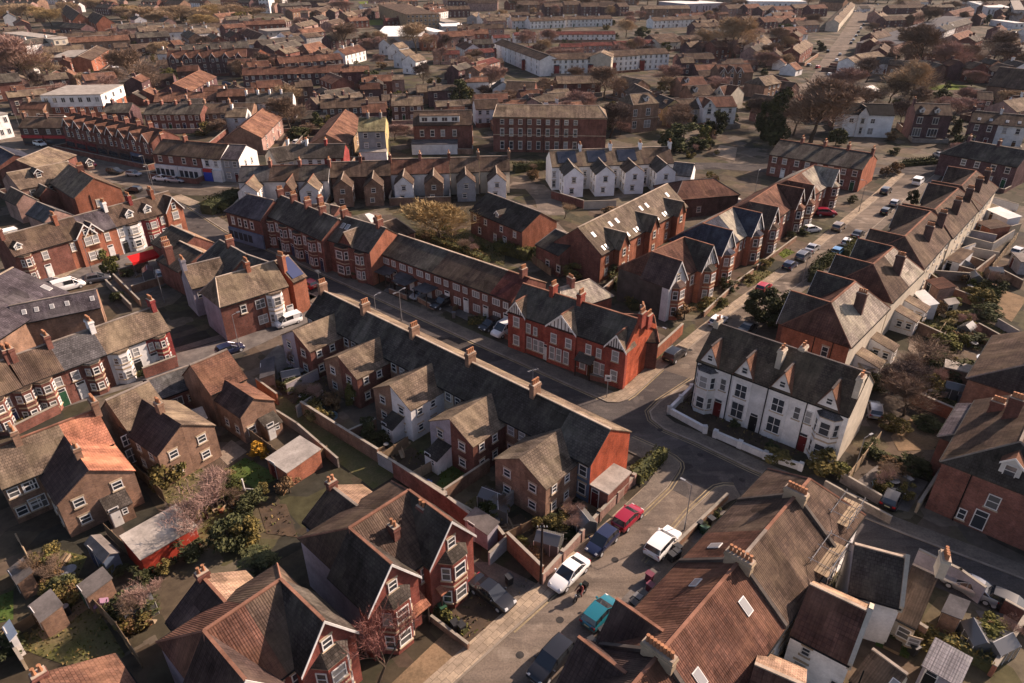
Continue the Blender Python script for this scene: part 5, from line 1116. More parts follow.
# ------------------------------------------------------------------ left hand back to back rows
Lh,Le=7.4,4.8
houses(C2(580,62),C2(-95,318),Lh,Le,3.,3.,n=3,labels=['orange tiled house with a shared gabled rear wing','brown roofed house sharing the orange wing, brown side','brown roofed left edge house of the orange tiled row'],group='houses of the orange tiled row',wall='brown',near=True,ridge='red',widths=[5.2,5.4,4.],units=[dict(roof='orange',roofb='orange',sideL='brown',wing=dict(side='R',w=3.6,len=5.8,he=4.3,hr=6.5,roof='orange',chim=False,lean=(2.2,1.6,2.)),back=[(1.0,3.1,1.,1.3),(1.,.8,1.,1.5)]),dict(roof='umber',roofb='tan',wing=dict(side='L',w=3.4,len=5.8,he=4.3,hr=6.5,roof='choc',chim=.5),chim=[],back=[(4.4,3.1,1.2,1.4,'hv'),(4.4,.7,1.6,1.6,'hv')]),dict(roof='umber',roofb='tan')],chim=[dict(u=0)])
houses(C3(300,165),C3(85,262),Lh,Le,3.,3.,n=2,widths=[2.2,4.0],labels=['brick house with the pale roofed half of the twin rear wing','brick house with the dark roofed half of the twin rear wing'],group='houses with the twin rear wing',wall='brown',near=True,ridge='grey',roof='tan',roofb='tan',units=[dict(wing=dict(side='R',w=3.4,len=6.2,he=4.3,hr=6.4,roof='tan'),back=[],chim=[]),dict(wing=dict(side='L',w=3.2,len=6.2,he=4.3,hr=6.4,roof='choc',chim=.35),back=[(3.4,3.0,1.1,1.4,'hv'),(3.4,.6,1.2,1.9,'hv')])])
houses(C3(500,86),C3(295,158),4.4,3.0,3.0,2.6,'low red brick rear extension with a grey slate roof and wide white window',wall='red',roof='grey',roofb='grey',ridge='grey',near=True,front=[],back=[(1.2,1.2,.7,.8),(3.1,1.1,1.9,1.2,'w'),(5.2,1.2,.7,.8)],name='rear_extension')
houses(C3(700,2),C3(515,80),Lh,Le,3.,3.4,n=2,labels=['brown roofed house beside the narrow winged yard','rust roofed house beyond the low red extension'],group='brown roofed lane houses',wall='brown',roof='rust',roofb='terra',ridge='grey',near=True,units=[dict(wing=dict(side='R',w=2.4,len=5.6,he=3.8,hr=5.3,roof='terra',wall='brown',chim=False,lean=(2.0,1.6,1.7,'brown'))),dict(wing=dict(side='L',w=2.0,len=5.6,he=3.8,hr=5.3,roof='choc',wall='brown'))],back=[])
houses(C1(45,352),C1(935,42),7.6,5.0,2.6,3.4,n=4,widths=[220,250,245,165],labels=['red and white bay house left of the grey roofed one','red bay house under a grey roof with the open porch','white painted bay house of the left hand terrace','dark red bay house right of the white painted one'],group='bay houses of the left hand terrace',wall='red',roof='tan',ridge='grey',near=True,units=[dict(roof='umber',bays=[dict(u=2.,w=2.2,d=.8,zt=4.6,hip=False)]),dict(roof='grey',bays=[dict(u=3.2,w=2.2,d=.8,zt=4.6,hip=False)],front=[(1.,2.9,1.,1.3),('d',1.2,1)]),dict(wall='white',roof='tan',bays=[dict(u=1.6,w=2.3,d=.8,zt=4.6,hip=False)],front=[(3.5,2.9,.9,1.3),('d',3.3,5)],chim=[dict(u=0,n=5)]),dict(wall='maroon',roof='tan',bays=[dict(u=1.9,w=1.8,d=.7,zt=4.6,hip=False)],front=[(.5,2.9,.7,1.2),('d',.5,1)],chim=[dict(u=3.,n=5)])],front=[(3.5,2.9,.9,1.3),('d',3.4)],chim=[dict(u=0)],fst='hs',pane=NET)
houses(C1(-330,500),C1(20,365),7.6,5.0,2.6,3.4,n=2,labels=['left edge red bay house cut by the frame','red bay house beside the left edge of the left hand terrace'],group='bay houses of the left hand terrace',wall='red',roof='umber',ridge='grey',near=True,bays=[dict(u=3.,w=2.2,d=.8,zt=4.6,hip=False)],front=[(1.,2.9,.9,1.3),('d',1.)],chim=[dict(u=4.)],pane=NET)
# brick hall
houses(C1(60,40),C1(575,-60),6.8,5.0,2.2,5.,'long brick hall with five roof lights on its brown roof',wall='brown',roof='plum',ridge='grey',near=True,split=False,name='hall',cat='hall',front=[],back=[],lights=[(1.5,.5,'F',.55,.75),(3.,.5,'F',.55,.75),(4.9,.5,'F',.55,.75),(6.8,.5,'F',.55,.75),(10.,.5,'F',.55,.75)])
houses(M1(-260,560),M1(52,388),9.,5.2,7.5,3.5,'wide slate roofed hall at the left edge with a cream verge',wall='brown',roof='plum',roofb='salmon',ridge='cream',near=True,split=False,name='hall',cat='hall',front=[],back=[],lights=[(13.2,.3,'F',.9,1.4)])
# ------------------------------------------------------------------ gabled row below the shops street
un=[dict(wall='red',roof='umber',dorm=[dict(u=1.2,t=.15,w=1.1,h=.9)],bays=[dict(u=1.6,w=2.,d=.7,zt=5.2,hip=False)],front=[(4.6,3.4,1.,1.5,'hsl'),('d',4.4)]),dict(wall='orange',roof='umber',gab=[dict(u=3.2,w=3.4,proj=.4,hz=7.7,barge=True)],front=[(.6,3.4,.8,1.5)]),dict(wall='orange',roof='plum',gab=[dict(u=1.4,w=3.0,proj=.4,hz=7.5)],front=[(3.7,3.4,.9,1.5,'hsl'),('d',3.7,1)],chim=[]),dict(wall='white',roof='umber',front=[(.7,3.4,.8,1.6),('d',.8,5)],bays=[dict(u=3.,w=2.5,d=.6,zt=5.2,hip=False,trim=BLACK)],dorm=[dict(u=3.2,t=.15,w=1.4,h=1.1)]),dict(wall='maroon',roof='umber',bays=[dict(u=2.,w=2.4,d=.6,zt=5.2,hip=False)],front=[(4.2,3.4,.8,1.5),('d',4.2,1)],dorm=[dict(u=2.,t=.15,w=1.4,h=1.1)]),dict(wall='orange',roof='umber',gab=[dict(u=2.4,w=3.6,proj=.4,hz=8.2)],front=[])]
houses(C5(5,303),C5(905,62),8.6,5.7,2.4,4.2,n=6,widths=[290,105,190,160,150,120],labels=['brown roofed brick house with a pale dormer in the gabled left row','narrow brick house with a pointed front gable in the left row','orange brick gabled house beside the white one in the left row','white fronted house with black window bands in the left row','dark red painted house above the red awning','corner brick gabled house facing the shops street'],group='houses of the gabled left row',units=un,ridge='grey',near=True,chim=[dict(u=0)],pane=NET)
m=MB(); o=thing('shop_awning','bright red scalloped awning on the dark red painted house','awning',P(C5(770,415),2.6),math.radians(48)); m.extr([(-2.4,-1.4,-.5),(2.4,-1.4,-.5),(2.4,-1.4,-.05),(2.4,.6,.5),(-2.4,.6,.5),(-2.4,-1.4,-.05)],(0,0,.0),mat('red awning canvas',(.55,.02,.02),'flat')) if False else [m.face([(-2.4,-1.2,0),(2.4,-1.2,0),(2.4,.7,.7),(-2.4,.7,.7)],mat('red awning canvas',(.5,.02,.02),'plain',stain=.2)),m.face([(-2.4,-1.2,-.5),(2.4,-1.2,-.5),(2.4,-1.2,0),(-2.4,-1.2,0)],MATS['red awning canvas']),[m.box(x-.03,x+.03,-1.19,-1.13,-2.5,-.02,STEEL) for x in (-2.3,0,2.3)]]; m.obj('canopy',o)
# brick gable and outhouses left
def gab_end(apex,ang,L_,half,hr,he,lab,**kw):
    """gable facing us at pixel apex; ridge runs L_ m away along ang degrees"""
    a=P(apex,hr); d=Vector((math.cos(math.radians(ang)),math.sin(math.radians(ang)),0)); b=a+d*L_
    return houses(None,None,hr,he,half,half,lab,world=((a.x,a.y),(b.x,b.y)),**kw)
gab_end(C5(505,-8),136,16,4.6,8.8,5.6,'large plain red brick gable house on the shops street corner',wall='red',roof='umber',roofb='tan',ridge='red',sideL='orange',near=True,split=False,front=[],back=[],side=[('L',4.8,2.8,1.5,1.5)],chim=[dict(u=8.)],pipes=[('L',6.4)])
gab_end(C5(215,135),136,7,2.8,5.2,3.6,'small grey roofed brick outbuilding with a roof light',wall='pink',roof='grey',roofb='grey',ridge='grey',front=[],back=[],name='outbuilding',cat='outbuilding',lights=[(3,.5,'B')]) if False else houses(C5(200,118),C5(300,160),5.4,3.6,2.6,2.6,'small grey roofed brick outbuilding with a pinkish gable',wall='pink',roof='grey',ridge='grey',front=[],back=[],name='outbuilding',cat='outbuilding')
houses(C5(60,40),C5(130,75),6.,4.2,2.,2.,'narrow pinkish gabled outbuilding at the left',wall='pink',roof='umber',roofb='pale',ridge='grey',front=[],back=[],name='outbuilding',cat='outbuilding')
houses(C5(190,12),C5(250,40),5.6,4.,1.8,1.8,'dark roofed narrow rear wing left of the large brick gable',wall='red',roof='dark',roofb='pale',ridge='grey',front=[],back=[],name='outbuilding',cat='outbuilding')
shed([C5(0,285),C5(95,262),C5(80,248)],2.4,2.6,'white','whitef','flat',label='white flat roofed shed at the left edge',z=2.5)
# ------------------------------------------------------------------ middle left cluster
houses(C4(455,412),C4(805,312),8.6,5.8,3.6,3.2,n=2,labels=['brown roofed brick house of the solar roof pair, left half','brick house with the two storey white bay of the solar roof pair'],group='houses of the solar roof pair',wall='red',roof='tan',roofb='tan',ridge='cream',near=True,hipL=1.5,units=[dict(front=[(1.8,3.6,.9,1.3),(4.4,3.5,1.5,1.5,'hv'),(4.4,.9,1.5,1.5,'hv')],wall='red',sideL='lilac'),dict(wall='orange',bays=[dict(u=2.2,w=2.6,d=.8,zt=5.4,hip=False,wm='white')],front=[('d',4.3,1)],chim=[dict(u=.3)])])
houses(C4(812,312),C4(893,278),8.4,5.8,3.4,2.6,'end house of the corner cluster with a blue solar panelled roof and tall orange wall',wall='orange',roof='tan',roofb='tan',ridge='cream',near=True,front=[],back=[],side=[],chim=[dict(u=.2,v=2.)],extra=lambda root,w,D,hr,he,df,db:(lambda m:(m.box(.25,w-.2,-1.9,1.9,0,.06,glassmat('blue solar glass',(.03,.04,.10),.15)),m.obj('solar_panel',root,(0,df*.5,he+(hr-he)*.5+.22),(math.atan2(hr-he,df),0,0))))(MB()))
houses(C4(480,183),C4(640,270),8.4,5.7,3.8,3.,n=1,desc='dark slated gabled house in the corner cluster, shaded left slope',wall='red',roof='dark',roofb='salmon',ridge='grey',near=True,front=[],back=[],chim=[dict(u=3.8,m='red',n=5)],hipL=1.)  # sunlit far slope painted salmon, shaded near slope painted dark
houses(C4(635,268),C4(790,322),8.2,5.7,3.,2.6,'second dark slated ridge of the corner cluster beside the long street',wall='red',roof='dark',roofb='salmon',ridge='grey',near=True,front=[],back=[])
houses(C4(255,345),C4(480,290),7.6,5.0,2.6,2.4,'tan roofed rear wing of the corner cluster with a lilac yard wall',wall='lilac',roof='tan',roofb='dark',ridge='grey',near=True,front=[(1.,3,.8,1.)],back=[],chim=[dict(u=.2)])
houses(C4(190,95),C4(330,160),6.6,4.6,4.2,3.,n=1,desc='dark roofed shop on the long street with a sunlit tan far slope',wall='red',roof='black',roofb='salmon',ridge='cream',near=True,front=[],back=[],name='shop',cat='shop')  # lit sliver beyond the ridge painted in, here and on the next shop
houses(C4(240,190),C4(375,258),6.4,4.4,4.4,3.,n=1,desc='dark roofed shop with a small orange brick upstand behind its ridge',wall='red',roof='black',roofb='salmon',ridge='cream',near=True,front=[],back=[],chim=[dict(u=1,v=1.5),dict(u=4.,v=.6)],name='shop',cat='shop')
# ------------------------------------------------------------------ lower left buildings
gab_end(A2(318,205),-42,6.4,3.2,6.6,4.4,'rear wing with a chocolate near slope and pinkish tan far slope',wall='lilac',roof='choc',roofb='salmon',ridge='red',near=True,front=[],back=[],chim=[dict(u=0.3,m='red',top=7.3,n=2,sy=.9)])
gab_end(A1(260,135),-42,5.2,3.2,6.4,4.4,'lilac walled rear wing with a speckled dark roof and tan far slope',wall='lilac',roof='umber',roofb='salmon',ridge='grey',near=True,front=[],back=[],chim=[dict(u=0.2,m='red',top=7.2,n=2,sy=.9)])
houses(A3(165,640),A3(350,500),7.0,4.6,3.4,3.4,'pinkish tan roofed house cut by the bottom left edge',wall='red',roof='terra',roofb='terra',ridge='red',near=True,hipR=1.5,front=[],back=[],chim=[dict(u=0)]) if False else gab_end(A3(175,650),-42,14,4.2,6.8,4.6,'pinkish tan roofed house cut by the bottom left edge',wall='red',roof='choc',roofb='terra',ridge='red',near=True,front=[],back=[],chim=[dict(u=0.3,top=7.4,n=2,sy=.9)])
shed([C7(-190,560),C7(50,605),C7(330,440)],2.4,2.7,mat('red painted timber',(.36,.05,.03),'plain',stain=.3),'felt','flat',label='long red garage with a mossy pale flat roof',cat='garage',name='garage',z=2.6) if False else shed([C7(50,610),C7(345,435),C7(235,345)],2.3,2.8,mat('red painted timber',(.36,.05,.03),'plain',stain=.3),'felt','mono',label='long red garage with a mossy pale felt roof',cat='garage',name='garage',z=2.5,door_=False)
for pts,k,lab,wm_,rm_ in (([A3(370,55),A3(455,140),A3(535,95)],'gableU','small grey roofed shed with a blue painted end','blue','feltg'),([A3(335,245),A3(380,300),A3(505,220)],'mono','flat grey felt shed beside the yellow toy house','brown','feltg'),([A3(120,335),A3(175,410),A3(290,345)],'mono','grey felt shed at the foot of the worn path','brown','feltg'),([A3(25,175),A3(70,240),A3(150,190)],'mono','small grey shed behind the white edged path','brown','feltg'),([A3(5,430),A3(40,495),A3(80,465)],'mono','tiny white roofed shed at the lower left edge','white','whitef'),
  ([C7(690,90),C7(800,165),C7(990,60)],'mono','garage with an orange sunlit wall at the head of the rear lane','orange','felt'),([C8(135,320),C8(235,385),C8(290,345)],'mono','grey felt shed in the yard behind the corner garden','lilac','feltg'),([B1(0,420),B1(-5,530),B1(90,490)],'mono','dull flat roofed shed at the lane yards','slab','feltd'),
  ([D7(530,115),D7(525,165),D7(760,235)],'flat','long pale flat roofed lean to in the right gardens','brown','felt'),([D2(140,595),D2(215,660),D2(260,630)],'flat','small cream flat roofed outhouse behind the white villas','cream','felt')):
    shed(pts,2.1,2.5,wm_,rm_,k,label=lab,z=2.3)
# ------------------------------------------------------------------ the town beyond
S1,S2,S3,S4,S5,S6,S7=[tile(x,0,6.024) for x in (0,170,340,510,680,854)]+[tile(0,60,6.024)]; S8=tile(854,60,5.694)
YW=[]; AL=[]
def far(p0,p1,hr,he,d,desc,n=1,end='its left end',**kw):
    kw.setdefault('chim',[dict(u=0,n=3)] if n>1 else []); kw.setdefault('back',[])
    if kw.get('cat') is None and kw.get('storeys',2)<4: YW.append((p0,p1,hr,d,kw.get('db',d)))
    if n==1: kw.setdefault('name','detached_house')
    if n==1 and len(desc.split())<=6: AL.append((desc,p0,p1,hr))
    return houses(p0,p1,hr,he,d,kw.pop('db',d),desc,end,group=desc if n>1 else None,n=n,**kw)
def flatblock(pts,h,lab,wl='red',wt=None,nx=6,ny=2,st=3,roof='felt',cat='building',name='flat_roofed_building',split=.62,win=True,zp=None):
    """photo pixels of three roof corners: front left, front right, back right"""
    o0,rot,w,d=rect3(pts,h if zp is None else zp); o=thing(name,lab,cat,o0,rot); m=MB(); wl=BR[wl]
    if wt: m.box(0,w,0,d,0,h*split,wl); m.box(-.1,w+.1,-.1,d+.1,h*split+.002,h,BR[wt])
    else: m.box(0,w,0,d,0,h,wl)
    m.obj('wall',o); r=MB(); r.box(-.25,w+.25,-.25,d+.25,h+.002,h+.25,RF[roof]); r.box(.3,w-.3,.3,d-.3,h+.251,h+.256,RF[roof]); r.obj('roof',o)
    if win:
        hs=h/st
        for s in range(st):
            for i in range(nx): window(o,w*(i+.5)/nx,-.104 if wt else -.004,s*hs+hs*.3,min(1.6,w/nx*.5),hs*.5,0,'v',None,R.choice((PANE,NET)))
            for i in range(ny): window(o,w+(.104 if wt else .004),d*(i+.5)/ny,s*hs+hs*.3,min(1.6,d/ny*.5),hs*.5,math.pi/2,'v',None,PANE)
    return o
# --- left: shops street
far(K1(292,452),K1(652,520),9.2,6.6,4.2,'gabled shop terrace on the curve',n=8,wall='red',roof='rust',ridge='red',gab=[dict(u=2.6,w=3.4,proj=.15,hz=8.6,barge=True,win=[(0,5.2,1.1,1.2),(0,3.6,1.2,1.2)])],front=[(4.6,3.7,.8,1.3)],near=False,extra=lambda root,w,D,hr,he,df,db:(lambda b:b.obj('shopfront',root))((lambda b:(b.box(.15,w-.15,-.4,-.01,.2,2.9,BR[R.choice(('blue','dark','white','maroon'))]),b.box(.5,w-.5,-.42,-.401,.7,2.1,PANE),b)[-1])(MB())))
far(K1(100,468),K1(278,470),7.4,5.2,4.,'dark shops left of the gabled terrace',n=2,wall='dark',roof='umber',extra=lambda root,w,D,hr,he,df,db:(lambda b:b.obj('shopfront',root))((lambda b:(b.box(.15,w-.15,-.5,-.01,2.2,3.0,R.choice((MATS['bright green fascia'],MATS['red fascia']))),b.box(.5,w-.5,-.2,-.01,.5,2.1,PANE),b)[-1])(MB()))) if mat('bright green fascia',(.10,.35,.05),'flat') and mat('red fascia',(.4,.03,.03),'flat') else None
wsf=lambda root,w,D,hr,he,df,db:(lambda b:b.obj('shopfront',root))((lambda b:(b.box(.1,w-.1,-.6,-.01,.1,3.1,BR['white']),[b.box(.4+k*1.5,1.5+k*1.5,-.62,-.601,.5,2.2,PANE) for k in range(max(1,int((w-.6)/1.5)))],b)[-1])(MB()))
far(K1(648,556),D6(150,273),8.4,5.8,4.2,'brown roofed shops with white shopfronts',n=2,wall='red',roof='umber',ridge='red',extra=wsf)
def blues(root,w,D,hr,he,df,db):
    b=MB(); b.box(.2,w*.48,-.6,-.01,.1,2.4,mat('royal blue shopfront',(.02,.05,.35),'flat')); b.box(.2,w*.48,-.65,-.01,2.4,3.2,MATS['red fascia']); b.box(w*.52,w-.1,-.6,-.01,.1,3.0,BR['white']); b.obj('shopfront',root)
far(D6(150,273),D6(246,280),8.4,5.8,4.2,'white fronted shop pair with a royal blue shopfront under a red fascia',wall='white',roof='umber',ridge='red',extra=blues)
far(D6(250,280),D6(338,284),8.2,5.8,4.6,'grey roofed end shop with a white gable wall',wall='grey',roof='plum',sideR='white',side=[('R',3,3.5,.8,1.3),('R',6,3.5,.8,1.3),('R',3,.8,1.2,1.6)])
flatblock([C6(208,82),C6(513,76),C6(612,26)],9.5,'three storey brick block with a white top storey and flat grey roof','orange','white',7,3,3,'felt','apartment block','apartment_block')
far(C6(85,412),C6(248,345),7.5,5.,5.,'tan hipped roof house beside the shops street at the left',wall='red',roof='tan',hipR=2.,dorm=[])
far(C6(-30,330),C6(75,385),7.5,5.,5.,'blue slate roofed building at the left edge by the shops street',wall='red',roof='blue')
far(C6(35,478),C6(345,420),8.,5.4,5.5,'long tan roofed house with two dark dormers at the left',wall='pink',roof='tan',ridge='cream',hipR=2.,dorm=[dict(u=5,t=.4,wm='dark',rm='dark',w=1.6),dict(u=16,t=.45,wm='dark',rm='dark',w=1.6)],near=False)
flatblock([K1(-60,470),K1(28,455),K1(20,385)],7.,'white building cut by the left edge','white',None,3,2,2,'felt')
far(K1(40,345),K1(95,340),8.,5.,4.5,'orange brick gabled house at the left edge',wall='orange',roof='rust',sideR='orange')
# --- terraces left of centre
far(K1(592,418),K1(815,418),7.4,5.2,4.5,'dark slated brick terrace with white windows',n=4,wall='red',roof='dark')
far(K1(818,415),K1(1015,412),6.8,4.6,5.,'brown roofed low brick row',n=2,wall='brown',roof='umber')
far(K1(622,373),K1(868,366),7.2,5.,4.5,'dull red roofed row with the orange gable',n=4,wall='plum',roof='terra',sideR='orange',ridge='red')
far(K1(690,335),K1(800,280),7.6,4.8,6.,'pinkish roofed house with a sunlit end gable',wall='plum',roof='terra',sideR='pink',ridge='red')
far(K1(670,203),K1(985,196),10.5,7.6,5.,'three storey red terrace with small gables',n=6,wall='plum',roof='rust',ridge='red',storeys=3,gab=[dict(u=2.5,w=2.6,proj=.2,hz=9.4,win=[(0,5.6,1.,1.3)],roof='rust')])
far(K1(985,192),S2(545,298),10.5,7.6,5.,'end house of the three storey terrace with an orange verge',wall='plum',roof='rust',sideR='orange',storeys=3)
far(S2(0,152),S2(100,147),7.5,5.2,4.5,'dark red far house left of the white pair',wall='plum',roof='dark')
far(S2(100,148),S2(308,140),8.,5.6,4.5,'white far pair under the olive trees',n=2,wall='white',roof='umber')
far(S2(310,148),S2(440,140),9.,6.8,4.5,'far red house with a tan gable beside the white pair',wall='plum',roof='rust',sideR='salmon' if False else 'pink')
far(S2(465,172),S2(560,205),10,7.2,4.,'tall plum brick far house with a cream end',wall='plum',roof='rust',sideR='cream',storeys=3)
far(S2(160,262),S2(255,258),7,4.8,3.5,'small tan hipped roof behind the three storey terrace',wall='pink',roof='terra',hipL=1.,hipR=2.)
far(S2(0,245),S2(60,240),7,4.8,4.,'small sunlit gabled house behind the three storey terrace',wall='plum',roof='terra',sideR='pink')
flatblock([S1(440,258),S1(655,248),S1(770,198)],6,'wide pale flat roofed workshop by the car park','dark',None,5,2,1,'felt','workshop','workshop')
flatblock([S1(320,240),S1(440,230),S1(425,170)],7,'cream stone hall with sunlit walls','cream',None,3,2,2,'felt','hall','hall')
flatblock([S1(300,350),S1(480,345),S1(600,300)],5.5,'low flat roofed shed joined to the orange brick hall','pink',None,3,2,1,'felt','shed','flat_roofed_shed')
far(S1(470,340),S1(585,275),8,6.,5.,'orange brick hall at the car park',wall='orange',roof='umber',sideL='orange',sideR='orange')
for p0,p1,l in ((S1(400,28),S1(480,80),'red church gable among the far left trees'),(S1(560,70),S1(625,95),'second red gable among the far left trees')):
    far(p0,p1,13,8,6,l,wall='orange',roof='umber',sideL='orange',sideR='orange')
for p0,p1,l,w_ in ((S1(0,205),S1(180,215),'low brown roofs left of the cream hall','brown'),(S1(190,178),S1(305,175),'low blue roofed shop left of the cream hall','dark'),(S1(440,180),S1(560,190),'dark roofed row right of the cream hall','dark'),(S1(780,205),S1(985,195),'dark brown far row right of the pale workshop','dark'),(S1(780,270),S1(900,262),'dark roofed house behind the car park','dark'),(S1(0,262),S1(60,255),'dark red roofed house at the upper left edge','red'),(S1(680,262),S1(760,258),'dark brick house right of the orange hall','dark')):
    far(p0,p1,6.5,4.6,5.,l,wall=w_,roof='umber')
# --- centre left
far(S2(640,345),S2(1020,320),7.4,5.,4.5,'upper red brick row with pale windows',n=5,wall='plum',roof='rust')
far(S2(436,410),S2(1020,392),7.4,5.,4.5,'lower red brick row with a rust roof',n=7,wall='plum',roof='rust')
far(S2(800,270),S2(900,250),9,5.4,5.,'pinkish hipped roof house behind the red brick rows',wall='plum',roof='terra',hipL=3.,sideR='pink')
far(K2(0,324),K2(100,318),6.8,4.8,4.5,'rust roofed house above the blue white terrace',wall='orange',roof='rust',sideR='orange')
far(D6(340,22),D6(578,15),8.4,6.2,4.2,'blue white rendered terrace with a sunlit end wall',n=4,wall='white',roof='dark',sideR='white',storeys=2)
far(K2(50,440),K2(20,500),7.2,4.6,5.,'rust roofed house left of the bare garden trees',wall='brown',roof='terra') if False else far(D6(310,192),D6(428,93),7.6,4.6,5.2,'salmon roofed brick house among bare garden trees',wall='pink',roof='terra',ridge='red',sideL='brown')
far(D6(748,230),D6(848,102),7.6,4.8,5.4,'salmon roofed brick house left of the yellow gable',wall='buff',roof='terra',ridge='red',sideL='brown')
far(K2(255,398),K2(490,388),7.6,5.4,4.2,'dark brick terrace with a row of chimneys',n=4,wall='dark',roof='umber',chim=[dict(u=0,n=4)])
far(K2(540,388),K2(665,385),7.4,5.2,4.2,'tan roofed pair with a white end wall',n=2,wall='dark',roof='tan',sideR='white')
far(K2(272,365),K2(370,350),6.8,4.6,4.2,'dark hipped house before the dark terrace',wall='dark',roof='dark',hipL=1.6,hipR=1.6)
far(K2(295,290),K2(345,310),7.2,5.,4.6,'salmon roofed house above the dark terrace',wall='red',roof='terra')
far(D5(-5,142),D5(132,140),10.6,8.0,5.2,'grey fronted block with a bright yellow gable',wall='grey',roof='olive',sideR='yellow',storeys=3,near=True,split=False,nodoor=True,chim=[dict(u=2.5),dict(u=6.)],side=[('R',3,5.4,.8,1.2)],lean=[dict(u0=0,u1=7.5,len=2.,zl=2.8,zh=3.2,wall='white',roof='felt')])
far(D5(275,108),D5(572,105),10.4,7.4,5.,'three storey brick block with a white dormer band',wall='red',roof='umber',sideR='orange',storeys=2,near=True,split=False,nodoor=True,dorm=[dict(u=7.6,t=.18,w=11.5,h=1.7,flat=True,n=4,depth=3.)],front=[(2.4,4.2,1.2,1.8,'hsl'),(5.4,4.2,1.2,1.8,'hsl'),(8.4,4.2,1.2,1.8,'hsl'),(11.8,4.2,1.2,1.8,'hsl'),(4,1.,1.4,1.6)],lean=[dict(u0=-.5,u1=12.5,len=4.,zl=2.9,zh=3.3,wall='white',roof='feltd')])
lb=[(2.0+i*2.62,z,1.15,hh,'hsl') for z,hh in ((.9,2.2),(4.6,2.1),(7.9,1.3)) for i in range(9)]
far(D5(700,75),D5(1220,82),12.2,9.9,5.5,'long three storey brick block with rows of arched white windows',wall='red',roof='tan',ridge='cream',hipL=.6,hipR=2.4,front=lb,near=True,split=False,name='mansion_block',quoin=BR['stone'],pipes=[('F',4.),('F',9.),('F',14.),('F',19.)])
far(D5(583,52),D5(705,48),7.6,5.4,4.,'white house left of the long three storey block',wall='white',roof='umber')
# backs of the terrace facing us
wf=lambda wl:dict(side='C',w=4.2,len=5.5,he=4.4,hr=6.2,roof='umber',wall=wl)
far(D5(762,340),D5(612,342),7.8,5.4,3.8,'white winged right end house of the long back terrace',wall='brown',bwall='cream',roof='umber',ridge='cream',near=True,split=False,back=None,chim=[dict(u=0)],wing=wf('white')|dict(u=3.2))
far(D5(605,345),D5(460,348),7.8,5.4,3.8,'ivy winged house of the long back terrace',wall='brown',bwall='cream',roof='umber',ridge='cream',near=True,split=False,back=None,chim=[dict(u=0)],wing=wf('grey')|dict(u=3.2))
far(D5(455,350),D5(158,356),7.8,5.4,3.8,'brown roofed pair of the long back terrace',n=2,end='its right end',wall='red',bwall='white',roof='rust',ridge='cream',near=True,split=False,back=None,wing=wf(None)|dict(wall=['brown','white'],u=3.6))
far(D6(1075,362),D6(772,372),7.8,5.4,3.8,'brown winged pair of the long back terrace',n=2,end='its right end',wall='red',bwall='dark',roof='umber',ridge='cream',near=True,split=False,back=None,wing=wf('brown')|dict(u=3.8))
far(D6(765,384),D6(312,392),7.6,5.2,3.8,'white winged row left of the back terrace',n=3,end='its right end',wall='red',bwall='white',roof='dark',ridge='red',near=True,split=False,back=None,wing=wf('white')|dict(u=3.4,roof='tan'),units=[{},dict(roof='umber',wing=wf('orange')|dict(u=1.4,w=2.2)),dict(roof='grey')])
far(D6(455,303),D6(555,288),7.6,5.2,4.,'dark roofed house right of the white gabled shop end',wall='cream',roof='dark')
far(D6(552,280),D6(845,278),7.8,5.4,4.,'dark roofed white shops behind the back terrace',n=3,wall='white',roof='dark',units=[{},{},dict(wall='maroon',roof='black')])
# --- stepped white gables, warehouse
for k,(x,y,nm) in enumerate(((262,238,'farthest'),(318,262,'second farthest'),(356,305,'second nearest'),(412,336,'nearest'))):
    gab_end(S3(x,y),62,9,3.9,8.2,5.8,f'{nm} of the stepped white gabled houses',wall='white',bwall='white',roof='tan',roofb='umber',ridge='dark',sideL='white',front=[],back=[],side=[('L',2.4,3.4,1.,1.2),('L',5.2,.9,1.,1.2)])  # right slopes coloured tan as lit, left slopes umber as shaded
if 0: far(S3(255,246),S3(470,365),8.2,5.6,3.,'stepped white gabled houses',n=4,end='the far end',wall='white',bwall='white',roof='tan',sideR='white',ridge='dark',gab=[dict(u=3.6,w=6.4,proj=.1,hz=8.2,roof='umber',wall='white',barge=False,win=[(0,3.4,1.,1.1)])],chim=[])
far(K2(640,338),K2(740,335),6.6,4.4,4.,'tan roofed low house right of the stepped gables',wall='brown',roof='tan')
flatblock([S3(205,222),S3(490,220),S3(540,158)],6.5,'long pale warehouse with a bright white roof','grey',None,1,1,1,'whitef','warehouse','warehouse',win=False)
flatblock([S3(490,240),S3(570,238),S3(570,200)],6,'small red and white lettered shop beside the warehouse','orange',None,2,1,1,'terra','shop','shop') 
flatblock([S3(570,195),S3(635,192),S3(635,158)],5.5,'white flat roofed unit right of the warehouse','white',None,2,1,1,'whitef','workshop','workshop'); flatblock([S3(615,160),S3(745,158),S3(720,138)],5,'pale canopy roofed yard unit','grey',None,2,1,1,'whitef','workshop','workshop'); flatblock([S3(632,135),S3(708,132),S3(705,95)],6,'grey unit with a white roof edge behind the yard','grey',None,2,1,1,'felt','workshop','workshop')
far(S3(640,220),S3(720,215),5.,3.6,3.,'small white gabled yard office',wall='white',roof='umber')
far(S3(30,70),S3(268,40),8,5.4,4.5,'far brown row before the top green',n=3,wall='plum',roof='umber')
far(S3(268,110),S3(425,102),7,4.6,3.,'maroon roofed low row behind the warehouse',n=2,wall='red',roof='maroon')
far(S3(35,140),S3(80,165),9,6,4,'tall brown gabled house left of the warehouse',wall='plum',roof='tan',sideR='pink')
flatblock([S3(400,90),S3(600,85),S3(640,20)],11,'far pale stone block with rows of windows','buff',None,8,2,4,'umber','building')
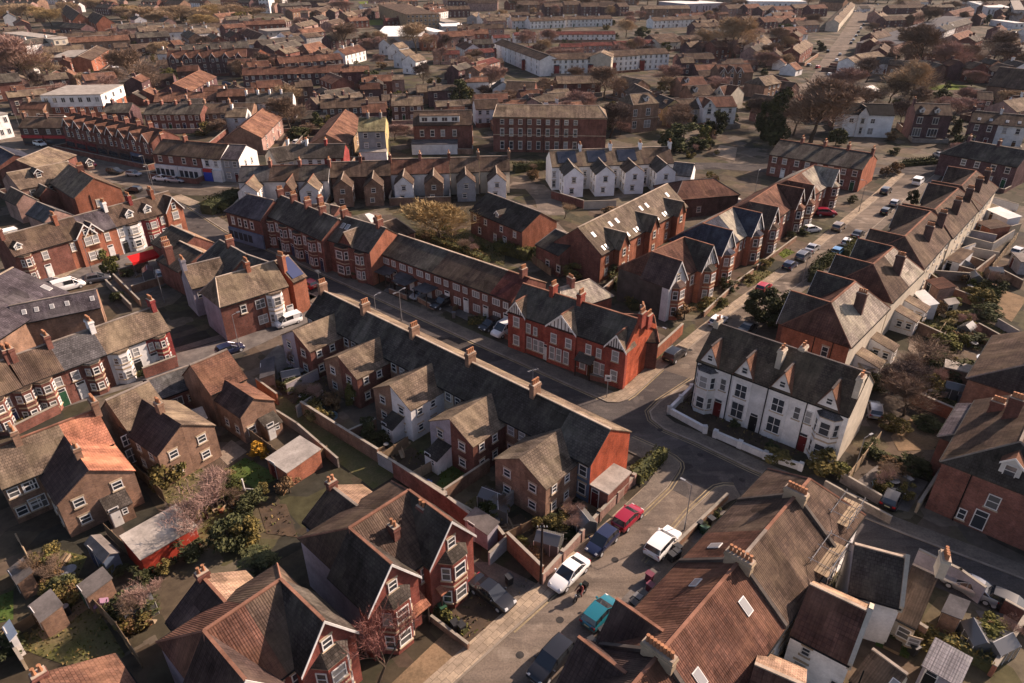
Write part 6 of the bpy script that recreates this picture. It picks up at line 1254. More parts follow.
far(S3(795,88),S3(830,72),7.6,5.2,4.4,'grey gabled house with a sunlit gable right of the yard',wall='grey',roof='tan')
far(S3(835,88),S3(1020,82),8,5.6,5.,'long tan roofed white terrace right of the yard',n=3,wall='white',roof='tan')
for p0,p1,l,n in ((S3(560,305),S3(720,303),'maroon roofed pink walled row, front left',2),(S3(770,300),S3(915,290),'maroon roofed row, front middle',2),(S3(790,380),S3(925,345),'maroon roofed row with a bright rail',2),(S3(918,210),S3(1020,208),'maroon roofed white house by the flats',1),(S3(965,280),S3(1025,280),'maroon roofed house behind the flats end',1),
  (S4(20,195),S4(150,193),'short maroon roofed white row',2),(S4(180,190),S4(630,188),'long maroon roofed white row',5),(S4(300,262),S4(428,260),'middle maroon roofed row',2),(S4(430,255),S4(610,252),'maroon roofed row left of the dark bushes',2),(S4(620,250),S4(862,238),'right maroon roofed row',3),(S4(0,285),S4(150,278),'low maroon row at the flats',2)):
    far(p0,p1,6.,4.4,3.6,l,n=n,wall='white' if 'white' in l else 'pink',roof='maroon',chim=[])
# flats
fl=[]
def flats(p0,p1,n,desc,hr=9.2,he=7.2):
    far(p0,p1,hr,he,4.6,desc,n=n,wall='white',roof='umber',storeys=3,chim=[],nodoor=True,units={i:dict(lean=[dict(u0=1.2,u1=3.4,len=1.2,zl=4.6,zh=4.9,wall='maroon',roof='feltd')]) for i in range(0,n,2)})
flats(S3(978,235),S4(238,333),3,'left block of white three storey flats'); flats(S4(240,325),S4(545,318),3,'middle block of white three storey flats'); flats(S4(570,310),S4(745,300),2,'stepped block of white three storey flats'); flats(S4(748,298),S4(935,290),2,'right block of white three storey flats')
o=far(S4(548,318),S4(566,300),10.,8.2,5.,'narrow tall cream gable between the flats',wall='cream',roof='tan',sideL='cream',sideR='yellow')
far(S4(0,105),S4(102,102),7.6,5.4,4.5,'far white terrace, left part',n=2,wall='white',roof='umber'); far(S4(106,108),S4(318,100),7.6,5.4,4.5,'far white terrace, middle part',n=3,wall='white',roof='umber'); far(S4(322,98),S4(606,92),7.6,5.4,4.5,'far white terrace, right part',n=4,wall='white',roof='umber'); far(S4(845,105),S5(140,92),7.6,5.4,4.5,'far white terrace near the bright works',n=4,wall='white',roof='umber')
far(S4(800,35),S5(50,32),10.5,8.2,6.,'long pale roofed far hall',wall='brown',roof='salmon' if False else 'tan',storeys=2,nodoor=True,name='hall',cat='hall')
for k,(x,w_) in enumerate(((40,130),(200,110),(320,100),(420,110),(540,80),(640,60))): far(S4(x,8+k%2*10),S4(x+w_,6+k%2*10),11,8,5,f'far brown brick block at the top, {ORD[k]} from the left',wall='plum' if k%2 else 'brown',roof='umber',storeys=3,nodoor=True)
for p0,p1,l,wl in ((S4(0,75),S4(110,72),'dim brown far row before the white terrace','plum'),(S4(840,210),S4(985,200),'dark roofed low house by the dark bushes','plum'),(S4(870,235),S4(1000,225),'cream walled low house by the dark bushes','cream'),(S5(0,325),S5(190,320),'dark brick row left of the big round bare tree','plum'),(S5(0,215),S5(210,205),'brown roofed low row before the far white terrace','brown')):
    far(p0,p1,6.6,4.6,4.5,l,wall=wl,roof='umber')
# --- right of centre
far(K3(470,378),K3(548,372),11.,8.6,4.6,'tall brown brick villa with big paired white windows',wall='brown',roof='tan',hipL=1.2,hipR=1.2,near=True,split=False,front=[(-.2,1.2,1.5,2.4,'vh'),(4.6,1.2,2.4,2.4,'vh'),(-.2,5.0,1.4,2.2,'vh'),(4.6,5.0,1.6,2.3,'vh')],dorm=[dict(u=4.4,t=.2,w=1.2)],quoin=BR['stone'])
far(K3(590,378),K3(650,400),8,5.4,4.,'yellow edged small gabled house beside the tall brown villa',wall='yellow',roof='dark')
far(K3(610,400),K3(740,395),7.6,5.4,4.6,'cream house behind the dark evergreens',wall='cream',roof='umber')
far(K3(745,388),K3(880,385),8.6,6.2,4.8,'pale blue white house with a pointed gable',wall='white',roof='rust',gab=[dict(u=2.2,w=4.,proj=.6,hz=8.4)],near=True,split=False)
far(K3(700,345),K3(790,340),8.,5.4,4.6,'tan roofed house with a bright dormer behind the pale house',wall='brown',roof='umber',dorm=[dict(u=2,t=.3)])
far(K3(835,335),K3(905,345),8.2,5.4,4.6,'cream house with twin dark roofed gables',wall='cream',roof='rust',gab=[dict(u=3.,w=4.6,proj=.5,hz=8.)],near=True,split=False)
far(K3(815,258),K3(950,255),8.6,5.8,4.6,'half timbered house with three pointed gables',wall='brown',roof='rust',gab=[dict(u=1.8,w=3.,proj=.3,hz=7.8),dict(u=5.8,w=3.6,proj=.4,hz=8.2),dict(u=9.6,w=2.6,proj=.3,hz=7.6)],near=True,split=False,front=[])
far(K3(660,310),K3(760,305),7.4,5.,4.6,'dark roofed house left of the half timbered one',wall='brown',roof='rust',dorm=[dict(u=3,t=.3)]); far(K3(985,310),K3(1040,300),7.4,5.,4.6,'tan hipped house right of the half timbered one',wall='brown',roof='tan',hipL=2.)
far(K3(660,215),K3(795,212),7,4.8,4.5,'low brown house before the big round bare tree',wall='plum',roof='umber')
far(K3(440,305),K3(520,320),7.4,5.,4.4,'brown roofed house with a bright verge behind the tall villa',wall='brown',roof='tan'); far(K3(490,335),K3(560,370),7.6,5.,4.,'narrow roof with a white verge beside the tall villa',wall='brown',roof='umber',ridge='cream')
far(K3(-20,325),K3(95,328),9,5.6,6.,'big dark gabled hall with a pale verge behind the brick block',wall='red',roof='umber',ridge='cream',name='hall',cat='hall'); far(K3(175,305),K3(348,302),7,4.8,4.6,'low red house behind the brick block',wall='red',roof='tan')
far(K2(870,378),K2(1005,372),7.2,5.,4.4,'brown roofed house above the white house',wall='brown',roof='rust')
# far street
far(K4(262,78),K4(332,8),8.2,5.8,4.5,'sunlit cream row up the far street',n=5,end='the near end',wall='cream',roof='tan')
far(K4(95,192),K4(150,158),8.2,5.6,4.6,'tan roofed brick pair left of the far street',n=2,wall='red',roof='tan',sideL='red')
far(S5(690,128),S5(820,122),7.6,5.,4.5,'far brown pair left of the far street',n=2,wall='pink',roof='umber')
for k,(x0,y0,x1,y1) in enumerate(((270,30,380,25),(385,28,470,22),(470,40,560,30),(560,38,660,34),(670,28,760,22),(770,30,870,26),(370,100,480,95),(480,105,560,100))): far(S5(x0,y0),S5(x1,y1),10,7,5,f'far brown villa row, {ORD[k]} of the upper right rows',wall='plum' if k%3 else 'pink',roof='rust' if k%2 else 'umber',storeys=3,nodoor=True)
flatblock([K4(355,172),K4(505,182),K4(552,58)],6.,'wide dark roofed hall with a pink front parapet by the far street','pink',None,2,1,1,'feltd','hall','hall',win=False)
far(K4(318,232),K4(345,225),7,5,4,'little white gabled house on the far street',wall='white',roof='tan'); far(K4(350,218),K4(440,205),7.,4.6,5,'tan roofed house by the far street corner',wall='brown',roof='tan'); far(K4(435,228),K4(500,232),7,4.8,4.6,'white walled house with a dark roof near the far street',wall='white',roof='dark')
far(K4(340,365),K4(415,340),5.6,4.4,3.,'small white glazed roof behind the white villa',wall='white',roof='whitef',name='conservatory',cat='conservatory'); far(K4(270,400),K4(345,370),7,4.8,4.,'pinkish house behind the white villa',wall='pink',roof='tan')
far(K4(300,412),K4(497,418),9.2,6.8,4.6,'white villa with a black roof and pointed centre gable',wall='chalk',roof='jet',near=True,split=False,gab=[dict(u=5.6,w=3.0,proj=.4,hz=9.,wall='white',win=[(0,4.2,1.1,1.4),(0,1.,.9,1.9)],roof='jet',barge=False)],front=[(2.4,4.2,1.3,1.4,'vh'),(8.7,4.2,1.3,1.4,'vh'),(8.6,.8,1.6,2.,'vh')])
far(K4(583,412),K4(728,418),10,7.6,4.8,'plum brick villa with white framed paired windows',wall='plum',roof='umber',near=True,split=False,dorm=[dict(u=1.8,t=.12,w=1.2,h=1.),dict(u=6.,t=.12,w=1.2,h=1.)],front=[(1.6,1.1,2.3,2.4,'wsl'),(6.,1.1,2.7,2.4,'wsl'),(1.6,4.9,1.5,1.9,'vsl'),(6.,4.9,1.6,1.9,'vsl')],chim=[dict(u=0)])
far(S8(680,290),S8(1000,318),9,6.6,4.8,'plum and white pair with bright roof lights',n=2,wall='plum',roof='umber',units=[dict(),dict(wall='white')],lights=[(2,.3,'F'),(5,.3,'F')])
far(S8(655,462),S8(1000,520),8.6,5.6,5.,'dark hipped roof house before the plum and white pair',n=2,wall='plum',roof='dark',ridge='cream',hipL=4.)
far(S8(700,180),S8(790,185),7,5.,4.4,'brown flat topped house behind the plum villa',wall='plum',roof='umber')
gab_end(S8(830,40),-50,26,7.5,12,6.,'large dark barn like hall with a pale verge at the right edge',wall='brown',roof='umber',roofb='salmon',ridge='cream',front=[],back=[],name='hall',cat='hall')  # right slope coloured paler for the sun on it
far(S8(850,235),S8(970,215),8,5.4,5.,'tan roofed far house behind the right edge pair',wall='pink',roof='tan')
for p0,p1,l,wl,rf in ((S6(590,210),S6(690,180),'pink walled house with a red verge, upper right','pink','terra'),(S6(570,140),S6(680,110),'dark roofed house with two bright roof lights, upper right','plum','dark'),(S6(640,300),S6(800,298),'flat topped brick house among bare trees, upper right','plum','umber'),(S6(400,155),S6(480,150),'low grey house by the bare trees, upper right','grey','plum'),(S6(330,95),S6(400,70),'dark red gabled house by the dark hall, upper right','red','rust'),(S6(170,100),S6(290,95),'brown far row beyond the dark hall','plum','umber'),(S6(200,30),S6(420,25),'brown far row at the top right','plum','umber'),(S6(570,70),S6(700,40),'pale verged gabled house at the top right','pink','rust'),(S6(870,380),S6(960,400),'dark gabled roof by the right edge trees','plum','umber')):
    far(p0,p1,8,5.4,4.6,l,wall=wl,roof=rf,lights=[(2,.5,'F'),(4,.5,'F')] if 'bright roof lights' in l else ())
flatblock([S6(810,45),S6(955,48),S6(960,5)],8,'white far works building at the top right','white',None,6,1,1,'whitef'); flatblock([S6(965,60),S6(1030,62),S6(1030,5)],10,'pale tall works building at the top right edge','grey',None,2,1,2,'felt'); flatblock([S6(970,140),S6(1030,140),S6(1030,120)],4,'low white shed at the right edge','white',None,2,1,1,'whitef')
flatblock([S5(35,25),S5(270,18),S5(290,-2)],9,'long pale blue works building at the top','lilac',None,12,1,1,'whitef','works'); flatblock([S5(420,8),S5(760,10),S5(780,-4)],10,'bright white roofed works shed at the top','white',None,10,1,1,'whitef','works')
flatblock([S2(545,80),S2(605,80),S2(606,72)],26,'white tower block at the top','white',None,3,1,8,'felt','tower block','tower_block',zp=0.); flatblock([S2(640,48),S2(682,48),S2(683,41)],22,'second white tower block at the top','white',None,3,1,7,'felt','tower block','tower_block',zp=0.)
flatblock([S2(570,245),S2(660,245),S2(660,220)],4,'long low white flat roof among the centre left yards','white',None,3,1,1,'whitef'); flatblock([S2(585,190),S2(760,180),S2(760,165)],4,'long low pale shed roof by the far green','grey',None,4,1,1,'felt')
for p0,p1,l,wl in ((S2(665,195),S2(720,190),'grey roofed house in the centre left yards','white'),(S2(730,205),S2(785,200),'grey roofed gabled house in the centre left yards','white'),(S2(790,205),S2(890,195),'olive roofed row in the centre left yards','grey'),(S2(690,45),S2(800,40),'far pinkish terrace left of the top green','pink'),(S2(800,55),S2(900,45),'far brown terrace left of the top green','plum'),(S2(900,45),S2(1010,40),'far dark terrace beside the top green','plum'),(S2(940,130),S2(1020,110),'tan gabled house by the warehouse yard','pink'),(S2(880,60),S2(960,30),'far tan gable behind the centre left green','brown')):
    far(p0,p1,7.,5.,4.5,l,wall=wl,roof='umber')
for k in range(14):
    x=20+k*73+R.uniform(-18,18); y=R.uniform(-6,3)
    if 255<x<290 or 680<x<820: continue
    far((x,y),(x+R.uniform(14,30),y+R.uniform(-1,1)),11,7.5,6,f'hazy brown roofed row on the skyline, {ORD[k]} along',n=1,wall=R.choice(('plum','brown','pink')),roof='umber',front=[],chim=[])

far_names=set(p for p,_ in LM)
for d_,p0,p1,hr in AL:
    a,b=P(p0,hr),P(p1,hr); m_=(a+b)/2; d_=d_[2:] if d_.startswith('a ') else d_
    if m_.y<560: landmark('the '+d_,m_)
# ------------------------------------------------------------------ cars
B_=48.7; A_=-41.3
car((569,573),B_+180,'saloon','white',label='white saloon car parked half on the pavement facing us')
car((602,541),B_+180,'hatch','dark blue',label='dark blue hatchback parked between the red car and the white saloon')
car((628,517),B_,'hatch','crimson',label='red hatchback parked at the kerb beside the brick garden wall')
car((663,543),B_,'suv','white',label='white estate car with a black roof edge parked outside the lower right terrace')
car((600,612),B_,'hatch','teal',label='teal hatchback parked outside the lower right terrace')
car((551,661),B_+180,'suv','black',label='black car parked nearest the bottom edge on the crossing road')
car((492,593),A_,'saloon','black',label='charcoal saloon on the red villas driveway')
car((288,321),222,'van','white',scale=.86,label='small white van parked below the brick house with the white bay')
car((230,349),42,'hatch','dark blue',label='dark blue car in the shaded side street left of the white van')
car((308,284),140,'hatch','red',label='bright red car parked against the end of the solar roofed house')
car(B4(128,305),228,'van','white',label='white van parked nose out beside the red gabled corner row')
car(B4(52,280),228,'hatch','black',label='black car parked beside the white van before the seventies terrace')
car(B6(245,385),228,'hatch','silver',label='silver and black car under the middle carport'); car(B6(378,440),228,'suv','black',label='black jeep parked before the right carport'); 
car(B4(1000,432),B_,'suv','black',label='dark car with a pale roof on the crossing road by the red brick wall'); car(B8(607,668),B_,'hatch','white',label='white car parked on the cross road beyond the junction')
car((764,287),B_,'hatch','red',label='bright red car on the pavement by the bay villas'); car(D3(302,150),B_,'hatch','dark blue',label='dark blue car parked above the bright red one'); car(D3(382,97),B_,'suv','grey',label='grey car second above the bright red one'); car(D3(437,48),B_,'saloon','silver',label='silver grey car third above the bright red one')
car((812,229),20,'hatch','white',label='white car on a front drive by the bay villas'); car((839,227),B_,'suv','bronze',label='bronze estate car at the kerb below the maroon car'); car((826,213),-5,'suv','crimson',label='maroon car on a front drive at the last bay villa'); car((886,191),B_,'suv','black',label='black car near the top of the crossing road')
car((895,203),B_,'hatch','silver',label='silver car parked opposite near the top of the crossing road'); car((886,211),B_,'hatch','black',label='black car behind the silver one near the top of the crossing road'); car((918,182),B_,'van','white',label='white van at the top of the crossing road')
car((838,251),B_,'hatch','bright blue',label='bright blue hatchback by the conifer hedge on the crossing road'); car((848,242),B_,'hatch','white',label='white car just beyond the bright blue hatchback'); car((858,234),B_,'saloon','black',label='dark car two beyond the bright blue hatchback')
car(D7(90,430),70,'hatch','silver',label='silver car behind the white bay villas'); car(D3(50,525),B_,'saloon','black',label='dark purple car half hidden behind the white bay villas roof')
car((892,497),50,'hatch','black',label='dark car with a pale roof in the shady yard right of the bay villas'); car(D8(610,145),A_+180,'saloon','silver',label='silver saloon parked behind the lower right rear extensions'); car(D8(850,255),A_,'hatch','black',label='black and silver car at the right edge of the back road')
car((69,286),45,'van','white',label='white van parked before the gabled left row'); car((54,283),45,'hatch','grey',label='dark car parked left of the white van before the gabled left row'); car((98,278),30,'hatch','grey',label='grey car beside the round green street tree'); car((160,274),120,'hatch','silver',label='silver blue car in the yard below the red awning')
for (x,y),c,t,h,l in ((C6(205,328),'white','suv',-30,'white car at the upper end of the shops street'),(C6(345,393),'bright blue','hatch',-22,'pale blue car on the shops street'),(C6(458,432),'red','hatch',-22,'red car on the shops street'),(C6(590,468),'black','suv',-18,'black car on the shops street'),(C6(685,480),'silver','hatch',-12,'silver car on the shops street'),(C6(830,503),'white','saloon',-10,'white car left of the last silver one on the shops street'),(C6(900,512),'silver','saloon',-8,'last silver car on the shops street by the blue shopfront'),(C6(685,562),'black','hatch',170,'black car driving past the large brick gable')):
    car((x,y),h,t,c,label=l,full=False,name='parked_car' if 'driving' not in l else 'car')
for p,c,h in ((K1(345,297),'white',-20),(K1(372,327),'white',-15),(K1(397,310),'black',-12),(K1(437,317),'black',-15),(K1(455,292),'silver',-15),(K1(440,285),'dark blue',-15),(K1(457,267),'white',-10),(K1(525,260),'silver',-10),(K1(950,356),'white',90),(K1(935,380),'silver',10),(K1(905,335),'dark blue',20)):
    car(p,h,'hatch',c,full=False)
for p,c,h in ((K4(440,18),'white',60),(K4(428,42),'silver',60),(K4(415,55),'black',60),(K4(405,70),'white',60),(K4(392,85),'silver',60),(K4(382,98),'grey',60),(K4(372,112),'white',60),(K4(362,128),'black',60),(K4(353,143),'silver',60),(K4(342,158),'white',60),(K4(332,172),'dark blue',60),(K4(288,218),'silver',60),(K4(275,240),'white',60),(K4(266,262),'silver',60),(K4(246,298),'white',60),(K4(240,352),'grey',60),(K4(240,205),'black',60),(K4(360,42),'white',60),(K4(345,45),'silver',10),(K4(200,268),'red',50),(K4(165,260),'grey',50)):
    car(p,h,'hatch',c,full=False)
for k in range(30):
    p=S5(50+(k%10)*19+R.uniform(-4,4),58+(k//10)*14+R.uniform(-2,2)); car(p,R.choice((5,95)),'hatch',R.choice(('white','silver','grey','dark blue','red')),full=False,group='cars at the far works')
for p,c in ((S3(655,282),'white'),(S3(690,275),'silver'),(S3(730,285),'white'),(S3(800,280),'white'),(S3(545,100),'silver'),(S3(820,270),'silver'),(S3(570,130),'dark blue'),(S3(600,128),'white')): car(p,R.uniform(0,180),'hatch',c,full=False)
for p,c in ((S7(690,42),'white'),(D8(980,330),'silver'),(D6(300,25),'white'),(D6(610,268),'white'),(S8(480,540),'silver'),(M4(1000,320),'silver'),(S6(930,178),'white'),(S6(960,195),'silver'),(S6(20,68),'white'),(S6(60,72),'silver')): car(p,R.uniform(0,180),'hatch',c,full=False)
# ------------------------------------------------------------------ motorcyclist
SKINM=mat('skin',(.42,.26,.19),'flat',rough=.6); JACK=mat('dark red jacket',(.16,.035,.03),'flat'); TROU=mat('dark trousers',(.02,.022,.03),'flat'); HELM=mat('green grey helmet',(.04,.09,.08),'flat',rough=.3)
mp=P((580,594),.5); mo=thing('motorcycle','small dark motorcycle ridden down the middle of the crossing road','motorcycle',(mp.x,mp.y,0),math.radians(B_+180))
m=MB(); m.extr([(-.55,-.14,.62),(.1,-.16,.62),(.55,-.08,.80),(.5,-.06,.92),(-.1,-.14,.80),(-.6,-.12,.82)],(0,.24,0),BLACK); m.box(-.25,.3,-.13,.13,.28,.60,STEEL); m.tube((.55,0,.9),(.72,0,.30),.05,.05,STEEL,6); m.tube((-.3,0,.4),(-.68,0,.30),.05,.05,STEEL,6); m.obj('body',mo)
for x in (.72,-.68):
    w_=MB(); k=14
    for i in range(k):
        a,b=2*math.pi*i/k,2*math.pi*(i+1)/k
        for r0,r1,y0,y1 in ((.30,.30,-.06,.06),(.30,.20,.06,.05),(.20,.30,-.05,-.06)):
            w_.face(((r0*math.cos(a),y0,r0*math.sin(a)),(r0*math.cos(b),y0,r0*math.sin(b)),(r1*math.cos(b),y1,r1*math.sin(b)),(r1*math.cos(a),y1,r1*math.sin(a))),TYRE)
    w_.tube((0,-.07,0),(0,.07,0),.06,.06,STEEL,6); w_.obj('wheel',mo,(x,0,.30))
hb=MB(); hb.tube((.42,-.36,1.0),(.42,.36,1.0),.02,.02,BLACK,5); hb.tube((.5,0,.85),(.42,0,1.0),.03,.03,BLACK,5); hb.obj('handlebar',mo)
s_=MB(); s_.box(-.6,.1,-.15,.15,.80,.88,BLACK); s_.obj('seat',mo); tb=MB(); tb.box(-.95,-.52,-.24,.24,.86,1.28,BLACK); tb.obj('delivery_box',mo); hl_=MB(); hl_.box(.6,.7,-.09,.09,.80,.95,LAMP); hl_.obj('headlight',mo)
def person(name,label,joints,edges,loc,rot,mats):
    """one continuous skinned body; mats: function(centre)->material"""
    me=bpy.data.meshes.new('body'); me.from_pydata([j[0] for j in joints],edges,[])
    o=bpy.data.objects.new('tmp',me); COL.objects.link(o); mo_=o.modifiers.new('s','SKIN'); 
    for i,j in enumerate(joints):
        sv=me.skin_vertices[0].data[i]; sv.radius=(j[1],j[1]); sv.use_root=(i==0)
    o.modifiers.new('d','SUBSURF').levels=2
    dg=bpy.context.evaluated_depsgraph_get(); me2=bpy.data.meshes.new_from_object(o.evaluated_get(dg)); bpy.data.objects.remove(o)
    ml=[]
    for p in me2.polygons:
        mm=mats(p.center)
        if mm not in ml: ml.append(mm)
        p.material_index=ml.index(mm); p.use_smooth=True
    me2.materials.clear()
    for mm in ml: me2.materials.append(mm)
    r=thing(name,label,'person',loc,rot); link('figure',me2,r); return r
bpy.context.view_layer.update()
J=[((-.25,0,.95),.15),((-.22,0,1.15),.15),((-.12,0,1.38),.17),((-.08,0,1.52),.07),((-.03,0,1.62),.08),((.0,0,1.74),.085),
 ((-.1,.19,1.42),.075),((.12,.27,1.20),.055),((.38,.30,1.04),.042),((.44,.30,1.02),.04),((-.1,-.19,1.42),.075),((.12,-.27,1.20),.055),((.38,-.30,1.04),.042),((.44,-.30,1.02),.04),
 ((-.2,.13,.92),.10),((.18,.22,.82),.075),((.02,.22,.40),.055),((.14,.22,.34),.045),((-.2,-.13,.92),.10),((.18,-.22,.82),.075),((.02,-.22,.40),.055),((.14,-.22,.34),.045)]
E_=[(0,1),(1,2),(2,3),(3,4),(4,5),(2,6),(6,7),(7,8),(8,9),(2,10),(10,11),(11,12),(12,13),(0,14),(14,15),(15,16),(16,17),(0,18),(18,19),(19,20),(20,21)]
pr=person('person','person in a dark red jacket and helmet riding the small motorcycle',J,E_,(mp.x,mp.y,0),math.radians(B_+180),lambda c:HELM if c.z>1.6 else (SKINM if c.z>1.54 else (TROU if (c.z<.98 and abs(c.y)<.3 and c.x<.36) else (SKINM if c.x>.36 else JACK))))
hm=MB()
for i in range(6):
    for k in range(12):
        def s__(a,b): t=math.pi*a/6; f=2*math.pi*b/12; return (.02+.155*math.sin(t)*math.cos(f),.135*math.sin(t)*math.sin(f),1.72+.15*math.cos(t))
        hm.face((s__(i,k),s__(i+1,k),s__(i+1,k+1),s__(i,k+1)),PANE if (i in(2,3) and k in(11,0)) else HELM)
hm.obj('helmet',pr)
# ------------------------------------------------------------------ patches of ground (gardens, yards)
patches=[('garden_lawn',[C8(120,180),C8(210,95),C8(-40,40) ,C8(-80,95)],G_LAWN),
('lawn',[N2(690,610),(N2(770,500)),N2(870,540),N2(745,635)],G_LAWN),('yard',[N2(510,490),N2(620,420),N2(740,500),N2(620,590)],G_SOIL),
('yard',[C8(100,290),C8(240,190),C8(340,250),C8(170,340)],G_GRASS),('yard',[C8(280,350),C8(370,300),C8(440,360),C8(330,410)],G_SOIL),('yard',[C8(350,430),C8(640,240),C8(700,300),C8(455,560)],G_SAND),
('driveway',[A8(230,700),A8(620,330),A8(850,300),A8(460,683)],G_SAND),('driveway',[A8(430,330),A8(640,160),A8(900,200),A8(830,310),A8(600,510)],G_SOIL),
('yard',[C8(170,500),C8(260,500),C8(440,590),C8(350,660),C8(240,560)],G_PAVED),
('lawn',[A3(130,130),A3(240,80),A3(390,120),A3(330,250),A3(290,330)],G_GRASS),('yard',[A3(60,520),A3(310,330),A3(420,330),A3(560,560),A3(450,660)],G_GRASS),('path',[A3(160,440),A3(380,310),A3(410,340),A3(190,500)],G_SAND),('lawn',[A3(-20,300),A3(60,270),A3(60,400),A3(-20,420)],G_LAWN),
('lawn',[C7(480,160),C7(590,90),C7(780,190),C7(640,250)],G_LAWN),('patio',[C7(440,70),C7(520,0),C7(600,60),C7(500,130)],G_PATIO),('garden_soil',[C7(100,180),C7(330,120),C7(560,300),C7(700,470),C7(420,560),C7(240,400)],G_GRASS),('garden_soil',[C7(650,320),C7(800,330),C7(860,500),C7(700,480)],G_SOIL),
('lawn',[B8(890,310),B8(930,290),B8(1000,320),B8(940,350)],G_BRIGHT),('front_garden',[B8(450,590),B8(560,540),B8(680,590),B8(560,650)],G_GRASS),('front_garden',[B8(700,450),B8(830,400),B8(900,430),B8(760,500)],G_GRASS),
('lawn',[M2(640,280),M2(830,230),M2(1000,300),M2(990,380),M2(860,330)],G_GRASS),('lawn',[M3(0,240),M3(130,260),M3(340,340),M3(310,420),M3(140,390),M3(0,330)],G_GRASS),
('bare_yard',[D7(190,600),D7(330,470),D7(560,580),D7(500,680),D7(240,690)],G_SAND),('lawn',[D7(330,400),D7(520,210),D7(760,300),D7(650,500)],G_GRASS),('lawn',[D2(440,450),D2(580,380),D2(700,420),D2(560,520)],G_GRASS),('yard',[D2(760,480),D2(830,420),D2(960,480),D2(930,560)],G_GRASS),('bare_yard',[D2(830,340),D2(900,250),D2(1040,300),D2(960,420)],G_SAND),('yard',[D2(430,560),D2(440,510),D2(560,550),D2(500,640)],G_PATIO),
('yard',[N4(350,560),N4(440,490),N4(640,560),N4(560,680),N4(470,660)],G_YARD),('front_garden',[B5(0,470),B5(110,380),B5(640,640),B5(560,690),B5(440,690)],G_SOIL),
('lawn',[A6(690,490),A6(730,400),A6(900,470),A6(860,560)],G_LAWN),('bare_yard',[D8(430,400),D8(570,330),D8(760,400),D8(740,570),D8(560,500)],G_SOIL),('yard',[D8(640,280),D8(800,300),D8(890,360),D8(830,430),D8(700,390)],G_YARD),
('verge',[N3(470,500),N3(560,430),N3(610,450),N3(500,560)],G_GRASS),('shop_forecourt',[A5(270,300),A5(480,80),A5(560,110),A5(370,360)],G_YARD),('front_yard',[A4(190,520),A4(400,300),A4(480,330),A4(230,580)],G_YARD),
('yard',[C5(640,440),C5(860,400),C5(900,560),C5(720,650),C5(600,560)],G_YARD),('yard',[N1(600,180),N1(760,120),N1(900,240),N1(760,280)],G_YARD),('yard',[B1(0,440),B1(110,330),B1(230,420),B1(130,640),B1(0,560)],G_YARD),('garden_soil',[B1(100,600),B1(290,470),B1(500,600),B1(420,690),B1(200,690)],G_SOIL),
('car_park',[K1(280,330),K1(350,280),K1(560,230),K1(640,280),K1(480,330),K1(380,345)],G_ROADD),('verge',[S7(220,200),S7(370,110),S7(480,95),S7(350,160)],G_BRIGHT),('top_green',[S3(110,10),S3(370,0),S3(330,40),S3(270,45),S3(120,25)],G_BRIGHT),('lawn',[S3(110,125),S3(265,118),S3(265,150),S3(115,155)],G_BRIGHT),('lawn',[S8(400,155),S8(560,135),S8(650,150),S8(600,172),S8(450,170)],G_BRIGHT),('lawn',[S2(690,150),S2(880,145),S2(880,165),S2(700,165)],G_BRIGHT),('yard',[S3(640,240),S3(860,215),S3(900,260),S3(830,300),S3(650,300)],G_SAND),
('car_park',[S5(45,60),S5(240,45),S5(260,105),S5(140,105),S5(50,95)],G_SAND),('road_island',[D6(60,600),D6(130,560),D6(290,540),D6(300,640),D6(180,670)],G_SOIL),('lawn',[K3(800,620),K3(830,580),K3(900,590),K3(890,645)],G_PATIO),('street',[K4(540,680),K4(560,655),K4(690,660),K4(690,690)],G_ROADD),('yard',[S6(780,80),S6(950,75),S6(960,110),S6(900,150),S6(960,240),S6(900,230),S6(850,140)],G_SAND),('forecourt',[B6(20,370),B6(60,330),B6(560,480),B6(800,650),B6(720,640),B6(380,480)],G_YARD)]
for i,(nm,pts,m_) in enumerate(patches): sheet(nm,pts,m_,.018+.0012*i)
# ------------------------------------------------------------------ walls and fences
wall([C8(80,290),C8(270,400),C8(300,440)],1.8,.24,'red'); wall([C8(455,585),C8(320,450)],2.2,.25,'orange',label='tall brown brick wall along the driveway yard',cope=True); wall([C8(460,585),C8(690,330),C8(830,180)],1.2,.25,'pink',piers=True,label='long pinkish brick wall with piers along the crossing road')
wall([C8(245,510),C8(320,440)],1.6,.2,'grey'); wall([C8(50,260),C8(240,130)],1.7,.2,'brown'); wall([C8(285,310),C8(365,235)],1.7,.2,'grey'); fence([C8(300,420),C8(440,350)],1.2); wall([C8(0,240),C8(60,270)],1.8,.2,'brown')
fence([N2(500,490),N2(610,415)],1.4); fence([N2(610,570),N2(770,480)],1.5,FPALE,'pale new timber yard fence'); wall([N2(495,490),N2(760,650)],1.7,.24,'grey'); wall([N2(190,290),N2(330,380),N2(490,480)],1.9,.24,'brown',label='long brown brick wall along the rear lane'); wall([N2(60,290),N2(170,360),N2(330,500)],1.3,.2,'slab'); wall([N2(170,300),N2(270,235)],1.6,.2,'grey'); wall([N2(130,210),N2(250,150)],1.6,.2,'lilac'); wall([N2(10,190),N2(90,250)],1.7,.2,'orange'); wall([N2(370,400),N2(480,350)],1.6,.2,'brown')
fence([C3(650,340),C3(800,450),C3(990,590)],1.8,FWOOD,'tall timber garden fence'); fence([C2(720,360),C2(900,520),C2(1000,620)],1.7,FWOOD,'tall timber garden fence'); fence([N2(180,540),N2(290,450)],1.4)
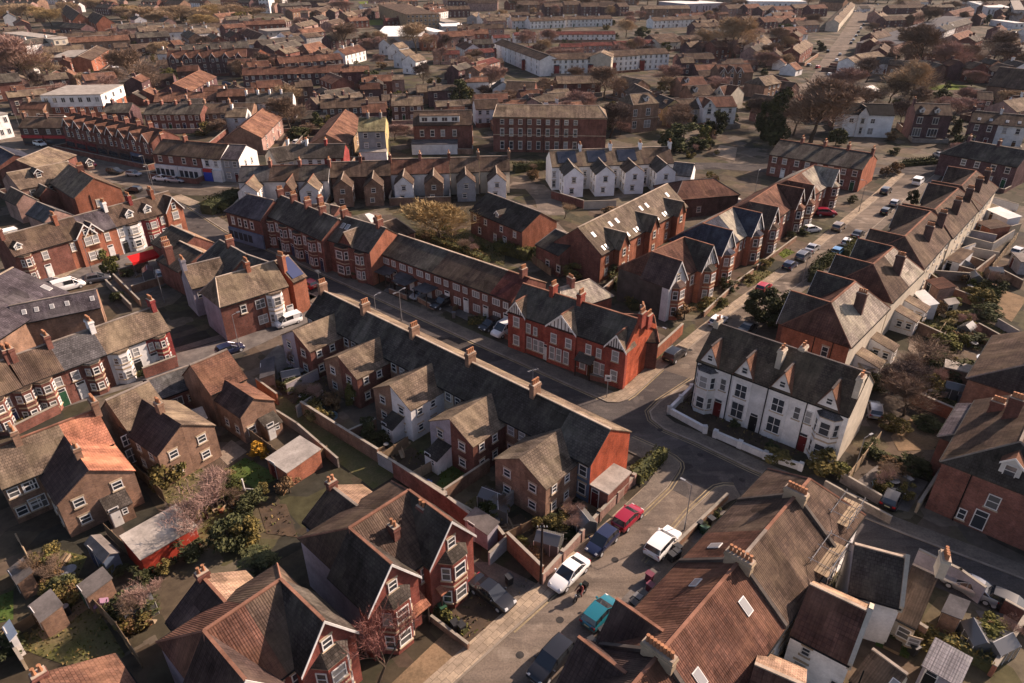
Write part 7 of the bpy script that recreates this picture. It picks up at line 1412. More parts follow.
fence([A3(85,50),A3(150,170),A3(270,310)],.9,FPALE,'low pale edging fence'); fence([A3(640,180),A3(480,20)],1.6); fence([A3(410,330),A3(540,470),A3(640,620)],1.6,FWOOD,'dark timber garden fence'); fence([A3(30,500),A3(290,340)],1.2); wall([A3(50,510),A3(120,620)],1.2,.2,'stone'); fence([A3(0,280),A3(150,205)],1.2)
wall([A8(440,390),A8(610,520)],.7,.2,'brown',label='low brick wall between the two driveways'); hedge([A8(460,345),A8(600,450)],.8,.9,'green','low rough hedge')
wall([A1(590,88),A1(860,270),A1(990,370)],2.2,.25,'red',label='red brick wall behind the driveway villas'); 
wall([D7(330,395),D7(640,530)],1.7,.3,'orange',label='long red brick garden wall above the sandy yard'); fence([D7(400,170),D7(470,60),D7(540,-30)],1.6,FPALE,'pale garden fence'); fence([D2(490,650),D2(610,460)],1.5,FPALE,'pale garden fence'); fence([D2(850,165),D2(980,0)],1.6,FPALE,'pale garden fence'); wall([D2(750,80),D2(880,105)],1.6,.25,'cream',look='cream rendered garden wall'); wall([D2(880,440),D2(980,500)],1.2,.2,'grey'); fence([D2(690,500),D2(930,570)],1.4); fence([N4(310,570),N4(440,400)],1.6,FPALE,'pale garden fence'); wall([N4(290,560),N4(460,660)],1.2,.2,'slab'); wall([N4(590,680),N4(680,540)],1.3,.25,'stone')
wall([B4(880,470),B4(1030,330)],1.8,.25,'orange',label='orange brick side wall right of the stepped end wall'); wall([B4(290,440),B4(500,520)],.8,.2,'red',label='low red front wall before the corner row, left length'); wall([B4(560,560),B4(720,600),B4(810,520)],.8,.2,'red',label='low red front wall round the street corner'); wall([B4(130,350),B4(220,390)],.9,.2,'red')
wall([B6(60,380),B6(160,420)],.8,.2,'brown'); wall([B6(230,430),B6(320,480)],.8,.2,'brown'); fence([B6(440,500),B6(540,430)],1.,FWOOD); fence([B6(920,200),B6(1030,280)],1.6); fence([B6(260,40),B6(640,190)],1.6,FWOOD,'long timber garden fence')
wall([B8(530,650),B8(700,490),B8(780,430)],.9,.2,'brown'); wall([B8(800,410),B8(1000,260)],.9,.2,'brown'); wall([B8(0,560),B8(90,480)],1.6,.2,'brown'); wall([D4(60,350),D4(220,400)],1.8,.25,'red'); wall([D4(225,405),D4(385,400)],1.8,.25,'cream',look='cream rendered garden wall')
wall([C5(620,540),C5(760,680)],1.2,.2,'brown'); wall([C5(650,520),C5(800,470)],1.4,.2,'brown'); wall([C5(720,610),C5(880,560)],1.4,.2,'brown'); wall([M1(430,460),M1(530,560)],1.2,.2,'slab')
wall([C1(0,640),C1(250,520),C1(420,690)],1.,.2,'red',look='red brick forecourt wall') if False else wall([C3(290,150),C3(450,90)],1.8,.25,'red'); wall([C2(90,215),C2(360,80)],1.3,.25,'red',label='red brick forecourt wall behind the orange roof'); hedge([C2(60,205),C2(230,120)],.9,1.1,'olive'); hedge([C1(690,500),C1(900,440)],.9,1.,'green'); hedge([C1(940,420),C1(1050,370)],1.2,1.2,'olive','yellow green clipped hedge')
wall([A6(720,340),A6(920,470)],1.8,.25,'brown',label='brown brick yard wall beside the small shaded lawn'); wall([D8(720,640),D8(890,370)],1.3,.3,'orange',label='crumbling orange brick wall at the bottom right'); wall([D8(560,400),D8(540,510)],1.,.2,'brown'); wall([D8(780,290),D8(895,355)],1.5,.2,'red'); wall([A7(0,300),A7(160,390),A7(330,480)],1.,.2,'slab'); wall([D8(300,30),D8(520,140),D8(650,235)],2.,.25,'lilac',label='lilac grey wall along the back road behind the extensions')
wall([A4(170,520),A4(440,260)],.9,.25,'brown',label='low brown forecourt wall outside the lower right terrace'); wall([A5(180,520),A5(260,430)],1.,.2,'brown'); wall([A5(370,360),A5(480,240)],1.,.2,'brown')
hedge([N3(490,560),N3(560,500),N3(600,455)],1.8,1.5,'green',look='thick clipped green hedge'); hedge([B6(530,560),B6(640,560)],1.8,1.2,'olive',look='yellow green rounded hedge'); hedge([D3(430,260),D3(470,180),D3(560,130)],2.,2.4,'dark',look='tall dark hedge'); hedge([D2(110,90),D2(140,30)],1.6,1.8,'green'); hedge([D8(320,420),D8(520,500),D8(720,610)],1.2,1.4,'olive',look='straggling olive hedge'); hedge([B6(230,50),B6(460,130),B6(640,210)],2.4,1.8,'olive',look='rough mixed hedge'); hedge([B6(700,120),B6(900,180)],2.5,2.2,'green',look='overgrown green hedge'); hedge([D6(140,640),D6(290,570)],4.,2.6,'dark',look='dark clipped island hedge'); hedge([D6(150,600),D6(300,545)],3.,2.2,'dark',look='dark clipped island hedge')
hedge([M1(820,165),M1(960,100)],3.,2.,'dark',look='dark hedge'); hedge([D5(790,420),D5(960,400)],3.,2.2,'dark',look='dark hedge'); hedge([B8(180,620),B8(60,470)],1.6,1.8,'olive'); hedge([S8(250,610),S8(480,590)],1.5,1.2,'dark',look='dark street hedge'); hedge([K4(540,660),K4(660,650)],2.,1.6,'dark',look='dark street hedge')
# ------------------------------------------------------------------ plants
for k,p,h,w in (('sparse:red',(378,690),6.5,6.),('bush:olive',C7(200,240),3.2,4.5),('bush:green',C7(250,180),2.8,3.),('sparse:pink',C7(150,180),3.2,4.),('sparse:pink',C7(400,400),4.5,6.5),('sparse:pink',C7(300,560),4.5,6.),('bush:dark',C7(520,560),3.8,4.6),('ever:olive',C7(600,520),3.4,4.),('bush:dark',C7(300,600),2.2,4.),('bush:yellow',C7(665,85),2.0,3.),('bush:green',C7(540,290),1.8,3.),('bush:olive',C7(500,210),1.6,2.2),('bush:brown',C7(820,270),2.0,3.),('bush:dark',C7(650,330),2.,3.),('bush:olive',C7(340,400),1.8,3.),('bush:dark',C7(640,640),1.4,5.),('bush:olive',C7(680,280),1.6,2.),
 ('ever:green',B1(575,690),3.6,3.),('bush:dark',N2(450,370),2.6,2.6),('cone:dark',N2(455,400),3.,2.2),('bush:dark',N2(510,400),1.6,2.),('bush:dark',B1(200,600),1.6,4.),('bush:olive',B1(100,590),1.4,2.),('bush:dark',N2(130,150),1.6,3.),
 ('ever:dark',B8(880,690),6.,7.5),('ever:dark',B8(800,660),5.,6.),('bush:dark',B8(950,640),4.,5.),('bush:brown',B8(430,660),2.6,4.5),('bush:olive',B8(540,600),1.8,3.),('bush:green',B8(620,590),1.4,2.5),('bush:dark',B8(680,520),2.,3.),('bush:dark',B8(640,500),2.,2.5),('bush:olive',B8(760,470),1.6,2.5),('bush:olive',B8(840,400),1.6,3.),('bush:green',B8(870,380),1.4,2.),('bush:dark',B8(980,250),1.6,3.),
 ('bare:gold',(441,243),8.5,13.),('bush:green',M2(760,245),2.4,4.),('bush:olive',M2(690,270),2.,4.),('bush:green',M2(900,320),2.,3.),('bush:green',M3(20,300),2.4,5.),('bush:dark',M3(110,350),2.6,4.5),('bush:olive',M3(240,420),2.8,5.5),('bush:olive',M3(330,380),2.2,3.),('bush:dark',M3(400,420),2.4,5.),('bush:brown',M3(400,180),2.2,6.),('sparse:tan',M3(210,190),3.,4.),('bush:brown',M3(720,160),2.,4.),('bush:dark',M3(420,360),1.8,2.5),('bush:olive',M3(60,340),2.,3.),('bush:dark',M2(830,200),1.6,3.),('bush:green',M2(980,330),2.,5.),
 ('ever:dark',D1(775,385),3.6,3.2),('bush:brown',D1(690,225),3.4,5.),('bush:brown',D1(640,240),2.8,3.4),('bush:dark',D1(470,370),1.8,3.),('bush:dark',D1(220,530),1.6,4.),
 ('ever:olive',D2(790,330),3.2,5.5),('bush:olive',D2(700,440),2.6,5.),('bush:green',D2(620,560),2.4,5.),('bush:dark',D2(860,260),2.4,5.),('bush:brown',D2(580,390),2.6,3.4),('bush:olive',D2(740,300),2.2,3.5),('bush:dark',D2(820,400),2.4,6.),('bush:dark',D2(730,530),1.8,6.),('bush:green',D2(660,350),2.,3.),('bush:olive',D2(470,430),1.8,3.),('bush:dark',D2(860,560),1.6,4.),('bush:olive',D2(640,640),2.,2.6),('bush:dark',D2(250,620),1.8,4.),('bush:green',D2(540,200),1.4,3.),
 ('sparse:brown',D7(310,280),4.5,7.),('bare:dark',D7(230,330),4.5,6.),('bare:brown',D7(270,470),5.,6.),('sparse:brown',D7(350,200),4.5,6.),('bush:olive',D7(430,330),2.6,4.),('bush:dark',D7(560,240),2.4,5.),('bush:green',D7(150,230),2.,3.),('bush:dark',D7(120,300),2.,4.),('bush:dark',D7(690,230),2.,6.),('bush:dark',D7(540,690),1.6,3.),('bush:olive',D7(230,570),1.8,3.),('bush:dark',D7(480,160),2.,5.),('bush:dark',D7(420,540),1.2,5.),
 ('bush:olive',N4(210,520),2.8,5.),('bush:green',N4(280,540),2.,3.),('bush:dark',N4(420,450),1.8,4.),('bush:dark',N4(560,520),2.,5.),('bush:olive',N4(480,340),1.6,3.),
 ('ever:green',M1(440,410),4.6,4.2),('bush:green',D6(210,620),2.,5.),('bush:dark',C5(690,520),1.6,3.),('bush:dark',C5(640,650),1.6,3.),('bush:dark',B7(750,560),1.4,4.),('bush:green',B7(690,520),1.2,3.),
 ('bush:olive',A3(180,160),1.2,3.),('bush:olive',A3(240,110),1.4,2.),('bush:dark',A3(640,230),2.,3.),('bush:olive',A3(740,190),1.6,2.),('bush:olive',A3(540,380),1.,2.5),('bush:dark',A3(520,180),1.6,3.),('bush:olive',A3(80,500),.8,2.),('bush:dark',A3(10,560),2.,4.),('bush:green',A3(700,160),1.2,2.),
 ('bush:brown',C8(440,480),1.,2.2),('bush:dark',C8(500,360),1.,4.),('bush:dark',C8(560,390),.9,3.),('bush:brown',C8(470,400),.9,2.6),('bush:green',C8(380,430),.9,2.),('bush:dark',C8(570,310),1.,3.),('bush:olive',A6(900,440),1.6,3.),('bush:olive',A6(950,480),1.4,3.),('bush:dark',A6(760,430),1.2,2.),('bush:dark',A4(540,270),1.,1.4),('bush:dark',A4(330,420),1.2,1.6),('bush:dark',A4(400,350),1.2,1.6),('bush:olive',B5(500,700),1.6,4.),('bush:dark',B5(300,540),1.,2.),('bush:dark',B5(470,640),1.,2.)):
    plant(k,p,h,w)
for k,p,h,w in (('bare:pink',K1(110,330),12,24.),('bare:tan',K1(60,300),10,16.),('bare:tan',K1(180,320),10,14.),('bare:brown',K1(555,360),9.5,20.),('bare:brown',K1(470,350),6,10.),('ever:green',K1(670,320),6.,9.),('bush:olive',K1(650,250),4.,8.),('bare:brown',K2(355,195),9,18.),('bare:tan',K2(640,215),13,20.),('bare:pink',K2(690,210),9,12.),('ever:dark',K2(455,355),8.,11.),('bush:brown',K2(500,280),4,8.),('bare:pink',K2(490,265),4,7.),('ever:dark',K2(815,425),10.,11.),('ever:olive',K2(850,420),7.,7.),('bare:pink',K2(940,350),6,11.),('bush:dark',K2(890,350),3.,6.),('bare:pink',K2(840,300),5,10.),('ever:olive',K2(700,190),7.,8.),
 ('bare:tan',K3(455,150),9,14.),('ever:dark',K3(520,150),7.,14.),('ever:green',K3(610,205),6.,9.),('bare:tan',K3(880,235),14,30.),('bare:tan',K3(760,200),6,14.),('bare:brown',K3(370,400),8.5,15.),('bare:tan',K3(430,390),6,9.),('bare:pink',K3(615,345),6,11.),('ever:dark',K3(680,600),8.,13.),('ever:dark',K3(620,600),6.,7.),('bare:brown',K3(650,520),8,9.),('ever:dark',K3(810,540),8.,9.),('ever:green',K3(760,570),6.,7.),('bare:brown',K3(760,480),7,10.),('ever:dark',K3(740,600),4.,8.),('bush:olive',K3(710,630),2.4,4.),('ever:olive',K3(375,118),4.,8.),('bare:pink',K3(135,190),7,13.),('bare:pink',K3(70,205),5,14.),('ever:dark',K3(385,520),9.,5.),('bare:tan',K3(1000,270),6,10.),('ever:dark',K3(980,260),5.,8.),
 ('cone:dark',K4(30,580),17.,9.),('ever:dark',K4(-25,560),12.,7.),('bare:brown',K4(170,570),13,23.),('bare:dark',K4(100,540),10,12.),('bare:brown',K4(250,520),10,12.),('ever:dark',K4(270,580),5.,7.),('bare:pink',K4(310,385),9,13.),('bare:dark',K4(390,330),8,12.),('bare:tan',K4(560,420),13,19.),('bare:brown',K4(480,420),9,12.),('bare:brown',K4(600,290),13,26.),('bare:brown',K4(540,270),9,14.),('bare:pink',K4(720,300),14,18.),('bare:brown',K4(800,280),9,14.),('bare:brown',K4(900,240),9,18.),('bare:dark',K4(940,270),8,14.),('ever:dark',K4(690,410),5.,9.),('bare:pink',K4(770,440),6,10.),('ever:dark',K4(735,540),6.,6.),('bush:brown',K4(490,560),3.,5.),('bush:dark',K4(500,620),2.5,4.),('ever:dark',K4(60,150),9.,16.),('ever:dark',K4(205,205),6.,9.),('bare:brown',K4(30,190),7,14.),('bare:brown',K4(180,120),9,14.),('bare:brown',K4(620,120),10,20.),('cone:dark',K4(875,100),8.,7.),('bare:brown',K4(20,250),6,12.),('bush:green',K4(100,285),3.,6.),('bare:tan',K4(70,270),5,8.)):
    if k[:4]=='bare': w=min(w,26); h=max(h,w*.78)
    plant(k,p,h,w)
for x in range(-4,256,11):
    if R.random()<.8: plant(R.choice(('bare:tan','bare:tan','bare:gold','ever:olive','bare:brown')),(x+R.uniform(-4,4),R.uniform(17,28) if x<60 or x>125 else R.uniform(8,16)),R.uniform(9,13),R.uniform(16,24))
for x in range(128,258,9): plant(R.choice(('ever:olive','bare:gold','bare:tan','bare:tan')),(x,R.uniform(20,26)),R.uniform(9,13),R.uniform(16,24))
for x in list(range(260,345,13))+list(range(480,1010,17)): plant(R.choice(('bare:tan','bare:brown','bare:brown','bare:pink')),(x+R.uniform(-5,5),R.uniform(3,13)),R.uniform(9,14),R.uniform(18,30))
for x in range(5,1024,24): plant(R.choice(('bare:tan','bare:brown','ever:olive')),(x+R.uniform(-9,9),R.uniform(-6,3)),R.uniform(10,16),R.uniform(26,44))
for x,y in ((288,28),(300,30),(318,27),(335,32),(505,118),(480,115),(620,135),(300,140),(310,135),(330,140),(318,128),(222,135),(205,135),(280,108),(286,112),(395,140),(418,140),(560,118),(252,118),(268,130),(170,125),(90,110),(750,110),(700,75),(742,80),(690,60),(660,95),(940,110),(955,165),(962,150)):
    plant(R.choice(('bare:brown','bush:dark','bush:olive','bare:pink','ever:dark')),(x,y),R.uniform(3.5,6.),R.uniform(5,9))
# ------------------------------------------------------------------ street furniture
for p,h,a in (((684,531),6.,2.4),((378,331),6.,.8),((545,505),7.,.8) if False else ((B6(130,540)),5.,.8),(A7(150,225),5.,.5),((B1(855,185)),5.,-2.3),((506,512),6.,1.) if False else (B4(885,500),6.5,-.7),(D3(370,280),6.5,2.4),(D1(505,420),7.,2.4),((618,389),6.5,-.7) if False else (B8(790,30),6.,1.),(C5(505,520),7.,-2.4),(C5(885,660),6.,-.6),(C5(835,80),7.,-2.),(C6(770,530),7.,-2.),(C6(130,330),9.,-1.8),(M1(990,190),6.,-.7),((240,658),5.,.5) if False else (N1(960,40),6.,.9)): lamp_post(p,h,a)
def pole(p,h,label,m=None):
    o=thing('utility_pole',label,'pole',P(p,0)); a=MB(); a.cyl(0,0,0,h,.13,.09,m or TIMBER,8); a.obj('shaft',o); b=MB(); b.box(-.5,.5,-.05,.05,h-.5,h-.4,m or TIMBER); b.obj('crossarm',o); c=MB()
    for x in (-.4,-.15,.15,.4): c.cyl(x,0,h-.4,h-.25,.04,.03,LAMP,6)
    c.obj('insulators',o)
pole(C8(452,590),7.5,'dark timber utility pole at the corner of the driveway yard wall')
sg=thing('street_sign','white rectangular street sign on a post at the red row corner','sign',P(B4(648,655),0),math.radians(-10)); m=MB(); m.cyl(0,0,0,3.3,.05,.05,STEEL,8); m.obj('post',sg); m=MB(); m.box(-.42,.42,-.05,-.02,2.6,3.5,WHITE); m.obj('sign_plate',sg); m=MB(); m.box(-.22,.22,-.056,-.051,2.95,3.2,PANE); m.box(-.22,.22,-.056,-.051,2.75,2.82,PANE); m.obj('sign_symbol',sg)
for i,(p,c,r) in enumerate(((A5(455,160),'purple',.8),(A5(460,215),'purple',.7),(A5(420,255),'black',.7),(A5(395,275),'grey',.8),(A5(375,305),'black',.7),(A5(345,340),'black',.7),(A5(215,450),'black',.5),(A5(160,500),'black',.5),(A5(595,40),'black',.6),(A4(310,410),'black',.7),(A4(325,430),'green',.7),(A4(360,385),'black',.6),(A4(160,570),'black',.6),(A4(190,530),'black',.6),(A8(490,350),'green',.6),(A8(550,430),'black',.6),(A8(580,440),'black',.7),(A8(808,210),'black',.6),(D7(390,375),'grey',.4),(D7(430,355),'grey',.2),(D7(480,360),'grey',.4),(D7(515,360),'grey',.5),(D7(615,390),'grey',.4),(D7(655,420),'grey',.2),(D7(670,410),'grey',.3),(A7(330,240),'grey',.3),(A7(365,265),'grey',.3),(A7(400,270),'grey',.4),(A7(425,285),'grey',.4),(C7(610,330),'grey',.3),(B4(232,390),'grey',.3),(B4(260,400),'grey',.3),(B4(285,410),'grey',.3),(B6(445,530),'grey',.1),(A6(880,530),'black',.4),(B5(395,550),'black',.4),(C5(640,430),'black',.3))):
    bin_(p,c,r)
# toy house, slide, junk
o=thing('play_house','yellow and purple toy play house on the patchy lawn','play house',P(A3(462,350),0),.6); m=MB(); m.box(-.5,.5,-.45,.45,0,.8,mat('yellow plastic',(.30,.20,.06),'flat')); m.obj('wall',o); m=MB(); m.extr([(-.6,-.55,.8),(.6,-.55,.8),(0,-.55,1.25)],(0,1.1,0),mat('purple plastic',(.20,.11,.17),'flat')); m.obj('roof',o); door(o,0,-.454,.02,0,DOORC[3],.4,.5)
o=thing('tarpaulin','green tarpaulin heap on the patchy lawn','tarpaulin',P(A3(590,310),0),.9); m=MB(); m.extr([(-1.4,-.4,0),(1.4,-.4,0),(1.1,-.2,.7),(0,-.1,.95),(-1.,-.2,.6)],(0,.8,0),mat('green tarpaulin cloth',(.015,.07,.045),'flat',rough=.6)); m.obj('cloth',o)
for p,l,c in ((N2(670,590),'blue plastic toy heap on the green lawn',(.05,.12,.40)),(N2(690,570),'second blue plastic toy on the green lawn',(.04,.09,.30)),(N2(660,575),'yellow plastic toy beside the blue ones',(.5,.36,.05)),(D2(290,560),'green plastic paddling pool behind the white villa wing',(.03,.20,.10))):
    o=thing('plastic_toy',l,'toy',P(p,0),R.uniform(0,3)); m=MB(); m.box(-.4,.4,-.3,.3,0,.35,mat(l[:12]+' plastic',c,'flat',rough=.4)); m.cyl(0,0,.35,.7,.22,.14,MATS[l[:12]+' plastic'],8); m.obj('body',o)
o=thing('trampoline','round pale blue trampoline in the right hand gardens','trampoline',P(D2(835,635),0),0); m=MB(); m.cyl(0,0,.7,.78,1.5,1.5,mat('pale blue mat',(.40,.45,.50),'flat'),20); m.obj('mat',o); lm_=MB(); lm_.cyl(0,0,0,.7,.04,.04,STEEL,5); lm_=lm_.mesh('leg'); [link('leg',lm_,o,(1.35*math.cos(a),1.35*math.sin(a),0)) for a in (0,1.57,3.14,4.71)]
# scaffold
def scaffold(px,w,d,h,rot,lab):
    o=thing('scaffold',lab,'scaffold',P(px,h),rot); o.location.z=0; m=MB(); b=MB()
    for x in (0,w/2,w):
        for y in (0,d): m.tube((x,y,0),(x,y,h+1.2),.03,.03,STEEL,5)
    for z in (h*.5,h,h+.9):
        for y in (0,d): m.tube((-.3,y,z),(w+.3,y,z),.03,.03,STEEL,5)
        for x in (0,w/2,w): m.tube((x,-.3,z),(x,d+.3,z),.03,.03,STEEL,5)
    for k in range(5): b.box(-.2,w+.2,.05+k*d/5,.05+(k+.86)*d/5,h+.03,h+.08,FPALE)
    m.obj('tube_frame',o); b.obj('deck_boards',o)
scaffold(A6(455,140),4.,1.6,5.9,math.radians(47),'steel tube scaffold with timber boards behind the lower right terrace'); scaffold(O4(320,60),3.4,1.6,6.4,math.radians(47),'second timber decked scaffold at the road end of the terrace')
o=thing('washing_line','white rotary washing line frame in the lawn below the twin wings','washing line',P(C7(590,270),0),.4); m=MB(); m.cyl(0,0,0,1.9,.09,.09,WHITE,8); m.obj('post',o); m=MB(); m.tube((0,0,.6),(2.2,-.8,.2),.05,.05,WHITE,5); m.obj('arm',o)
# garden clutter
CL={}
def clut(kind,p,rot):
    if kind not in CL:
        a=MB(); b=None
        if kind=='raised_bed': a.box(-1.1,1.1,-.6,.6,0,.32,FWOOD,G_SOIL); nm=('timber_frame',None); b=None
        elif kind=='water_butt': a.cyl(0,0,0,.95,.28,.30,BINM['black'],10); b=MB(); b.cyl(0,0,.952,1.0,.31,.31,BINM['grey'],10); nm=('barrel','lid')
        elif kind=='timber_pile':
            for k in range(7): a.box(-1.2+.05*k,1.2-.07*k,-.5+.14*k,-.38+.14*k,.0,.10+.08*(k%3),FPALE if k%2 else FWOOD)
            nm=('planks',None)
        elif kind=='garden_table':
            a.cyl(0,0,.68,.73,.6,.6,STEEL,14); b=MB(); b.cyl(0,0,0,.68,.05,.04,STEEL,6); b.cyl(0,0,0,.05,.35,.30,STEEL,8); nm=('tabletop','pedestal')
        elif kind=='compost_heap':
            rr=random.Random(3)
            for k in range(60):
                t=rr.uniform(0,6.28); d=rr.random()*.9; x,y=d*math.cos(t),d*math.sin(t); z=.55*(1-d)+.05; q_=rr.uniform(.1,.25); a.box(x-q_,x+q_,y-q_*.5,y+q_*.5,0,z,G_SOIL if k%3 else LEAF['brown'])
            nm=('heap',None)
        elif kind=='greenhouse':
            for x in (-1.2,-.4,.4,1.2):
                a.box(x-.025,x+.025,-.92,-.87,0,1.5,WHITE); a.box(x-.025,x+.025,.87,.92,0,1.5,WHITE)
            a.tube((-1.2,0,2.1),(1.2,0,2.1),.03,.03,WHITE,4)
            b=MB(); b.extr([(-1.2,-.9,.05),(-1.2,-.9,1.5),(-1.2,0,2.1),(-1.2,.9,1.5),(-1.2,.9,.05)],(2.4,0,0),MID); nm=('frame','glazing')
        elif kind=='garden_bench': a.box(-.75,.75,-.2,.2,.40,.45,FPALE); b=MB(); b.box(-.75,.75,.2,.25,.45,.9,FPALE); nm=('seat','backrest')
        elif kind=='paddling_pool': a.cyl(0,0,0,.3,.9,.95,mat('faded blue plastic',(.12,.22,.34),'flat',rough=.4),16,False); b=MB(); b.cyl(0,0,.0,.2,.9,.9,mat('pool water',(.10,.16,.18),'flat',rough=.1),16); nm=('rim','water')
        elif kind=='plant_pot': a.cyl(0,0,0,.45,.2,.28,POT,9); b=MB(); [b.face(((.0,0,.4),(.3*math.cos(t),.3*math.sin(t),.8),(.22*math.cos(t+.5),.22*math.sin(t+.5),.7)),LEAF['green']) for t in [k*.6 for k in range(11)]]; nm=('pot','leaves')
        CL[kind]=(a.mesh(nm[0]),nm[0],b.mesh(nm[1]) if b else None,nm[1])
    m1,n1,m2,n2=CL[kind]; pos=P(p,0); pos.z=.03
    o=thing(kind,None,kind.replace('_',' '),pos,rot); link(n1,m1,o)
    if m2: link(n2,m2,o)
    auto(o,{'raised_bed':'timber raised bed of soil','water_butt':'black water butt','timber_pile':'pile of old planks','garden_table':'round metal garden table','compost_heap':'brown compost heap','greenhouse':'small glazed greenhouse','garden_bench':'pale timber garden bench','paddling_pool':'faded blue paddling pool','plant_pot':'clay plant pot with leaves'}[kind],kind.replace('_',' '))
rc_=random.Random(11)
for reg,n_ in (((C8(110,230),C8(330,280),C8(430,400),C8(300,430)),9),((C8(360,440),C8(620,260),C8(690,300),C8(470,540)),10),((A3(40,60),A3(400,100),A3(540,360),A3(300,420),A3(90,400)),16),((A3(440,330),A3(640,240),A3(720,420),A3(600,560)),12),((C7(120,200),C7(560,120),C7(780,260),C7(660,480),C7(380,480)),12),((N2(380,330),N2(600,430),N2(720,500),N2(600,590),N2(420,480)),9),((N2(60,200),N2(250,170),N2(380,380),N2(250,330)),10),((B1(60,420),B1(250,400),B1(480,560),B1(260,640)),9),((D7(350,400),D7(520,220),D7(760,290),D7(640,480)),5),((D2(450,420),D2(700,330),D2(940,520),D2(720,620),D2(560,560)),14),((D2(600,180),D2(900,120),D2(1000,300),D2(760,330)),10),((M4(820,200),M4(980,170),M4(1000,280),M4(860,310)),8),((D8(440,400),D8(760,380),D8(830,470),D8(700,560)),8),((A6(700,420),A6(800,380),A6(900,470),A6(850,540)),4),((N4(330,560),N4(460,500),N4(600,600),N4(520,660)),6),((M2(640,270),M2(980,320),M2(900,380),M2(680,300)),6),((M3(20,260),M3(330,360),M3(300,420),M3(60,380)),6),((C5(640,450),C5(860,420),C5(880,560),C5(720,640)),9)):
    for k in range(n_):
        a=[rc_.random()**1.0 for _ in reg]; t=sum(a); p=(sum(x*q_[0] for x,q_ in zip(a,reg))/t,sum(x*q_[1] for x,q_ in zip(a,reg))/t)
        p=(p[0]+rc_.uniform(-9,9),p[1]+rc_.uniform(-6,6)); v=P(p,0)
        if not all((v-f[0]).length>f[1]*.72+.5 for f in FOOT): continue
        clut(rc_.choice(('raised_bed','water_butt','timber_pile','timber_pile','garden_table','compost_heap','greenhouse','garden_bench','plant_pot','plant_pot','paddling_pool')),p,rc_.uniform(0,6.28))
rv_=random.Random(23)
for reg,n_ in (((C8(110,230),C8(330,280),C8(430,400),C8(300,430)),5),((C8(360,440),C8(620,260),C8(690,300),C8(470,540)),9),((A3(40,60),A3(400,100),A3(540,360),A3(300,420),A3(90,400)),13),((A3(440,330),A3(640,240),A3(720,420),A3(600,560)),9),((C7(120,200),C7(560,120),C7(780,260),C7(660,480),C7(380,480)),14),((N2(60,200),N2(250,170),N2(380,380),N2(250,330)),8),((B1(60,420),B1(250,400),B1(480,560),B1(260,640)),7),((D7(350,400),D7(520,220),D7(760,290),D7(640,480)),6),((D2(450,420),D2(700,330),D2(940,520),D2(720,620),D2(560,560)),12),((D2(600,180),D2(900,120),D2(1000,300),D2(760,330)),10),((D8(440,400),D8(760,380),D8(830,470),D8(700,560)),7),((N4(330,560),N4(460,500),N4(600,600),N4(520,660)),6),((M2(640,270),M2(980,320),M2(900,380),M2(680,300)),9),((M3(20,260),M3(330,360),M3(300,420),M3(60,380)),7),((K3(640,560),K3(860,560),K3(880,640),K3(660,640)),12),((D4(680,300),D4(1000,200),D4(1000,330),D4(760,420)),12),((D5(780,360),D5(1000,420),D5(980,560),D5(800,480)),9)):
    for k in range(n_):
        a=[rv_.random() for _ in reg]; t=sum(a); p=(sum(x*q_[0] for x,q_ in zip(a,reg))/t+rv_.uniform(-8,8),sum(x*q_[1] for x,q_ in zip(a,reg))/t+rv_.uniform(-5,5)); v=P(p,0)
        if not all((v-f[0]).length>f[1]*.7+.5 for f in FOOT): continue
        kd=rv_.choice(('bush:olive','bush:dark','bush:green','bush:ivy','bush:brown','sparse:brown','sparse:pink','bush:olive')); h_=rv_.uniform(1.,2.4) if kd[:4]=='bush' else rv_.uniform(2.2,3.4); plant(kd,p,h_,h_*(rv_.uniform(1.1,1.9) if kd[:4]=='bush' else .9))
# rough grass on the lawns and plots
ga=MB(); rg=random.Random(31)
GB=[leafmat('grass blade '+n_,c_) for n_,c_ in (('green',(.075,.085,.028)),('dry',(.16,.125,.06)),('dark',(.045,.05,.022)))]
for nm,pts,m_ in patches:
    if m_ not in (G_GRASS,G_LAWN,G_BRIGHT,G_SOIL): continue
    ps=[P(p,0) for p in pts]
    if sum(p.y for p in ps)/len(ps)>190: continue
    c=sum(ps,Vector())/len(ps); tris=[(c,ps[i],ps[(i+1)%len(ps)]) for i in range(len(ps))]
    for A_,B__,C__ in tris:
        ar=abs((B__-A_).cross(C__-A_).z)/2
        for k in range(int(ar*(9 if m_ is not G_SOIL else 3))):
            u,w_=rg.random(),rg.random()
            if u+w_>1: u,w_=1-u,1-w_
            p=A_+(B__-A_)*u+(C__-A_)*w_; p.z=.07; t=rg.uniform(0,6.28); s_=rg.uniform(.05,.16); h_=rg.uniform(.08,.3)
            d=Vector((math.cos(t),math.sin(t),0))*s_; ga.face((p-d,p+d,p+Vector((rg.uniform(-.15,.15),rg.uniform(-.15,.15),h_))),GB[rg.choice((0,0,1,1,2))] if m_ is not G_LAWN else GB[0])
go_=ga.obj('grass'); go_['kind']='stuff'
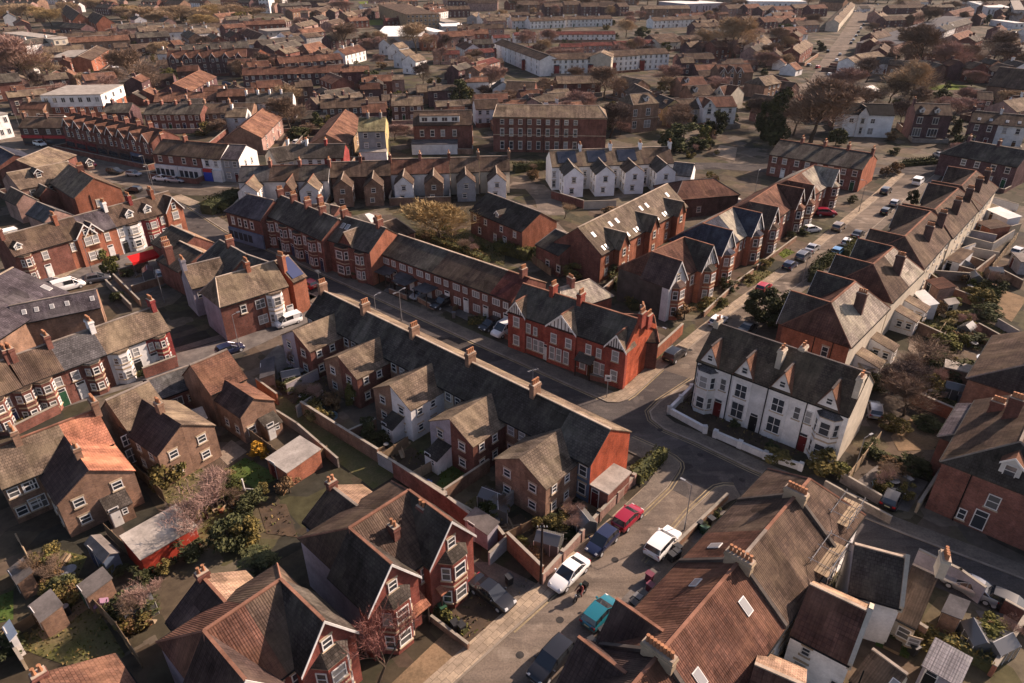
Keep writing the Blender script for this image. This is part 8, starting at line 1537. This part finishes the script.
# more roofs crowding the far gaps
def free(v,rad,lim=None):
    return all((v-f[0]).length>f[1]*.8+rad for f in FOOT)
HR=[(Vector((o.location.x,o.location.y,0)),o.rotation_euler.z) for o in bpy.data.objects if o.parent is None and o.type=='EMPTY' and o.get('category') in('house','shop')]
ROADS=[]
def onroad(x,y):
    return (800<x<862 and y<104) or (640<x and 158<y<178) or (x<275 and abs(y-(118+x*.42 if x<110 else 165+(x-110)*.2))<10 and y>100)
GRID={}
def gput(v,r): GRID.setdefault((int(v.x//40),int(v.y//40)),[]).append((v,r))
for f in FOOT: gput(*f)
def free(v,rad,k=.8):
    i,j=int(v.x//40),int(v.y//40)
    return all((v-f[0]).length>f[1]*k+rad for a in (-1,0,1) for b in (-1,0,1) for f in GRID.get((i+a,j+b),()))
rf_=random.Random(5); cnt=0
for k in range(9000):
    x,y=rf_.uniform(-8,1032),4+128*rf_.random()**1.15
    if onroad(x,y) or (685<x<725 and y<20) or (85<x<140 and 56<y<90): continue
    if (400<x<520 and 170<y) or (x>640 and y>120 and x<720): continue
    if any(a<x<b and c_<y<d__ for a,b,c_,d__ in ((498,676,12,92),(365,450,20,90),(590,760,84,168),(815,1000,84,152))): continue
    v=P((x,y),0); near_=min(HR,key=lambda t:(t[0]-v).length); big=y<64 and rf_.random()<.8
    L_=rf_.uniform(15,34) if big else rf_.uniform(6,13); d_=rf_.uniform(4,4.8) if big else rf_.uniform(2.4,4.)
    if not free(v,max(L_*.5,d_)*(.62 if big else .66),.66): continue
    gput(v,max(L_,2*d_)*.5)
    ang=near_[1]+rf_.choice((0,0,0,0,0,math.pi/2) if not big else (0,)); U=Vector((math.cos(ang),math.sin(ang),0)); two=big or rf_.random()<.5
    he=(rf_.uniform(5,6.8) if two else rf_.uniform(2.4,3.2)); hr=he+d_*rf_.uniform(.5,.65); a=v-U*L_/2; b=v+U*L_/2
    wl=rf_.choice(('plum','red','brown','plum','pink','white','dark') if not big else ('plum','brown','white','plum','pink','red')); rf=rf_.choice(('umber','rust','tan','dark','terra','bark'))
    n_=int(L_/4)
    r=houses(None,None,hr,he,d_,d_,None,world=((a.x,a.y),(b.x,b.y)),wall=wl,roof=rf,ridge='grey',name='terrace_block' if big else ('small_house' if two else 'outbuilding'),cat='terrace' if big else ('house' if two else 'outbuilding'),back=[],front=[(L_*(i+.5)/n_,z,1.1,1.3) for i in range(n_) for z in ((1.,3.4) if two else (.9,))] if n_ else [(L_/2,1.,1.,1.)],chim=[dict(u=L_*.25,n=2)]+([dict(u=L_*.7,n=2)] if big else []) if two else [])[0]
    if 'label' in r: del r['label']
    auto(r,f"{dict(plum='plum brick',red='red brick',brown='brown brick',pink='pinkish brick',white='white walled',dark='dark brick')[wl]} {'far terrace' if big else ('house' if two else 'outbuilding')} with {rf if rf!='bark' else 'brown'} roof",'terrace' if big else ('house' if two else 'outbuilding')); cnt+=1
    if cnt>=330: break
# scattered garden plants between the far rows
cnt=0
for k in range(900):
    x,y=R.uniform(-5,1030),14+126*R.random()**1.2
    if 805<x<860 and y<100: continue
    if x<270 and y>118: continue
    v=P((x,y),0)
    if onroad(x,y) or not free(v,.6): continue
    kd=R.choice(('bare:brown','bare:pink','bare:tan','bush:dark','bush:olive','ever:dark','bush:brown','bare:dark','ever:olive','bush:green'))
    plant(kd,(v.x,v.y),R.uniform(6,10) if kd[:4]=='bare' else R.uniform(2.,4.5),R.uniform(7,12) if kd[:4]=='bare' else R.uniform(3,6),world=True); gput(v,2.2); cnt+=1
    if cnt>=260: break

# garden walls before and behind the far rows
for p0,p1,hr,df_,db_ in YW:
    a,b=P(p0,hr),P(p1,hr); U=(b-a); L_=U.length; U.normalize(); V=Vector((-U.y,U.x,0)); a=Vector((a.x,a.y,0)); b=Vector((b.x,b.y,0))
    if L_<8 or a.y>520: continue
    f=a-V*(df_+R.uniform(2.5,5)); g=b-V*(df_+R.uniform(2.5,5))
    mt=R.choice(('red','brown','slab','dark','pink'))
    if R.random()<.75: wall([tuple((a-V*df_)[:2]),tuple(f[:2]),tuple(g[:2]),tuple((b-V*df_)[:2])],R.uniform(.9,1.6),.25,mt,world=True)
    if R.random()<.8: wall([tuple((a+V*db_)[:2]),tuple((a+V*(db_+7))[:2]),tuple((b+V*(db_+7))[:2]),tuple((b+V*db_)[:2])],1.8,.25,R.choice(('red','brown','dark')),world=True)

for k,(u0,v0) in enumerate(((0,0),)):
    pass
for pts,m_,h in (([D2(600,170),D2(650,100),D2(760,60)],'white',1.7),([D2(650,170),D2(760,200),D2(860,120)],'brown',1.7),([D2(560,200),D2(760,215)],'slab',1.6),([D2(540,220),D2(640,290),D2(800,350)],'brown',1.6),([D2(870,180),D2(1000,250)],'brown',1.6),([D2(470,470),D2(620,540)],'brown',1.6),([D2(700,20),D2(850,60),D2(960,-10)],'grey',1.7),([D2(780,470),D2(960,570)],'dark',1.4),([M4(860,150),M4(960,190)],'cream',1.7),([M4(880,130),M4(990,160)],'white',1.6),([M4(800,270),M4(900,290)],'lilac',1.8),([M4(930,260),M4(1000,240)],'stone',1.6),([M4(700,330),M4(850,390)],'brown',1.5)): wall(pts,h,.22,m_)
for pts,k,lab,wm_,rm_ in (([D2(625,95),D2(700,115),D2(745,60)],'mono','brown tiled lean to behind the third villa pair','white','umber'),([D2(520,200),D2(590,250),D2(630,215)],'mono','rust roofed outhouse behind the second villa pair','pink','rust'),([D2(455,262),D2(530,335),D2(560,310)],'mono','white roofed lean to with a bright sloping top','white','whitef'),([M4(830,200),M4(890,230),M4(915,200)],'mono','small dark roofed outhouse with an orange wall in the right gardens','orange','umber'),([M4(870,150),M4(960,190),M4(985,175)],'mono','white lean to roof at the end of the right gardens','white','whitef'),([D2(640,330),D2(700,320),D2(690,300)],'mono','tiny pale shed among the olive bushes','cream','felt'),([D2(960,60),D2(1010,110),D2(1040,70)],'flat','pale flat roof at the right edge gardens','grey','feltg'),([C5(330,395),C5(400,430),C5(420,400)],'mono','small shed','brown','feltg') if False else ([N1(740,330),N1(830,300),N1(800,270)],'mono','low pale roofed lean to in the narrow winged yard','brown','felt')):
    shed(pts,2.3,2.8,wm_,rm_,k,label=lab,z=2.5)


# manhole covers and repaired patches in the roads
mh=MB(); mh.cyl(0,0,0,.004,.34,.34,mat('iron cover',(.05,.046,.044),'plain'),14); mhm=mh.mesh('manhole_cover')
for p in ((560,620),(615,560),(700,455),(660,430),(590,392),(690,350),(520,655),(742,480),(790,262),(450,338),(640,500),(840,520)):
    o=link('manhole_cover',mhm,None,P(p,0)); o.location.z=.024; o['kind']='structure'

hz=MB(); hz.box(-1700,1700,-80,1900,-1.,75.,MATS['white paint']); ho=hz.obj('haze'); ho['kind']='stuff'; ho.data.materials.clear()
hm_=bpy.data.materials.new('haze air'); hm_.use_nodes=True; t_=hm_.node_tree; t_.nodes.clear(); out_=t_.nodes.new('ShaderNodeOutputMaterial'); pv_=t_.nodes.new('ShaderNodeVolumePrincipled'); pv_.inputs['Color'].default_value=(.86,.90,.98,1); pv_.inputs['Density'].default_value=.00003; pv_.inputs['Anisotropy'].default_value=0.; t_.links.new(pv_.outputs[0],out_.inputs['Volume']); ho.data.materials.append(hm_)
# ------------------------------------------------------------------ labels from landmarks
def finish_labels():
    items=[]
    for o,look in AUTO:
        v=Vector((o.location.x,o.location.y,0)); ph,l=min(LM,key=lambda t:(t[1]-v).length/(1+.002*v.y))
        d=v-l; a=PX((v.x,v.y,0)); b=PX((l.x,l.y,0)); dx,dy=a[0]-b[0],a[1]-b[1]
        rel=('right of' if dx>0 else 'left of') if abs(dx)>abs(dy)*1.1 else ('in front of' if dy>0 else 'behind')
        items.append((o,look,rel,ph,a))
    groups={}
    for it in items: groups.setdefault((it[1],it[2],it[3]),[]).append(it)
    for (look,rel,ph),its in groups.items():
        if len(its)==1: its[0][0]['label']=f"{look} {rel} {ph}"; continue
        its.sort(key=lambda t:t[4][0]); n=len(its)
        for i,it in enumerate(its):
            w='leftmost' if i==0 else ('rightmost' if i==n-1 else (f"{ORD[i] if i<16 else str(i+1)+'th'} from left"))
            it[0]['label']=f"{look} {rel} {ph}, {w}"
finish_labels()
for o in bpy.data.objects:
    l=o.get('label')
    if l and len(l.split())>16:
        for a,b in ((' round crowned',''),(' golden brown',' golden'),(' olive green leafy',' olive'),('the second red gable among the far left trees','the second red gable'),('the red church gable among the far left trees','the red church gable'),(' dry brown garden',' brown'),(' in the centre left yards',''),(' at the left edge',''),('second house','second'),('first house','first'),('third house','third'),(' among bare garden trees',''),(' with a sunlit end gable',''),(' with a pointed gable',''),(' on the far street',''),(' by the dark bushes',''),(' with umber roof',''),(' with brown roof',''),(' with tan roof',''),(' with dark roof',''),(' with rust roof',''),(' with terra roof','')):
            if len(l.split())>16: l=l.replace(a,b)
        o['label']=l
SEEN_={}
for o in bpy.data.objects:
    if o.get('label') and o.parent is None: SEEN_.setdefault(o['label'],[]).append(o)
for l,os_ in SEEN_.items():
    if len(os_)>1:
        os_.sort(key=lambda o:PX((o.location.x,o.location.y,0))[0])
        for i,o in enumerate(os_): o['label']=l+(', leftmost' if i==0 else (', rightmost' if i==len(os_)-1 else f', {ORD[i%16]} from left'))
# ------------------------------------------------------------------ light and camera
w=bpy.data.worlds.new('World'); SC.world=w; w.use_nodes=True; t=w.node_tree; bg=t.nodes['Background']
sky=t.nodes.new('ShaderNodeTexSky'); sky.sky_type='NISHITA'; sky.sun_disc=False
EL=math.radians(30); SX,SY=.88,.475; k=math.hypot(SX,SY); SX/=k; SY/=k
sky.sun_elevation=EL; sky.sun_rotation=math.atan2(SX,SY); sky.air_density=1.0; sky.dust_density=2.0; sky.ozone_density=.6
t.links.new(sky.outputs[0],bg.inputs['Color']); bg.inputs['Strength'].default_value=.078
sun=bpy.data.lights.new('sun','SUN'); sun.energy=5.0; sun.angle=math.radians(.6); sun.color=(1.,.84,.67)
so=bpy.data.objects.new('sun',sun); COL.objects.link(so); so.rotation_euler=Vector((-SX*math.cos(EL),-SY*math.cos(EL),-math.sin(EL))).to_track_quat('-Z','Y').to_euler(); so.location=(200,200,200)
cam=bpy.data.cameras.new('camera'); cam.sensor_width=36; cam.lens=36*FOC/1024; cam.clip_start=.5; cam.clip_end=6000
co=bpy.data.objects.new('camera',cam); COL.objects.link(co); co.location=(0,0,CAMH); co.rotation_euler=(math.pi/2-TILT,0,0); SC.camera=co
SC.view_settings.view_transform='Standard'; SC.view_settings.look='None'; SC.view_settings.gamma=1.; SC.view_settings.exposure=0.95
SC.view_settings.use_white_balance=True; SC.view_settings.white_balance_temperature=6750; SC.view_settings.white_balance_tint=20
SC.render.engine='CYCLES'; SC.cycles.max_bounces=6; SC.cycles.diffuse_bounces=3; SC.cycles.glossy_bounces=2; SC.cycles.use_denoising=True
